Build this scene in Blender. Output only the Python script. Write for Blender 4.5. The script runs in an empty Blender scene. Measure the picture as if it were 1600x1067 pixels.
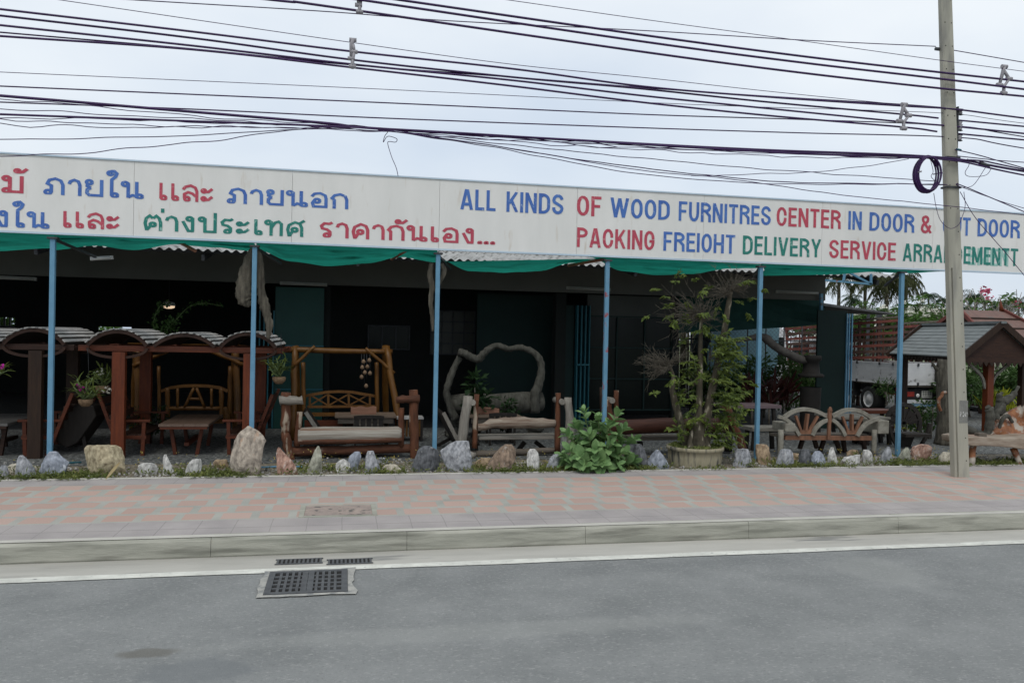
import bpy, bmesh, math, random
from mathutils import Vector, Matrix, noise
from math import radians, sin, cos, pi, sqrt
random.seed(7)
SC = bpy.context.scene
COL = SC.collection
R = radians

# ------------------------------------------------------------------ camera
F_PX, YAW, PITCH, ROLL, CAM_H = 1257.06, R(11.728), R(-0.4447), R(1.1473), 2.243
_F = Vector((sin(YAW)*cos(PITCH), cos(YAW)*cos(PITCH), sin(PITCH)))
_R = Vector((cos(YAW), -sin(YAW), 0)); _U = _R.cross(_F)
RC = _R*cos(ROLL) + _U*sin(ROLL); UC = -_R*sin(ROLL) + _U*cos(ROLL)
CAM = Vector((0, 0, CAM_H))
cd = bpy.data.cameras.new('camera'); co = bpy.data.objects.new('camera', cd); COL.objects.link(co)
cd.sensor_width = 36; cd.lens = F_PX/1600*36; cd.clip_start = .1; cd.clip_end = 3000
mw = Matrix.Identity(4)
for i in range(3):
    mw[i][0] = RC[i]; mw[i][1] = UC[i]; mw[i][2] = -_F[i]; mw[i][3] = CAM[i]
co.matrix_world = mw
SC.camera = co

# ------------------------------------------------------------------ light
SUN_EL, SUN_AZ = R(58), R(200)         # azimuth clockwise from +Y: behind the viewer, to the left
w = bpy.data.worlds.new('World'); SC.world = w; w.use_nodes = True
nt = w.node_tree; nd = nt.nodes; lk = nt.links; nd.clear()
out = nd.new('ShaderNodeOutputWorld'); bg = nd.new('ShaderNodeBackground')
sky = nd.new('ShaderNodeTexSky'); sky.sky_type = 'NISHITA'; sky.sun_disc = False
sky.sun_elevation = SUN_EL; sky.sun_rotation = SUN_AZ; sky.dust_density = 3; sky.air_density = 1.2
tc = nd.new('ShaderNodeTexCoord'); mp = nd.new('ShaderNodeMapping'); mp.inputs['Scale'].default_value = (1, 1, 2.6)
mp.inputs['Location'].default_value = (3.1, 1.7, .4)
nz = nd.new('ShaderNodeTexNoise'); nz.inputs['Scale'].default_value = 1.7; nz.inputs['Detail'].default_value = 5; nz.inputs['Roughness'].default_value = .5
rp = nd.new('ShaderNodeValToRGB'); rp.color_ramp.elements[0].position = .24; rp.color_ramp.elements[1].position = .78
rp.color_ramp.elements[0].color = (4.9, 5.75, 6.95, 1); rp.color_ramp.elements[1].color = (7.9, 8.3, 8.6, 1)
mx = nd.new('ShaderNodeMix'); mx.data_type = 'RGBA'; mx.inputs[0].default_value = .88
lk.new(tc.outputs['Generated'], mp.inputs['Vector']); lk.new(mp.outputs[0], nz.inputs['Vector']); 
sxyz = nd.new('ShaderNodeSeparateXYZ'); lk.new(tc.outputs['Generated'], sxyz.inputs[0])
mrz = nd.new('ShaderNodeMapRange'); mrz.inputs[1].default_value = .02; mrz.inputs[2].default_value = .42; mrz.inputs[3].default_value = -.16; mrz.inputs[4].default_value = .17; lk.new(sxyz.outputs[2], mrz.inputs[0])
adz = nd.new('ShaderNodeMath'); adz.operation = 'ADD'; lk.new(nz.outputs[0], adz.inputs[0]); lk.new(mrz.outputs[0], adz.inputs[1]); lk.new(adz.outputs[0], rp.inputs[0])
lk.new(sky.outputs[0], mx.inputs[6]); lk.new(rp.outputs[0], mx.inputs[7])
lk.new(mx.outputs[2], bg.inputs[0]); bg.inputs[1].default_value = .1
lk.new(bg.outputs[0], out.inputs[0])
sd = bpy.data.lights.new('sun', 'SUN'); sd.energy = 1.0; sd.angle = R(25); sd.color = (1, .98, .92)
so = bpy.data.objects.new('sun', sd); COL.objects.link(so)
_sdir = Vector((sin(SUN_AZ)*cos(SUN_EL), cos(SUN_AZ)*cos(SUN_EL), sin(SUN_EL)))
so.rotation_euler = _sdir.to_track_quat('Z', 'Y').to_euler(); so.location = (0, -20, 40)
SC.view_settings.view_transform = 'Standard'; SC.view_settings.look = 'None'
SC.view_settings.exposure = .3; SC.view_settings.gamma = 1

# ------------------------------------------------------------------ measuring: photo pixel -> place in the world
def ray(px, py):
    return _F*F_PX + RC*(px-800) - UC*(py-533.5)
def P(px, py, Y):
    d = ray(px, py); return CAM + d*(Y/d.y)
def G(px, py, z=0.0):
    d = ray(px, py); return CAM + d*((z-CAM_H)/d.z)
def mpp(px, Y):
    return Y/ray(px, 533).y

# ------------------------------------------------------------------ materials
def M(name, c1, c2=None, scale=5, rough=.8, stretch=(1, 1, 1), bump=.0, bscale=None, spot=None, spot_s=3, spot_t=.62, spot_w=.05,
      metallic=0, detail=6, spec=.3, transl=0, lo=.3, hi=.7, alpha=None):
    m = bpy.data.materials.new(name); m.use_nodes = True
    n = m.node_tree.nodes; l = m.node_tree.links; b = n['Principled BSDF']
    b.inputs['Roughness'].default_value = rough; b.inputs['Metallic'].default_value = metallic
    b.inputs['Specular IOR Level'].default_value = spec
    c2 = c2 or tuple(x*.7 for x in c1)
    tc = n.new('ShaderNodeTexCoord'); mp = n.new('ShaderNodeMapping'); mp.inputs['Scale'].default_value = stretch
    nz = n.new('ShaderNodeTexNoise'); nz.inputs['Scale'].default_value = scale; nz.inputs['Detail'].default_value = detail; nz.inputs['Roughness'].default_value = .6
    rp = n.new('ShaderNodeValToRGB'); e = rp.color_ramp.elements
    e[0].position = lo; e[1].position = hi; e[0].color = (*c2, 1); e[1].color = (*c1, 1)
    l.new(tc.outputs['Object'], mp.inputs[0]); l.new(mp.outputs[0], nz.inputs['Vector']); l.new(nz.outputs[0], rp.inputs[0])
    col = rp.outputs[0]
    if spot:
        n2 = n.new('ShaderNodeTexNoise'); n2.inputs['Scale'].default_value = spot_s; n2.inputs['Detail'].default_value = 7
        mr = n.new('ShaderNodeMapRange'); mr.inputs[1].default_value = spot_t-spot_w; mr.inputs[2].default_value = spot_t+spot_w
        mx = n.new('ShaderNodeMix'); mx.data_type = 'RGBA'; mx.inputs[7].default_value = (*spot, 1)
        l.new(mp.outputs[0], n2.inputs['Vector']); l.new(n2.outputs[0], mr.inputs[0]); l.new(mr.outputs[0], mx.inputs[0]); l.new(col, mx.inputs[6])
        col = mx.outputs[2]
    l.new(col, b.inputs['Base Color'])
    if bump:
        n3 = n.new('ShaderNodeTexNoise'); n3.inputs['Scale'].default_value = bscale or scale*2; n3.inputs['Detail'].default_value = 8
        l.new(mp.outputs[0], n3.inputs['Vector'])
        bp = n.new('ShaderNodeBump'); bp.inputs['Strength'].default_value = bump; bp.inputs['Distance'].default_value = .02
        l.new(n3.outputs[0], bp.inputs['Height']); l.new(bp.outputs[0], b.inputs['Normal'])
    if transl:
        tr = n.new('ShaderNodeBsdfTranslucent'); ms = n.new('ShaderNodeMixShader'); ms.inputs[0].default_value = transl
        l.new(col, tr.inputs[0]); o = n['Material Output']
        l.new(b.outputs[0], ms.inputs[1]); l.new(tr.outputs[0], ms.inputs[2]); l.new(ms.outputs[0], o.inputs[0])
    return m
def EM(name, c, s):
    m = bpy.data.materials.new(name); m.use_nodes = True; b = m.node_tree.nodes['Principled BSDF']
    b.inputs['Base Color'].default_value = (*c, 1); b.inputs['Emission Color'].default_value = (*c, 1); b.inputs['Emission Strength'].default_value = s
    return m

m_asphalt = None
m_gutter = M('gutter_concrete', (.445, .43, .39), (.32, .31, .28), scale=1.3, stretch=(.4, 2, 1), bump=.2, bscale=30, spot=(.20, .2, .19), spot_s=2.2, spot_t=.66)
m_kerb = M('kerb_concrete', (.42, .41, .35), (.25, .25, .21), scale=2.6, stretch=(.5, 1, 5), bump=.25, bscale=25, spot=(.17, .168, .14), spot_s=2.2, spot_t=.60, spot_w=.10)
m_kerbtop = M('kerb_top_concrete', (.52, .5, .45), (.38, .37, .33), scale=2.5, stretch=(.6, 1, 1), bump=.2, bscale=30)
m_paint = M('road_paint', (.66, .66, .60), (.46, .46, .42), scale=5, rough=.8, spot=(.25, .25, .24), spot_s=14, spot_t=.68, spot_w=.05)
m_soil = M('soil', (.20, .17, .12), (.10, .085, .06), scale=3, bump=.8, bscale=25, spot=(.33, .30, .25), spot_s=14, spot_t=.6)
m_gravel = M('gravel', (.20, .205, .195), (.035, .037, .036), scale=13, bump=1.0, bscale=22, detail=4, spot=(.36, .36, .35), spot_s=19, spot_t=.63, spot_w=.03, lo=.38, hi=.66)
m_land = M('land', (.12, .14, .06), (.07, .09, .04), scale=.4, bump=.3)
m_sign = M('sign_sheet', (.78, .775, .75), (.71, .71, .685), scale=1.0, rough=.55, stretch=(2.5, 1, .5), spot=(.60, .55, .48), spot_s=3.2, spot_t=.70, spot_w=.08)
m_trim = M('sign_trim', (.55, .66, .75), (.44, .56, .67), scale=2, rough=.5)
m_red = M('letter_red', (.53, .085, .12), (.42, .06, .10), scale=5, rough=.6, spot=(.6, .3, .3), spot_s=18, spot_t=.68)
m_blue = M('letter_blue', (.085, .20, .52), (.05, .12, .40), scale=4, rough=.6, spot=(.3, .4, .58), spot_s=18, spot_t=.68)
m_green = M('letter_green', (.03, .235, .185), (.02, .18, .16), scale=5, rough=.6, spot=(.25, .45, .4), spot_s=16, spot_t=.66)
m_post = M('blue_paint', (.145, .31, .44), (.105, .245, .37), scale=4, rough=.5, spot=(.33, .13, .12), spot_s=6, spot_t=.69, spot_w=.03)
m_postrust = M('blue_paint_rusting', (.145, .31, .44), (.105, .245, .37), scale=4, rough=.5, spot=(.30, .08, .09), spot_s=6, spot_t=.60, spot_w=.03)
m_steel = M('dark_steel', (.06, .065, .07), (.03, .03, .035), scale=8, rough=.6)
m_rustpipe = M('rusty_pipe', (.32, .15, .09), (.18, .08, .05), scale=6, rough=.7)
m_net = M('shade_net', (.018, .30, .22), (.010, .155, .11), scale=3, rough=.8, stretch=(.3, 1, 3), bump=.15, bscale=12, transl=.5)
m_dnet = M('dark_shade_net', (.012, .05, .042), (.008, .035, .03), scale=3, rough=.9)
m_roof = M('fibre_cement', (.42, .42, .41), (.26, .26, .255), scale=2.5, rough=.9, bump=.2, spot=(.16, .16, .15), spot_s=4, spot_t=.6)
m_lintel = M('lintel_board', (.105, .106, .094), (.08, .081, .072), scale=.8, rough=.8)
m_transom = M('transom_board', (.06, .063, .057), (.045, .047, .043), scale=1)
m_dgreen = M('green_door_paint', (.009, .058, .048), (.006, .042, .036), scale=1.5, rough=.5)
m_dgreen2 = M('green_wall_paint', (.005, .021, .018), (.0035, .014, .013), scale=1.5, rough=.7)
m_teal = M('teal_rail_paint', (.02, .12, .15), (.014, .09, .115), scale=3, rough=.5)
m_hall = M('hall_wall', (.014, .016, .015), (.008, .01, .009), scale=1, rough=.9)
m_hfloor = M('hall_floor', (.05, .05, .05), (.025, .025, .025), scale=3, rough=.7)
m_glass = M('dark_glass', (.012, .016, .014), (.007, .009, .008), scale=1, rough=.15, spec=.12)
m_gglass = M('frosted_glass', (.075, .078, .066), (.05, .052, .045), scale=2, rough=.4)
m_white = M('white_plastic', (.75, .75, .73), (.68, .68, .66), scale=4, rough=.4)
m_conc = M('pole_concrete', (.40, .385, .32), (.29, .28, .235), scale=1.6, rough=.9, stretch=(2, 2, .35), bump=.25, bscale=30, spot=(.20, .195, .18), spot_s=1.4, spot_t=.63, spot_w=.06)
m_hole = M('dark_hole', (.02, .018, .016), (.012, .012, .012), scale=5)
m_cable = M('cable_sheath', (.045, .014, .085), (.028, .01, .055), scale=3, rough=.5)
m_insul = M('grey_insulator', (.36, .34, .36), (.26, .25, .27), scale=9, rough=.5)
m_iron = M('cast_iron', (.10, .105, .11), (.06, .062, .066), scale=9, rough=.6, bump=.2)

# paving: red square blocks with grey fillers in a shifted bond
def paving():
    m = bpy.data.materials.new('paving_blocks'); m.use_nodes = True
    n = m.node_tree.nodes; l = m.node_tree.links; b = n['Principled BSDF']; b.inputs['Roughness'].default_value = .85; b.inputs['Specular IOR Level'].default_value = .25
    def mt(op, a, c=None, d=None):
        k = n.new('ShaderNodeMath'); k.operation = op
        for i, v in enumerate((a, c, d)):
            if v is None: continue
            if isinstance(v, (int, float)): k.inputs[i].default_value = v
            else: l.new(v, k.inputs[i])
        return k.outputs[0]
    tc = n.new('ShaderNodeTexCoord'); sp = n.new('ShaderNodeSeparateXYZ'); l.new(tc.outputs['Object'], sp.inputs[0])
    X, Y = sp.outputs[0], sp.outputs[1]
    PX_, PY_ = .436, .40
    wob = n.new('ShaderNodeTexNoise'); wob.inputs['Scale'].default_value = 1.1; l.new(tc.outputs['Object'], wob.inputs['Vector'])
    Xw = mt('ADD', X, mt('MULTIPLY', mt('SUBTRACT', wob.outputs[0], .5), .03))
    Yw = mt('ADD', Y, mt('MULTIPLY', mt('SUBTRACT', wob.outputs[0], .5), .03))
    ry = mt('DIVIDE', Yw, PY_); row = mt('FLOOR', ry); fy = mt('FRACT', ry)
    rx = mt('ADD', mt('DIVIDE', Xw, PX_), mt('MULTIPLY', row, -.27)); ci = mt('FLOOR', rx); fx = mt('FRACT', rx)
    def smooth(v, a, c):
        k = n.new('ShaderNodeMapRange'); k.inputs[1].default_value = a; k.inputs[2].default_value = c; l.new(v, k.inputs[0]); return k.outputs[0]
    rxm = mt('MULTIPLY', smooth(fx, 0, .02), smooth(fx, .80, .775))
    rym = mt('MULTIPLY', smooth(fy, 0, .03), smooth(fy, .83, .79))
    red = mt('MULTIPLY', rxm, rym)
    band = mt('MULTIPLY', mt('GREATER_THAN', Y, 9.95), mt('LESS_THAN', Y, 12.36))
    red = mt('MULTIPLY', red, band)
    cv = n.new('ShaderNodeCombineXYZ'); l.new(ci, cv.inputs[0]); l.new(row, cv.inputs[1])
    wn = n.new('ShaderNodeTexWhiteNoise'); wn.noise_dimensions = '2D'; l.new(cv.outputs[0], wn.inputs['Vector'])
    rr = n.new('ShaderNodeValToRGB'); e = rr.color_ramp.elements; e[0].color = (.385, .265, .222, 1); e[1].color = (.45, .32, .272, 1); l.new(wn.outputs[0], rr.inputs[0])
    # border blocks: purplish grey with fine joints
    bx = mt('FRACT', mt('DIVIDE', Xw, .40)); by = mt('FRACT', mt('DIVIDE', mt('SUBTRACT', Yw, 9.14), .405))
    jn = mt('MAXIMUM', mt('LESS_THAN', bx, .025), mt('LESS_THAN', by, .05))
    gn = n.new('ShaderNodeTexNoise'); gn.inputs['Scale'].default_value = 2; gn.inputs['Detail'].default_value = 8; l.new(tc.outputs['Object'], gn.inputs['Vector'])
    bo = n.new('ShaderNodeValToRGB'); e = bo.color_ramp.elements; e[0].position = .3; e[1].position = .7; e[0].color = (.28, .258, .255, 1); e[1].color = (.375, .345, .335, 1); l.new(gn.outputs[0], bo.inputs[0])
    gr = n.new('ShaderNodeValToRGB'); e = gr.color_ramp.elements; e[0].position = .3; e[1].position = .7; e[0].color = (.29, .295, .265, 1); e[1].color = (.385, .385, .345, 1); l.new(gn.outputs[0], gr.inputs[0])
    def mix(f, a, c):
        k = n.new('ShaderNodeMix'); k.data_type = 'RGBA'
        if isinstance(f, float): k.inputs[0].default_value = f
        else: l.new(f, k.inputs[0])
        l.new(a, k.inputs[6])
        if isinstance(c, tuple): k.inputs[7].default_value = (*c, 1)
        else: l.new(c, k.inputs[7])
        return k.outputs[2]
    bj = mix(mt('MULTIPLY', jn, .55), bo.outputs[0], (.16, .15, .15))
    base = mix(band, bj, gr.outputs[0]); base = mix(red, base, rr.outputs[0])
    d2 = n.new('ShaderNodeTexNoise'); d2.inputs['Scale'].default_value = .7; d2.inputs['Detail'].default_value = 9; d2.inputs['Roughness'].default_value = .7; l.new(tc.outputs['Object'], d2.inputs['Vector'])
    dirt = mt('MULTIPLY', smooth(d2.outputs[0], .42, .75), .4)
    base = mix(dirt, base, (.36, .33, .305))
    d3 = n.new('ShaderNodeTexNoise'); d3.inputs['Scale'].default_value = 60; d3.inputs['Detail'].default_value = 3; l.new(tc.outputs['Object'], d3.inputs['Vector'])
    base = mix(mt('MULTIPLY', smooth(d3.outputs[0], .5, .8), .3), base, (.2, .18, .17))
    l.new(base, b.inputs['Base Color'])
    hb = mt('ADD', mt('MULTIPLY', red, .5), mt('MULTIPLY', d3.outputs[0], .5))
    bp = n.new('ShaderNodeBump'); bp.inputs['Strength'].default_value = .25; bp.inputs['Distance'].default_value = .01; l.new(hb, bp.inputs['Height']); l.new(bp.outputs[0], b.inputs['Normal'])
    return m
m_paving = paving()
def asphalt():
    m = bpy.data.materials.new('asphalt'); m.use_nodes = True; n = m.node_tree.nodes; l = m.node_tree.links; b = n['Principled BSDF']
    b.inputs['Roughness'].default_value = .88; b.inputs['Specular IOR Level'].default_value = .25
    tc = n.new('ShaderNodeTexCoord')
    def nz(sc, st, det=6):
        mp = n.new('ShaderNodeMapping'); mp.inputs['Scale'].default_value = st; t = n.new('ShaderNodeTexNoise'); t.inputs['Scale'].default_value = sc; t.inputs['Detail'].default_value = det; t.inputs['Roughness'].default_value = .62
        l.new(tc.outputs['Object'], mp.inputs[0]); l.new(mp.outputs[0], t.inputs['Vector']); return t.outputs[0]
    def rng(v, a, c, lo=0, hi=1):
        k = n.new('ShaderNodeMapRange'); k.interpolation_type = 'SMOOTHSTEP'; k.inputs[1].default_value = a; k.inputs[2].default_value = c; k.inputs[3].default_value = lo; k.inputs[4].default_value = hi; l.new(v, k.inputs[0]); return k.outputs[0]
    def mix(f, a, c):
        k = n.new('ShaderNodeMix'); k.data_type = 'RGBA'; l.new(f, k.inputs[0])
        for i, v in ((6, a), (7, c)):
            if isinstance(v, tuple): k.inputs[i].default_value = (*v, 1)
            else: l.new(v, k.inputs[i])
        return k.outputs[2]
    col = mix(rng(nz(1.6, (1, 1, 1), 12), .22, .78), (.165, .172, .170), (.228, .234, .230))
    col = mix(rng(nz(.8, (.05, 1.6, 1), 5), .45, .8, 0, .25), col, (.285, .29, .282))          # polished wheel lanes
    col = mix(rng(nz(.7, (.07, 1.3, 3), 4), .52, .82, 0, .35), col, (.12, .128, .13))          # oil darkened lanes
    col = mix(rng(nz(44, (.6, 1, 1), 5), .52, .72, 0, .62), col, (.34, .34, .325))
    col = mix(rng(nz(52, (.6, 1, 2), 5), .54, .74, 0, .6), col, (.095, .10, .102))
    wv = n.new('ShaderNodeTexNoise'); wv.inputs['Scale'].default_value = 5; wv.inputs['Detail'].default_value = 6; l.new(tc.outputs['Object'], wv.inputs['Vector'])
    for px, py, rx, ry, c, k in ((228, 1020, .22, .10, (.125, .12, .105), .75), (310, 1048, .42, .26, (.14, .15, .155), .6), (760, 985, 2.2, .2, (.30, .305, .29), .3), (1370, 890, .5, .6, (.29, .295, .28), .35)):
        p = G(px, py, RZ); mp = n.new('ShaderNodeMapping'); mp.inputs['Location'].default_value = (-p.x/rx, -p.y/ry, 0); mp.inputs['Scale'].default_value = (1/rx, 1/ry, 0); l.new(tc.outputs['Object'], mp.inputs[0])
        ln = n.new('ShaderNodeVectorMath'); ln.operation = 'LENGTH'; l.new(mp.outputs[0], ln.inputs[0])
        ad = n.new('ShaderNodeMath'); ad.operation = 'ADD'; l.new(ln.outputs['Value'], ad.inputs[0]); sb = n.new('ShaderNodeMath'); sb.operation = 'MULTIPLY'; sb.inputs[1].default_value = 1.1; l.new(wv.outputs[0], sb.inputs[0]); l.new(sb.outputs[0], ad.inputs[1])
        col = mix(rng(ad.outputs[0], 1.15, 1.75, k, 0), col, c)
    l.new(col, b.inputs['Base Color']); bp = n.new('ShaderNodeBump'); bp.inputs['Strength'].default_value = .6; bp.inputs['Distance'].default_value = .012; l.new(nz(70, (1, 1, 1), 3), bp.inputs['Height']); l.new(bp.outputs[0], b.inputs['Normal'])
    return m
RZ = -.213; KY = 9.10
m_asphalt = asphalt()

# ------------------------------------------------------------------ building meshes
class MB:
    def __init__(s, org=(0, 0, 0)):
        s.o = Vector(org); s.v = []; s.f = []; s.sm = []
    def add(s, vs, fs, smooth=False):
        b = len(s.v); s.v += [Vector(v) for v in vs]; s.f += [tuple(i+b for i in f) for f in fs]; s.sm += [smooth]*len(fs)
    def box(s, c, d, rot=None):
        c = Vector(c); x, y, z = d[0]/2, d[1]/2, d[2]/2
        vs = [Vector((i*x, j*y, k*z)) for i in (-1, 1) for j in (-1, 1) for k in (-1, 1)]
        if rot is not None: vs = [rot @ v for v in vs]
        s.add([c+v for v in vs], [(0, 1, 3, 2), (4, 6, 7, 5), (0, 4, 5, 1), (2, 3, 7, 6), (0, 2, 6, 4), (1, 5, 7, 3)])
    def beam(s, a, b, wd, h, up=(0, 0, 1)):
        a = Vector(a); b = Vector(b); d = (b-a); L = d.length; d.normalize(); up = Vector(up)
        if abs(d.dot(up)) > .98: up = Vector((0, 1, 0)) if abs(d.y) < .9 else Vector((1, 0, 0))
        sx = d.cross(up).normalized(); uz = sx.cross(d).normalized()
        rot = Matrix((sx, d, uz)).transposed()
        s.box((a+b)/2, (wd, L, h), rot)
    def tube(s, pts, r, n=8, cap=True, smooth=True, jit=0, flat=1.0):
        pts = [Vector(p) for p in pts]; N = len(pts)
        rs = r if isinstance(r, (list, tuple)) else [r]*N
        t0 = (pts[1]-pts[0]).normalized(); ref = Vector((0, 0, 1)) if abs(t0.z) < .9 else Vector((0, 1, 0))
        nx = t0.cross(ref).normalized(); vs = []
        for i, p in enumerate(pts):
            t = (pts[min(i+1, N-1)]-pts[max(i-1, 0)]).normalized()
            nx = (nx-t*nx.dot(t)).normalized(); ny = t.cross(nx)
            for k in range(n):
                a = 2*pi*k/n; rr = rs[i]*(1+(random.uniform(-jit, jit) if jit else 0))
                vs.append(p+nx*cos(a)*rr+ny*sin(a)*rr*flat)
        fs = [(i*n+k, i*n+(k+1) % n, (i+1)*n+(k+1) % n, (i+1)*n+k) for i in range(N-1) for k in range(n)]
        s.add(vs, fs, smooth)
        if cap:
            b = len(s.v)-len(vs)
            s.f += [tuple(b+k for k in range(n))[::-1], tuple(b+(N-1)*n+k for k in range(n))]; s.sm += [False, False]
    def log(s, a, b, r0, r1=None, n=10, seg=7, wob=.06, jit=.10):
        a = Vector(a); b = Vector(b); r1 = r0 if r1 is None else r1
        pts = []; rs = []
        for i in range(seg+1):
            t = i/seg; o = Vector([random.uniform(-1, 1) for _ in range(3)])*r0*wob*2 if 0 < i < seg else Vector()
            pts.append(a.lerp(b, t)+o); rs.append((r0+(r1-r0)*t)*random.uniform(1-jit*.6, 1+jit*.6))
        s.tube(pts, rs, n=n, jit=jit*.5)
    def lathe(s, prof, c, n=24, smooth=True):
        c = Vector(c); vs = [c+Vector((r*cos(2*pi*k/n), r*sin(2*pi*k/n), z)) for r, z in prof for k in range(n)]
        fs = [(i*n+k, i*n+(k+1) % n, (i+1)*n+(k+1) % n, (i+1)*n+k) for i in range(len(prof)-1) for k in range(n)]
        s.add(vs, fs, smooth)
    def prism(s, poly, thick, ax=None):
        """closed outline of 3-D points, thickened along ax"""
        ax = Vector(ax or (0, 1, 0))*thick; poly = [Vector(p) for p in poly]; n = len(poly)
        s.add(poly+[p+ax for p in poly], [tuple(range(n)), tuple(range(2*n-1, n-1, -1))]+[(i, i+n, (i+1) % n+n, (i+1) % n) for i in range(n)])
    def strip(s, pts, wd, dep, ax=(0, 1, 0)):
        """bent bar: rectangular section swept along a line that lies in the plane across ax"""
        pts = [Vector(p) for p in pts]; ax = Vector(ax).normalized(); N = len(pts); vs = []
        for i, p in enumerate(pts):
            t = (pts[min(i+1, N-1)]-pts[max(i-1, 0)]).normalized(); nn = t.cross(ax).normalized()
            for a, b in ((-.5, -.5), (.5, -.5), (.5, .5), (-.5, .5)): vs.append(p+nn*wd*a+ax*dep*b)
        fs = [(i*4+k, i*4+(k+1) % 4, (i+1)*4+(k+1) % 4, (i+1)*4+k) for i in range(N-1) for k in range(4)]
        fs += [(3, 2, 1, 0), tuple((N-1)*4+k for k in range(4))]
        s.add(vs, fs)
    def leaf(s, p, d, nrm, L, W, droop=0.0, seg=1):
        p = Vector(p); d = Vector(d).normalized(); nrm = Vector(nrm); sd = d.cross(nrm)
        if sd.length < 1e-4: sd = d.cross(Vector((1, .3, .2)))
        sd.normalize(); nrm = sd.cross(d).normalized()
        if seg == 1:
            m = p+d*L*.5-nrm*droop*L*.3
            s.add([p, m+sd*W/2+nrm*W*.12, p+d*L-nrm*droop*L, m-sd*W/2+nrm*W*.12], [(0, 1, 2), (0, 2, 3)], False)
        else:
            mid = []; lf = []; rt = []
            for t, ww in ((0, .12), (.25, .7), (.55, 1.0), (.82, .72), (1, .08)):
                c = p+d*L*t-nrm*droop*L*t*t; mid.append(c); lf.append(c+sd*W/2*ww+nrm*W*.13*ww); rt.append(c-sd*W/2*ww+nrm*W*.13*ww)
            vs = lf+mid+rt; fs = []
            for i in range(4): fs += [(i, i+1, i+6, i+5), (i+5, i+6, i+11, i+10)]
            s.add(vs, fs, True)
    def build(s, name, mat, parent=None, bevel=0, org=None):
        me = bpy.data.meshes.new(name); o = s.o if org is None else Vector(org)
        me.from_pydata([v-o for v in s.v], [], s.f); me.polygons.foreach_set('use_smooth', s.sm)
        bm = bmesh.new(); bm.from_mesh(me)
        if bevel: bmesh.ops.bevel(bm, geom=[e for e in bm.edges if len(e.link_faces) == 2 and e.calc_face_angle(0) > .5], offset=bevel, segments=2, affect='EDGES', profile=.6)
        if len(bm.faces) < 60000 and mat.name not in NOFIX: bmesh.ops.recalc_face_normals(bm, faces=bm.faces[:])
        bm.to_mesh(me); bm.free()
        me.materials.append(mat); ob = bpy.data.objects.new(name, me); COL.objects.link(ob)
        if parent is not None: ob.parent = parent
        else: ob.location = o
        return ob
NOFIX = set()
def tag(o, label=None, cat=None, group=None, kind=None):
    if label: o['label'] = label
    if cat: o['category'] = cat
    if group: o['group'] = group
    if kind: o['kind'] = kind
    return o
def thing(name, label, cat, loc=(0, 0, 0), group=None, rz=0):
    o = bpy.data.objects.new(name, None); COL.objects.link(o); o.empty_display_size = .2
    o.location = loc; o.rotation_euler = (0, 0, rz); return tag(o, label, cat, group)
def kids(o): return [c for c in COL.objects if c.parent is o]
def copy_tree(o, parent=None):
    c = o.copy(); COL.objects.link(c); c.parent = parent
    for ch in kids(o): copy_tree(ch, c)
    return c
def catmull(pts, k=8):
    pts = [Vector(p) for p in pts]; q = [pts[0]*2-pts[1]]+pts+[pts[-1]*2-pts[-2]]; o = []
    for i in range(1, len(q)-2):
        for j in range(k):
            t = j/k; a, b, c, d = q[i-1:i+3]
            o.append(.5*((2*b)+(c-a)*t+(2*a-5*b+4*c-d)*t*t+(3*b-a-3*c+d)*t**3))
    o.append(pts[-1]); return o

# ------------------------------------------------------------------ the setting
RZ = -.213; KY = 9.10
def sheet(name, x0, x1, y0, y1, z, mat, nx=1, ny=1):
    b = MB(); vs = [(x0+(x1-x0)*i/nx, y0+(y1-y0)*j/ny, z) for j in range(ny+1) for i in range(nx+1)]
    b.add(vs, [(j*(nx+1)+i, j*(nx+1)+i+1, (j+1)*(nx+1)+i+1, (j+1)*(nx+1)+i) for j in range(ny) for i in range(nx)])
    return tag(b.build(name, mat), kind='structure')
sheet('ground', -400, 400, 9.25, 900, -.03, m_land)
sheet('far_side_ground', -400, 400, -400, -7, RZ-.02, m_land)
sheet('road', -120, 160, -7.2, 9.2, RZ, m_asphalt)
sheet('gutter', -120, 160, 8.60, 9.16, RZ+.004, m_gutter)
def edge_line():
    b = MB(); xs = [-60+i*.2 for i in range(600)]; vs = []
    for x in xs:
        o = noise.noise((x*.9, 0, 0))*.018+noise.noise((x*5, 3, 0))*.004; q = noise.noise((x*1.3, 9, 0))*.018
        vs += [(x, 8.44+o, RZ+.008), (x, 8.59+q, RZ+.008)]
    b.add(vs, [(2*i, 2*i+2, 2*i+3, 2*i+1) for i in range(len(xs)-1)])
    tag(b.build('road_marking', m_paint), kind='structure')
edge_line()
def kerb():
    b = MB(); x = -29.45; random.seed(3)
    L = 2.13
    sx = [G(331, 838, 0).x, G(636, 831, 0).x]
    L = sx[1]-sx[0]; x = sx[0]-L*20
    for i in range(46):
        dy = random.uniform(-.006, .006); dz = random.uniform(-.004, .004)
        x0, x1 = x+.002, x+L-.002
        prof = [(KY+.03, RZ-.05), (KY, RZ+.02), (KY+.006+dy, -.03+dz), (KY+.022+dy, dz), (KY+.19, .001+dz), (KY+.19, RZ-.05)]
        vs = [(xx, yy, zz) for xx in (x0, x1) for yy, zz in prof]; n = len(prof)
        b.add(vs, [(i, i+1, i+1+n, i+n) for i in range(n-1)]+[tuple(range(n))[::-1], tuple(range(n, 2*n))])
        x += L
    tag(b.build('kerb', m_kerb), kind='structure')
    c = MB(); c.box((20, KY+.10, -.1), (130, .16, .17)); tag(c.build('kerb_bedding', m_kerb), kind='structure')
kerb()
sheet('kerb_top', -60, 80, KY+.035, KY+.15, .0055, m_kerbtop)
sheet('pavement', -60, 80, KY+.165, 12.86, 0, m_paving)
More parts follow.
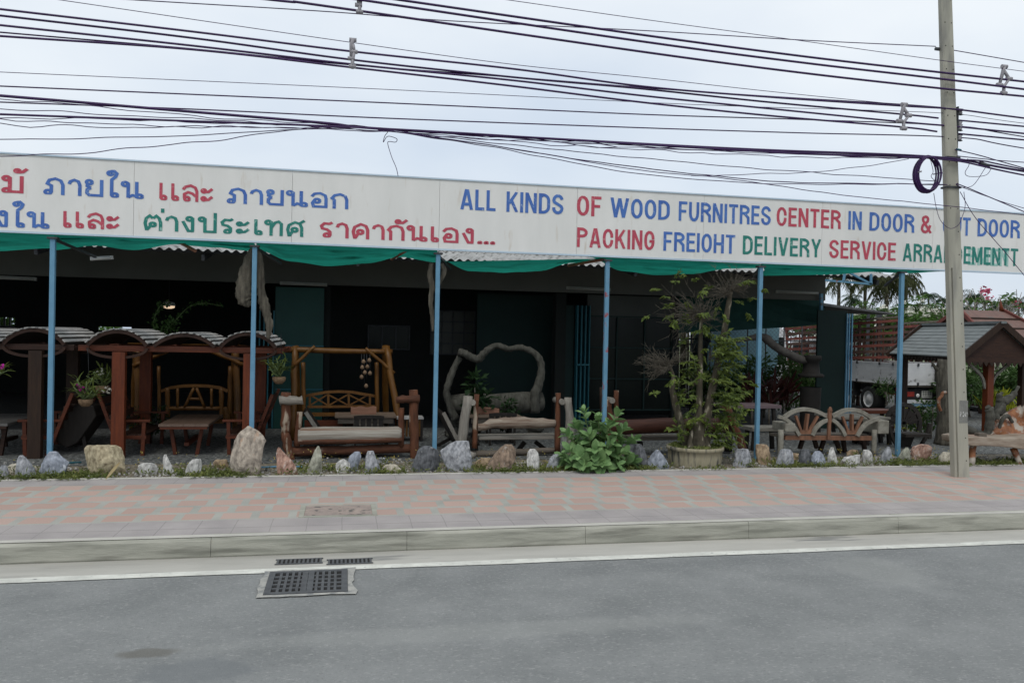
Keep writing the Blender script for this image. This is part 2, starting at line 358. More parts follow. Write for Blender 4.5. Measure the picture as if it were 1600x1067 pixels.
sheet('verge', -60, 80, 12.78, 15.2, -.008, m_soil)
def gravel():
    b = MB(); xs = [-40+i*.5 for i in range(200)]; vs = []
    for x in xs: vs += [(x, 14.15+noise.noise((x*.8, 1, 0))*.35, -.003), (x, 26 if x < 13 else 44, -.003)]
    b.add(vs, [(2*i, 2*i+2, 2*i+3, 2*i+1) for i in range(len(xs)-1)])
    tag(b.build('gravel_yard', m_gravel), kind='structure')
gravel()
def verge_edge():
    b = MB(); b.box((10, 12.84, -.03), (140, .07, .085)); tag(b.build('pavement_edging', m_kerbtop, bevel=.006), kind='structure')
verge_edge()
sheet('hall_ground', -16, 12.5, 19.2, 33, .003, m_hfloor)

# iron work in road and pavement
def grate():
    q = [G(424, 896, RZ), G(545, 896, RZ), G(541, 926, RZ), G(410, 927, RZ)]
    x0, x1 = (q[0].x+q[3].x)/2, (q[1].x+q[2].x)/2; y1, y0 = q[0].y, q[2].y; c = Vector(((x0+x1)/2, (y0+y1)/2, RZ))
    t = thing('drain_grate', 'square cast iron drain grate set in pale concrete in the road', 'drain grate', c)
    b = MB(c); hw, hd = (x1-x0)/2, (y1-y0)/2
    n = 40; vs = []; 
    for k in range(n):
        a = 2*pi*k/n; s = 1/max(abs(cos(a))**1, abs(sin(a))**1)*.92
        ir = (max(-1, min(1, cos(a)*s*1.09))*(hw+.002), max(-1, min(1, sin(a)*s*1.09))*(hd+.002))
        ja = 1+.8*noise.noise((k*.35, 2, 0))+.25*noise.noise((k*.9, 7, 0))
        vs += [(c.x+ir[0], c.y+ir[1], RZ+.013), (c.x+ir[0]*(1+.16*ja), c.y+ir[1]*(1+.17*ja), RZ+.0128)]
    b.add(vs, [(2*k, 2*((k+1) % n), 2*((k+1) % n)+1, 2*k+1) for k in range(n)]); b.build('concrete_surround', M('dusty_surround', (.40, .39, .355), (.26, .26, .245), scale=7, bump=.5, bscale=30, spot=(.21, .215, .21), spot_s=10, spot_t=.56, spot_w=.06), t)
    b = MB(c); z = RZ+.012; th = .02
    for s in (-1, 1):
        b.box((c.x+s*(hw-.03), c.y, z), (.06, 2*hd, th)); b.box((c.x, c.y+s*(hd-.025), z), (2*hw-.12, .05, th))
    for i in range(1, 11):
        xx = c.x-hw+.06+(2*hw-.12)*i/11
        wd = .026 if i not in (5, 6) else .055
        b.box((xx, c.y, z-.001), (wd, 2*hd-.1, th))
    for j in range(1, 5):
        yy = c.y-hd+.05+(2*hd-.1)*j/5
        b.box((c.x, yy, z-.0024), (2*hw-.12, .035 if j != 0 else .06, th-.003))
    b.build('grate_bars', m_iron, t)
    b = MB(c); b.box((c.x, c.y, RZ+.0035), (2*hw-.1, 2*hd-.1, .003)); b.build('grate_pit', m_hole, t)
grate()
def kerb_inlet():
    for k, (a, d, nm) in enumerate(((434, 501, 'left half of the slotted gutter grate under the kerb'), (514, 579, 'right half of the slotted gutter grate under the kerb'))):
        p0, p1 = G(a, 879, RZ), G(d, 877, RZ); c = (p0+p1)/2; c.z = RZ
        t = thing('gutter_grate', nm, 'drain grate', c, group='slotted grates in the gutter')
        L = p1.x-p0.x; b = MB(c)
        b.box((c.x, c.y, RZ+.0065), (L, .16, .004)); b.build('grate_pit', m_hole, t)
        b = MB(c)
        for j in range(11): b.box((c.x-L/2+L*j/10, c.y, RZ+.011), (L/10*.5, .16, .008))
        for s in (-1, 1): b.box((c.x, c.y+s*.085, RZ+.011), (L+.05, .02, .0075))
        b.build('grate_bars', m_iron, t)
kerb_inlet()
def cover():
    q = [G(482, 791), G(582, 789), G(578, 805), G(472, 806)]; c = sum(q, Vector())/4; c.z = 0
    hw = ((q[1].x-q[0].x)+(q[2].x-q[3].x))/4; hd = (q[0].y-q[3].y)/2
    t = thing('inspection_cover', 'worn rectangular inspection cover let into the red paving', 'cover', c)
    m1 = M('worn_cover', (.36, .29, .25), (.24, .20, .18), scale=6, bump=.8, bscale=14, spot=(.12, .11, .10), spot_s=9, spot_t=.6, spot_w=.03)
    b = MB(c); b.box((c.x, c.y, .004), (2*hw, 2*hd, .012)); b.build('cover_plate', m1, t)
    b = MB(c)
    for s in (-1, 1): b.box((c.x+s*(hw+.035), c.y, .003), (.06, 2*hd+.14, .009)); b.box((c.x, c.y+s*(hd+.035), .003), (2*hw, .06, .009))
    b.build('cover_frame', m_kerb, t)
cover()
# ------------------------------------------------------------------ signboard
SY = 13.93; SZ0, SZ1 = CAM_H+.10365*SY, CAM_H+.19126*SY
SEAMS = [-8.24, -5.80, -3.361, -.905, 1.5586, 4.033, 6.475, 8.913, 11.344, 13.78, 16.2]
sign = thing('signboard', 'long white shop signboard with red, blue and green lettering above the blue posts', 'signboard', (4, SY, SZ0))
for a, d in zip(SEAMS[:-1], SEAMS[1:]):
    b = MB((4, SY, SZ0)); b.box(((a+d)/2, SY, (SZ0+SZ1)/2), (d-a-.004, .04, SZ1-SZ0)); b.build('sign_panel', m_sign, sign, bevel=.003)
b = MB((4, SY, SZ0)); b.box((4, SY-.002, SZ1+.012), (24.6, .07, .024)); b.box((4, SY-.003, SZ0+.014), (24.6, .05, .03)); b.box((4, SY+.05, (SZ0+SZ1)/2), (24.5, .05, SZ1-SZ0-.1)); b.build('sign_frame', m_trim, sign)
LY = SY-.0245; m_ghost = M('ghost_green', (.25, .50, .44), (.40, .58, .53), scale=9)
T = .145
def arc(cx, cz, rx, rz, a0, a1, n=7):
    return [(cx+rx*cos(R(a0+(a1-a0)*i/n)), cz+rz*sin(R(a0+(a1-a0)*i/n))) for i in range(n+1)]
def glyph(c):
    t = T; h = t/2; w = .54; rz = .34; rx = w/2-h; cx = w/2; top = 1-h-rz; bo = h+rz
    ring = arc(cx, top, rx, rz, 0, 180)+arc(cx, bo, rx, rz, 180, 360)
    if c == 'O': return w, [ring+[ring[0]]]
    if c == 'C': return w, [arc(cx, top, rx, rz, -5, 180)+arc(cx, bo, rx, rz, 180, 365)]
    if c == 'G': return w, [arc(cx, top, rx, rz, -5, 180)+arc(cx, bo, rx, rz, 180, 360)+[(w-h, .5)], [(w-h+h, .46), (cx, .46)]]
    if c == 'S':
        r2 = .235
        return w, [arc(cx, 1-h-r2, rx, r2, 10, 180)+[(h+.04, .6), (cx, .5), (w-h-.04, .4)]+arc(cx, h+r2, rx, r2, 0, -190)]
    if c == 'U': return w, [[(h, 1)]+arc(cx, bo, rx, rz, 180, 360)+[(w-h, 1)]]
    if c == 'L': return .42, [[(h, 1), (h, 0)], [(t, h), (.42, h)]]
    if c == 'I': return t, [[(h, 1), (h, 0)]]
    if c == 'T': return .5, [[(0, 1-h), (.5, 1-h)], [(.25, 1-t), (.25, 0)]]
    if c == 'E': return .45, [[(h, 1), (h, 0)], [(t, 1-h), (.45, 1-h)], [(t, .52), (.42, .52)], [(t, h), (.45, h)]]
    if c == 'F': return .45, [[(h, 1), (h, 0)], [(t, 1-h), (.45, 1-h)], [(t, .5), (.40, .5)]]
    if c == 'H': return w, [[(h, 1), (h, 0)], [(w-h, 1), (w-h, 0)], [(t, .5), (w-t, .5)]]
    if c == 'N': return w, [[(h, 1), (h, 0)], [(w-h, 1), (w-h, 0)], [(h+.01, .97), (w-h-.01, .03)]]
    if c == 'M': return .68, [[(h, 1), (h, 0)], [(.68-h, 1), (.68-h, 0)], [(h+.01, .97), (.34, .12)], [(.68-h-.01, .97), (.34, .12)]]
    if c == 'A': return .58, [[(h, 0), (.27, 1)], [(.58-h, 0), (.31, 1)], [(.16, .27), (.42, .27)]]
    if c == 'V': return .56, [[(h, 1), (.27, 0)], [(.56-h, 1), (.29, 0)]]
    if c == 'Y': return .56, [[(h, 1), (.28, .42)], [(.56-h, 1), (.28, .42)], [(.28, .45), (.28, 0)]]
    if c == 'W': return .86, [[(h, 1), (.25, 0)], [(.43, .97), (.25, 0)], [(.43, .97), (.61, 0)], [(.86-h, 1), (.61, 0)]]
    if c == 'K': return .54, [[(h, 1), (h, 0)], [(.54-h, 1), (t-.02, .42)], [(.24, .55), (.54-h+.01, 0)]]
    if c == 'D': return w, [[(0, 1-h), (.2, 1-h)]+arc(.2, 1-h-.28, w-h-.2, .28, 90, 0)+arc(.2, h+.28, w-h-.2, .28, 0, -90)+[(0, h)], [(h, 1-t), (h, t)]]
    if c in 'PR':
        st = [[(h, 1), (h, 0)], [(t, 1-h), (.25, 1-h)]+arc(.25, .74, w-h-.25, .175, 90, -90)+[(t, .74-.175)]]
        if c == 'R': st.append([(.26, .56), (w-h, .34), (w-h+.01, 0)])
        return w, st
    if c == '&': return .6, [[(.6, .02), (.14, .70)], arc(.28, .78, .15, .14, 215, -20, 9)+[(.40, .66), (.30, .57)], [(.32, .59), (.14, .46), (h+.02, .33)]+arc(.28, .27, .2, .19, 190, 290, 6), [(.33, .09), (.46, .20), (.56, .46)]]
    return .3, []
def ribbon(b, pts, t, f, y, top=1):
    pts = [Vector(p) for p in pts]; N = len(pts); vs = []
    for i, p in enumerate(pts):
        d0 = (p-pts[i-1]).normalized() if i else None; d1 = (pts[i+1]-p).normalized() if i < N-1 else None
        if d0 is None: nn = Vector((-d1.y, d1.x)); k = 1
        elif d1 is None: nn = Vector((-d0.y, d0.x)); k = 1
        else:
            nn = Vector((-(d0+d1).y, (d0+d1).x)).normalized(); k = min(1.8, 1/max(.3, nn.dot(Vector((-d1.y, d1.x)))))
        for s in (1, -1):
            q = p+nn*t/2*k*s; q = Vector((q.x, max(0, min(top, q.y)))); vs.append(f(q, y))
    b.add(vs, [(2*i, 2*i+1, 2*i+3, 2*i+2) for i in range(N-1)])
def english(word, x0, x1, col, yt, yb, x_ref):
    """yt, yb: photo rows of the top and foot of the line's letters at x_ref"""
    za = P(x_ref, yb, SY).z; zb = P(x_ref, yt, SY).z; H = zb-za
    X0, X1 = P(x0, (yt+yb)/2, SY).x, P(x1, (yt+yb)/2, SY).x
    gl = [glyph(c) for c in word]; tot = sum(g[0] for g in gl)+.095*(len(gl)-1); k = (X1-X0)/tot
    b = MB((4, SY, SZ0)); x = 0; n = 0
    for gw, st in gl:
        for s in st:
            def f(q, y, x=x): return (X0+(x+q.x)*k, y, za+q.y*H+.012*noise.noise((x*3, q.x*2, q.y))*H)
            ribbon(b, s, T, f, LY-.0004*(n % 5)+(.0024 if col == 'p' else 0)); n += 1
        x += gw+.095
    o = b.build('lettering', {'r': m_red, 'b': m_blue, 'g': m_green, 'p': m_ghost}[col], sign)
    o['label'] = {'r': 'red', 'b': 'blue', 'g': 'green', 'p': 'faded green ghost of the'}[col]+' painted word '+word
for wd, a, d, c in (('ALL', 719, 774, 'b'), ('KINDS', 791, 880, 'b'), ('OF', 901, 939, 'r'), ('WOOD', 953, 1046, 'b'), ('FURNITRES', 1060, 1204, 'b'), ('CENTER', 1213, 1313, 'r'),
                    ('IN', 1325, 1346, 'b'), ('DOOR', 1358, 1428, 'b'), ('&', 1438, 1454, 'r'), ('OUT', 1473, 1516, 'b'), ('DOOR', 1527, 1593, 'b')):
    english(wd, a, d, c, 303.5, 335, 860)
for wd, a, d, c in (('PACKING', 901, 1022, 'r'), ('FREIOHT', 1036, 1148, 'b'), ('DELIVERY', 1160, 1282, 'g'), ('SERVICE', 1295, 1399, 'r'), ('ARRANGEMENTT', 1410, 1590, 'g')):
    english(wd, a, d, c, 357, 387.5, 930)
english('EMEN', 1512, 1575, 'p', 359, 389, 930)
def text_mesh(s, off=.0):
    c = bpy.data.curves.new('t', 'FONT'); c.body = s; c.offset = off; c.resolution_u = 5
    o = bpy.data.objects.new('t', c); COL.objects.link(o)
    me = bpy.data.meshes.new_from_object(o.evaluated_get(bpy.context.evaluated_depsgraph_get()))
    bpy.data.objects.remove(o); bpy.data.curves.remove(c); return me
def ring_(cx, cz, r=.115): return arc(cx, cz, r, r, 0, 360, 12)
def glyph_thai(c):
    lp = ring_
    stem = lambda x, a=1.0, d=0.0: [(x, a), (x, d)]
    if c == 'า': return .56, [[(.05, .66), (.10, .82), (.26, .91), (.42, .83), (.48, .62), (.48, 0)]]
    if c == 'น': return .88, [lp(.14, .84), stem(.27, .92, .04), [(.27, .05), (.45, .20), (.62, .14)], stem(.62, 1, .04), lp(.74, .14)]
    if c == 'ม': return .82, [lp(.16, .84), stem(.29, .92, .14), lp(.17, .14), [(.27, .08), (.68, .08)], stem(.72)]
    if c == 'ย': return .80, [lp(.20, .83), [(.13, .72), (.12, .60), (.26, .50)], [(.26, .50), (.12, .40), (.11, .20), (.20, .08), (.64, .08)], stem(.70)]
    if c == 'ภ': return .84, [lp(.15, .14), [(.28, .12), (.28, .52), (.12, .63), (.20, .84), (.44, .93), (.66, .82), (.74, .58), (.74, 0)]]
    if c == 'ใ': return .52, [lp(.34, .14), [(.21, .1), (.21, 1.05), (.36, 1.22), (.42, 1.42), (.30, 1.56), (.16, 1.54)], lp(.15, 1.42, .10)]
    if c == 'ไ': return .50, [lp(.34, .14), [(.21, .1), (.21, 1.20), (.06, 1.40)], [(.06, 1.38), (.22, 1.50), (.40, 1.44)]]
    if c == 'เ': return .46, [stem(.15, 1, .10), lp(.28, .14)]
    if c == 'ล': return .84, [[(.08, .68), (.18, .84), (.44, .93), (.66, .82), (.74, .60), (.74, 0)], lp(.27, .15), [(.14, .20), (.14, .42), (.32, .54), (.52, .47), (.70, .30)]]
    if c == 'ะ': return .60, [lp(.13, .66, .09), [(.20, .60), (.36, .62), (.54, .80)], lp(.13, .20, .09), [(.20, .14), (.36, .16), (.54, .34)]]
    if c == 'อ': return .82, [[(.09, .70), (.22, .88), (.46, .93), (.68, .80), (.72, .60), (.72, .08)], [(.79, .075), (.11, .075)], [(.18, .07), (.13, .30), (.20, .44)], lp(.33, .44, .12)]
    if c == 'ก': return .80, [[(.16, 0), (.16, .55), (.06, .66), (.18, .85), (.42, .93), (.64, .82), (.71, .58), (.71, 0)]]
    if c == 'ท': return .82, [lp(.14, .84), stem(.27, .92), [(.27, .50), (.44, .84), (.60, .92), (.72, .78), (.72, 0)]]
    if c in 'คศ':
        st = [[(.16, 0), (.09, .45), (.15, .74), (.42, .93), (.64, .82), (.72, .58), (.72, 0)], lp(.40, .44, .12), [(.16, .03), (.32, .36)]]
        if c == 'ศ': st.append([(.60, .84), (.84, 1.06)])
        return .82, st
    if c == 'ต': return .84, [[(.16, 0), (.09, .45), (.14, .76), (.28, .92), (.42, .76)], [(.42, .76), (.56, .92), (.68, .78), (.74, .52), (.74, 0)], lp(.41, .38, .11), [(.16, .03), (.33, .31)]]
    if c == 'ป': return .82, [lp(.14, .84), [(.27, .92), (.27, .075)], [(.20, .075), (.66, .075)], stem(.71, 1.28)]
    if c == 'ร': return .62, [lp(.33, .14), [(.46, .12), (.46, .36), (.34, .50), (.13, .56), (.09, .72), (.22, .88), (.44, .86), (.56, .95)]]
    if c == 'ง': return .66, [lp(.37, .83), [(.50, .90), (.50, .07)], [(.56, .07), (.32, .07), (.08, .68)]]
    if c == 'ั': return 0, [lp(-.42, 1.20, .09), [(-.35, 1.13), (-.20, 1.14), (-.02, 1.33)]]
    if c == '้': return 0, [lp(-.36, 1.30, .085), [(-.30, 1.21), (-.16, 1.25), (.0, 1.44)]]
    if c == '๊': return 0, [lp(-.36, 1.60, .085), [(-.30, 1.51), (-.16, 1.55), (.0, 1.74)]]     # the same tone mark, raised over another mark
    if c == '่': return 0, [[(-.12, 1.40), (-.12, 1.14)]]
    if c == '.': return .20, [lp(.1, .09, .055)]
    return .3, []
def thai(word, x0, x1, yt, yb, col):
    """yt, yb: photo rows of the top and foot of its plain consonants at x0"""
    ym = (yt+yb)/2; X0, X1 = P(x0, ym, SY).x, P(x1, ym+(x1-x0)*.05, SY).x; za = P(x0, yb, SY).z; H = P(x0, yt, SY).z-za
    gl = [glyph_thai(c) for c in word]; gap = .10; tot = sum(g[0]+(gap if g[0] else 0) for g in gl)-gap; k = (X1-X0)/tot
    b = MB((4, SY, SZ0)); x = 0; n = 0
    for gw, st in gl:
        for q_ in st:
            def f(q, y, x=x): return (X0+(x+q.x)*k, y, za+q.y*H)
            ribbon(b, q_, .148, f, LY-.0004*(n % 6), 9); n += 1
        x += gw+(gap if gw else 0)
    o = b.build('lettering', {'r': m_red, 'b': m_blue, 'g': m_green}[col], sign)
    o['label'] = {'r': 'red', 'b': 'blue', 'g': 'green'}[col]+' painted Thai word '+word.replace('๊', '้')
thai('ไม้', -22, 39, 273, 300, 'r'); thai('ภายใน', 70, 224, 277, 304, 'b'); thai('เเละ', 247, 334, 286, 313, 'r'); thai('ภายนอก', 356, 545, 293, 318, 'b')
thai('ทั๊งใน', -44, 77, 327, 353, 'b'); thai('เเละ', 97, 188, 330, 356, 'r'); thai('ต่างประเทศ', 224, 475, 335, 360, 'g'); thai('ราคากันเอง...', 499, 773, 346, 371, 'r')

# blue posts
PXS = [-7.62, -4.549, -1.492, 1.557, 4.636, 7.672, 10.706]
PL = ['blue steel post beyond the left edge', 'blue steel post standing behind the big blue-grey rock', 'blue steel post rising behind the tall beige slab rock', 'blue steel post standing behind the dark rock, driftwood strip hung on it',
      'blue steel post with red rust patches rising behind the leafy bush', 'blue steel post beside the potted tree, foot by the square tan rock', 'blue steel post in front of the flatbed lorry']
for x, lb in zip(PXS[1:], PL[1:]):
    t = thing('sign_post', lb, 'post', (x, SY+.03, 0), group='blue posts under the signboard')
    b = MB((x, SY+.03, 0)); b.box((x, SY+.03, (SZ0-.08)/2-.05), (.074, .074, SZ0-.06+.1)); b.build('shaft', m_postrust if 4 < x < 5 else m_post, t, bevel=.006)
    b = MB((x, SY+.03, 0)); b.box((x, SY+.03, SZ0-.055), (.15, .12, .03)); b.beam((x, SY+.08, SZ0-.07), (x+.35, SY+1.0, SZ0-.25), .04, .04); b.build('bracket', m_steel, t)
# lean pipes under the sign between post and eave
for (a, d, ya, yb, m, lb) in ((640, 612, 388, 405, m_rustpipe, 'rusty brown pipe slanting through the shade net beside the second post'), (305, 272, 392, 374, m_rustpipe, 'rusty brown pipe poking down left of the driftwood'), (945, 888, 405, 415, m_rustpipe, 'rusty orange pipe slanting beside the rusting post')):
    p0, p1 = P(a, ya, SY+.4), P(d, yb, SY+1.2); b = MB(p0); b.tube([p0, p1], .03, 8); tag(b.build('support_pipe', m), lb, 'pipe', 'rusty pipes under the signboard')
# blue truss right of the building, under the sign
t0 = P(1290, 440, 15.5); t = thing('roof_bracket', 'thin blue steel bracket hanging under the signboard in front of the palms', 'bracket', t0)
b = MB(t0); 
for q in ((1290, 438, 1361, 444), (1361, 444, 1361, 428), (1325, 425, 1361, 444), (1318, 440, 1320, 426)): b.beam(P(q[0], q[1], 15.5), P(q[2], q[3], 15.5), .04, .04)
b.build('truss', m_post, t)

# green shade net: one swag per bay
def swag(px0, px1, top0, top1, bots, Ya, Yb, lb, mat=m_net):
    """hangs from the sign's foot (row top0..top1 of the photo) out to depth Yb; bots: rows of its lower edge"""
    nx, ny = 48, 12; b = MB(P(px0, top0, Ya)); vs = []
    for i in range(nx+1):
        u = i/nx; px = px0+(px1-px0)*u; pt = top0+(top1-top0)*u; k = u*(len(bots)-1); j = min(int(k), len(bots)-2); f = k-j; f = f*f*(3-2*f)
        pb = bots[j]*(1-f)+bots[j+1]*f
        for r in range(ny+1):
            v = r/ny; Y = Ya+(Yb-Ya)*v; row = pt+(pb-pt)*v
            fold = .17*sin(v*9+u*5+noise.noise((u*6, v*2, px0))*3)*sin(pi*min(1, v*1.2))*(.6+.4*noise.noise((u*4, 1, px0)))+.05*noise.noise((u*14, v*7, px0))
            p = P(px, row, Y); vs.append(p+Vector((0, fold, .25*fold*v)))
    b.add(vs, [(i*(ny+1)+r, (i+1)*(ny+1)+r, (i+1)*(ny+1)+r+1, i*(ny+1)+r+1) for i in range(nx) for r in range(ny)], True)
    return tag(b.build('shade_net', mat), lb, 'shade net', 'green shade nets under the signboard')
swag(-330, 84, 352, 365, [392, 395, 392, 393, 388], SY+.1, SY+1.0, 'green shade net sagging over the leftmost wooden gazebo')
swag(84, 398, 366, 377, [391, 384, 391, 382, 387, 393], SY+.1, SY+1.0, 'thin green shade net strip between the first and second posts')
swag(400, 683, 379, 390, [390, 409, 416, 412, 402, 410], SY+.1, SY+1.1, 'deep sagging green net between the two posts with driftwood')
swag(683, 945, 409, 404, [404, 424, 426, 424, 411, 403], SY+.3, SY+1.2, 'green shade net below the exposed grey roof tiles')
swag(920, 1190, 400, 413, [402, 424, 430, 428, 420, 419], SY+.1, SY+1.1, 'green shade net above the potted tree')
swag(1190, 1475, 412, 424, [431, 430, 429, 425, 427, 424], SY+.1, SY+.9, 'flat green shade net strip at the right end')

# ------------------------------------------------------------------ shop building
BY = 19.0
bld = thing('shop_building', 'open fronted furniture shop with grey corrugated roof and dark green doors', 'building', (0, BY, 0))
BO = (0, BY, 0)
zl0 = P(690, 451, BY).z; zl1 = P(690, 398, BY).z; XR = P(1288, 450, BY).x; XL = -15
b = MB(BO); b.box(((XL+XR)/2, BY, (zl0+zl1+.5)/2), (XR-XL, .12, zl1+.5-zl0)); b.build('lintel', m_lintel, bld)
def corrugated(y0, z0, y1, z1, x0, x1, name):
    b = MB(BO); pit = .177; n = int((x1-x0)/pit*6); rows = 5
    vs = []; L = sqrt((y1-y0)**2+(z1-z0)**2)
    for r in range(rows):
        for e in (0, 1):
            t = (r+e)/rows; t = t if e == 0 else t+.02
            for i in range(n+1):
                x = x0+(x1-x0)*i/n; vs.append((x, y0+(y1-y0)*t, z0+(z1-z0)*t+.028*cos(2*pi*x/pit)+(.016 if e == 0 else 0)))
    m = n+1
    for r in range(rows):
        a = 2*r*m; b.add([], [])
        b.f += [(a+i, a+i+1, a+m+i+1, a+m+i) for i in range(n)]; b.sm += [True]*n
    b.v += [Vector(v) for v in vs]
    return b.build(name, m_roof, bld)
EY = 16.6; ez = P(700, 407, EY).z
corrugated(EY, ez, 25.5, ez+(25.5-EY)*.20, XL, XR+.4, 'roof')
corrugated(33.5, ez+.2, 25.5, ez+(25.5-EY)*.20-.001, XL, XR+.4, 'roof')
b = MB(BO)
for i in range(10):
    x = XL+.3+i*(XR-XL-.4)/9; b.beam((x, EY+.1, ez-.12), (x, 25.4, ez-.12+(25.3-EY)*.20), .06, .12)
for j in range(6): b.box(((XL+XR)/2, EY+.3+j*1.5, ez-.045+(.3+j*1.5)*.20), (XR-XL, .05, .06))
b.build('rafters', m_steel, bld)
zt = zl0-.02
def bwall(name, px0, px1, y0, y1, mat, Y, th=.06, z0=0, z1=None, inset=0):
    a, d = P(px0, 500, Y).x, P(px1, 500, Y).x; lo = z0; hi = z1 if z1 else zt
    b = MB(BO); b.box(((a+d)/2, Y, (lo+hi)/2), (d-a, th, hi-lo)); return b.build(name, mat, bld)
# back of the hall, side walls
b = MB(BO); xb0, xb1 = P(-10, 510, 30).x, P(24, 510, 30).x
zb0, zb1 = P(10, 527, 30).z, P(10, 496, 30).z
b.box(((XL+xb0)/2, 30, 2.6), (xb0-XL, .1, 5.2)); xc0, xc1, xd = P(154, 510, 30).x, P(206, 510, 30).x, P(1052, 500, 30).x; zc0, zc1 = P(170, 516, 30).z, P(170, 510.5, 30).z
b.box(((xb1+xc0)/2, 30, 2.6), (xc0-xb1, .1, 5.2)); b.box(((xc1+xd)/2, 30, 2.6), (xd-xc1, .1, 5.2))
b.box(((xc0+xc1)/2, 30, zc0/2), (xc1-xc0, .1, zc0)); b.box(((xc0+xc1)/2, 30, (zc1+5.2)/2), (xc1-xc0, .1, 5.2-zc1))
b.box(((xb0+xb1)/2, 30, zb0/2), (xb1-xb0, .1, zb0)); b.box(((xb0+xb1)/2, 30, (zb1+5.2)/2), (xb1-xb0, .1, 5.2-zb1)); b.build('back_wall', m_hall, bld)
b = MB(BO)
for k in range(1, 4): b.box((xb0+(xb1-xb0)*k/4, 30, (zb0+zb1)/2), (.05, .06, zb1-zb0))
b.box(((xb0+xb1)/2, 30, (zb0+zb1)/2), (xb1-xb0, .07, .12)); b.build('window_bars', m_steel, bld)
b = MB(BO); b.box((XL, 25.5, 2.2), (.1, 14, 4.4)); b.build('side_wall', m_hall, bld)
# inner partitions
bwall('green_door', 430, 506, 460, 668, m_dgreen, BY+.15, z1=zt-.05)
b = MB(BO)
for px in (405, 412, 419, 427): x = P(px, 560, BY+.1).x; b.box((x, BY+.1, 1.35), (.03, .05, 2.7))
b.build('door_rails', m_teal, bld)
b = MB(BO); x0, x1 = P(430, 560, BY).x, P(506, 560, BY).x
for z in (.9, 1.9): b.box(((x0+x1)/2, BY+.112, z), (x1-x0-.02, .012, .03))
b.build('door_battens', m_teal, bld)
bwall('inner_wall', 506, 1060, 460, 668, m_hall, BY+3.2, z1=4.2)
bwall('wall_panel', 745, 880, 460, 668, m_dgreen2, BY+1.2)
def win(px0, py0, px1, py1, Y, nx, nz, mg, mf, name='window'):
    a = P(px0, py1, Y); d = P(px1, py0, Y); x0, x1, z0, z1 = a.x, d.x, a.z, d.z; b = MB(BO)
    for i in range(nx+1): b.box((x0+(x1-x0)*i/nx, Y-.02, (z0+z1)/2), (.035, .05, z1-z0+.035))
    for j in range(nz+1): b.box(((x0+x1)/2, Y-.022, z0+(z1-z0)*j/nz), (x1-x0, .045, .035))
    f = b.build(name, mf, bld); b = MB(BO); b.box(((x0+x1)/2, Y+.01, (z0+z1)/2), (x1-x0, .012, z1-z0)); b.build('pane', mg, f)
win(672, 487, 742, 553, BY+3.1, 4, 4, m_gglass, m_steel)
win(575, 510, 640, 545, BY+3.1, 3, 1, m_glass, m_steel)
# shop front glazing between the folding door and the open bay
win(917, 497, 1050, 640, BY+.3, 3, 3, m_glass, m_dgreen2, 'shop_window')
bwall('transom', 917, 1052, 460, 497, m_transom, BY+.3, z0=P(980, 497, BY+.3).z)
b = MB(BO)
x = P(880, 540, BY+.2).x
zf = P(890, 477, BY+.2).z
b.box((P(887, 540, BY+.2).x, BY+.2, zf/2), (.28, .05, zf)); b.build('folding_door', m_dgreen2, bld)
b = MB(BO)
for i in range(7):
    xx = P(899+i*3.2, 540, BY+.2).x; b.box((xx, BY+.2+(i % 2)*.12-.06, zf/2), (.018, .2, zf))
b.box((P(908, 540, BY+.2).x, BY+.05, 1.55), (.32, .02, .04))
b.build('folding_door', m_teal, bld)
bwall('column', 866, 882, 0, 0, m_hall, BY+.25, th=.3); bwall('column', 1050, 1058, 0, 0, m_hall, BY+.3, th=.2)
bwall('column', 508, 516, 0, 0, m_hall, BY+.3, th=.2)
# right end: green leaf door folded back, little lean-to roof, blue pipes
bwall('green_door', 1277, 1322, 0, 0, m_dgreen2, BY-.25, z1=P(1300, 485, BY-.25).z)
b = MB(BO)
for px in (1322, 1325.5, 1330): x = P(px, 560, BY-.3).x; b.box((x, BY-.3, P(px, 490, BY-.3).z/2), (.026, .05, P(px, 490, BY-.3).z))
b.build('blue_pipe', m_post, bld)
b = MB(BO); p0, p1 = P(1283, 459, BY-.15), P(1283, 490, BY-.15); b.beam(p0, p1, .07, .07); b.build('blue_pipe', m_post, bld)
b = MB(BO); a, d, e = P(1283, 473, BY-.3), P(1397, 489, 27.5), P(1283, 487, 27.2)
b.prism([a, d, e], .07, (0, 0, -1))
b.build('lean_to_roof', M('old_sheet', (.10, .10, .10), (.05, .05, .05), scale=3, rough=.9), bld)
for q_ in ((1376, 27.9), (1372, 28.6), (1357, 29.5)):
    b = MB(BO); p = P(q_[0], 488, q_[1]); b.beam(p, (p.x, p.y, 0), .09, .09); b.build('lean_to_prop', m_steel, bld)
# dark net blind over the open bay at the right
def blind():
    pts = [(1052, 520), (1100, 519), (1158, 515.5), (1200, 513), (1240, 511), (1288, 506)]
    b = MB(P(1170, 520, BY+.4)); vs = []
    for px, py in pts:
        q = P(px, py, BY+.4)
        for k in range(5): vs.append((q.x, q.y+.05*sin(k*1.9+px), zt+.2+(q.z-zt-.2)*k/4))
    b.add(vs, [(i*5+k, i*5+5+k, i*5+6+k, i*5+1+k) for i in range(len(pts)-1) for k in range(4)])
    tag(b.build('net_blind', m_dnet), 'dark green net blind rolled halfway down in the open right bay', 'blind')
blind()
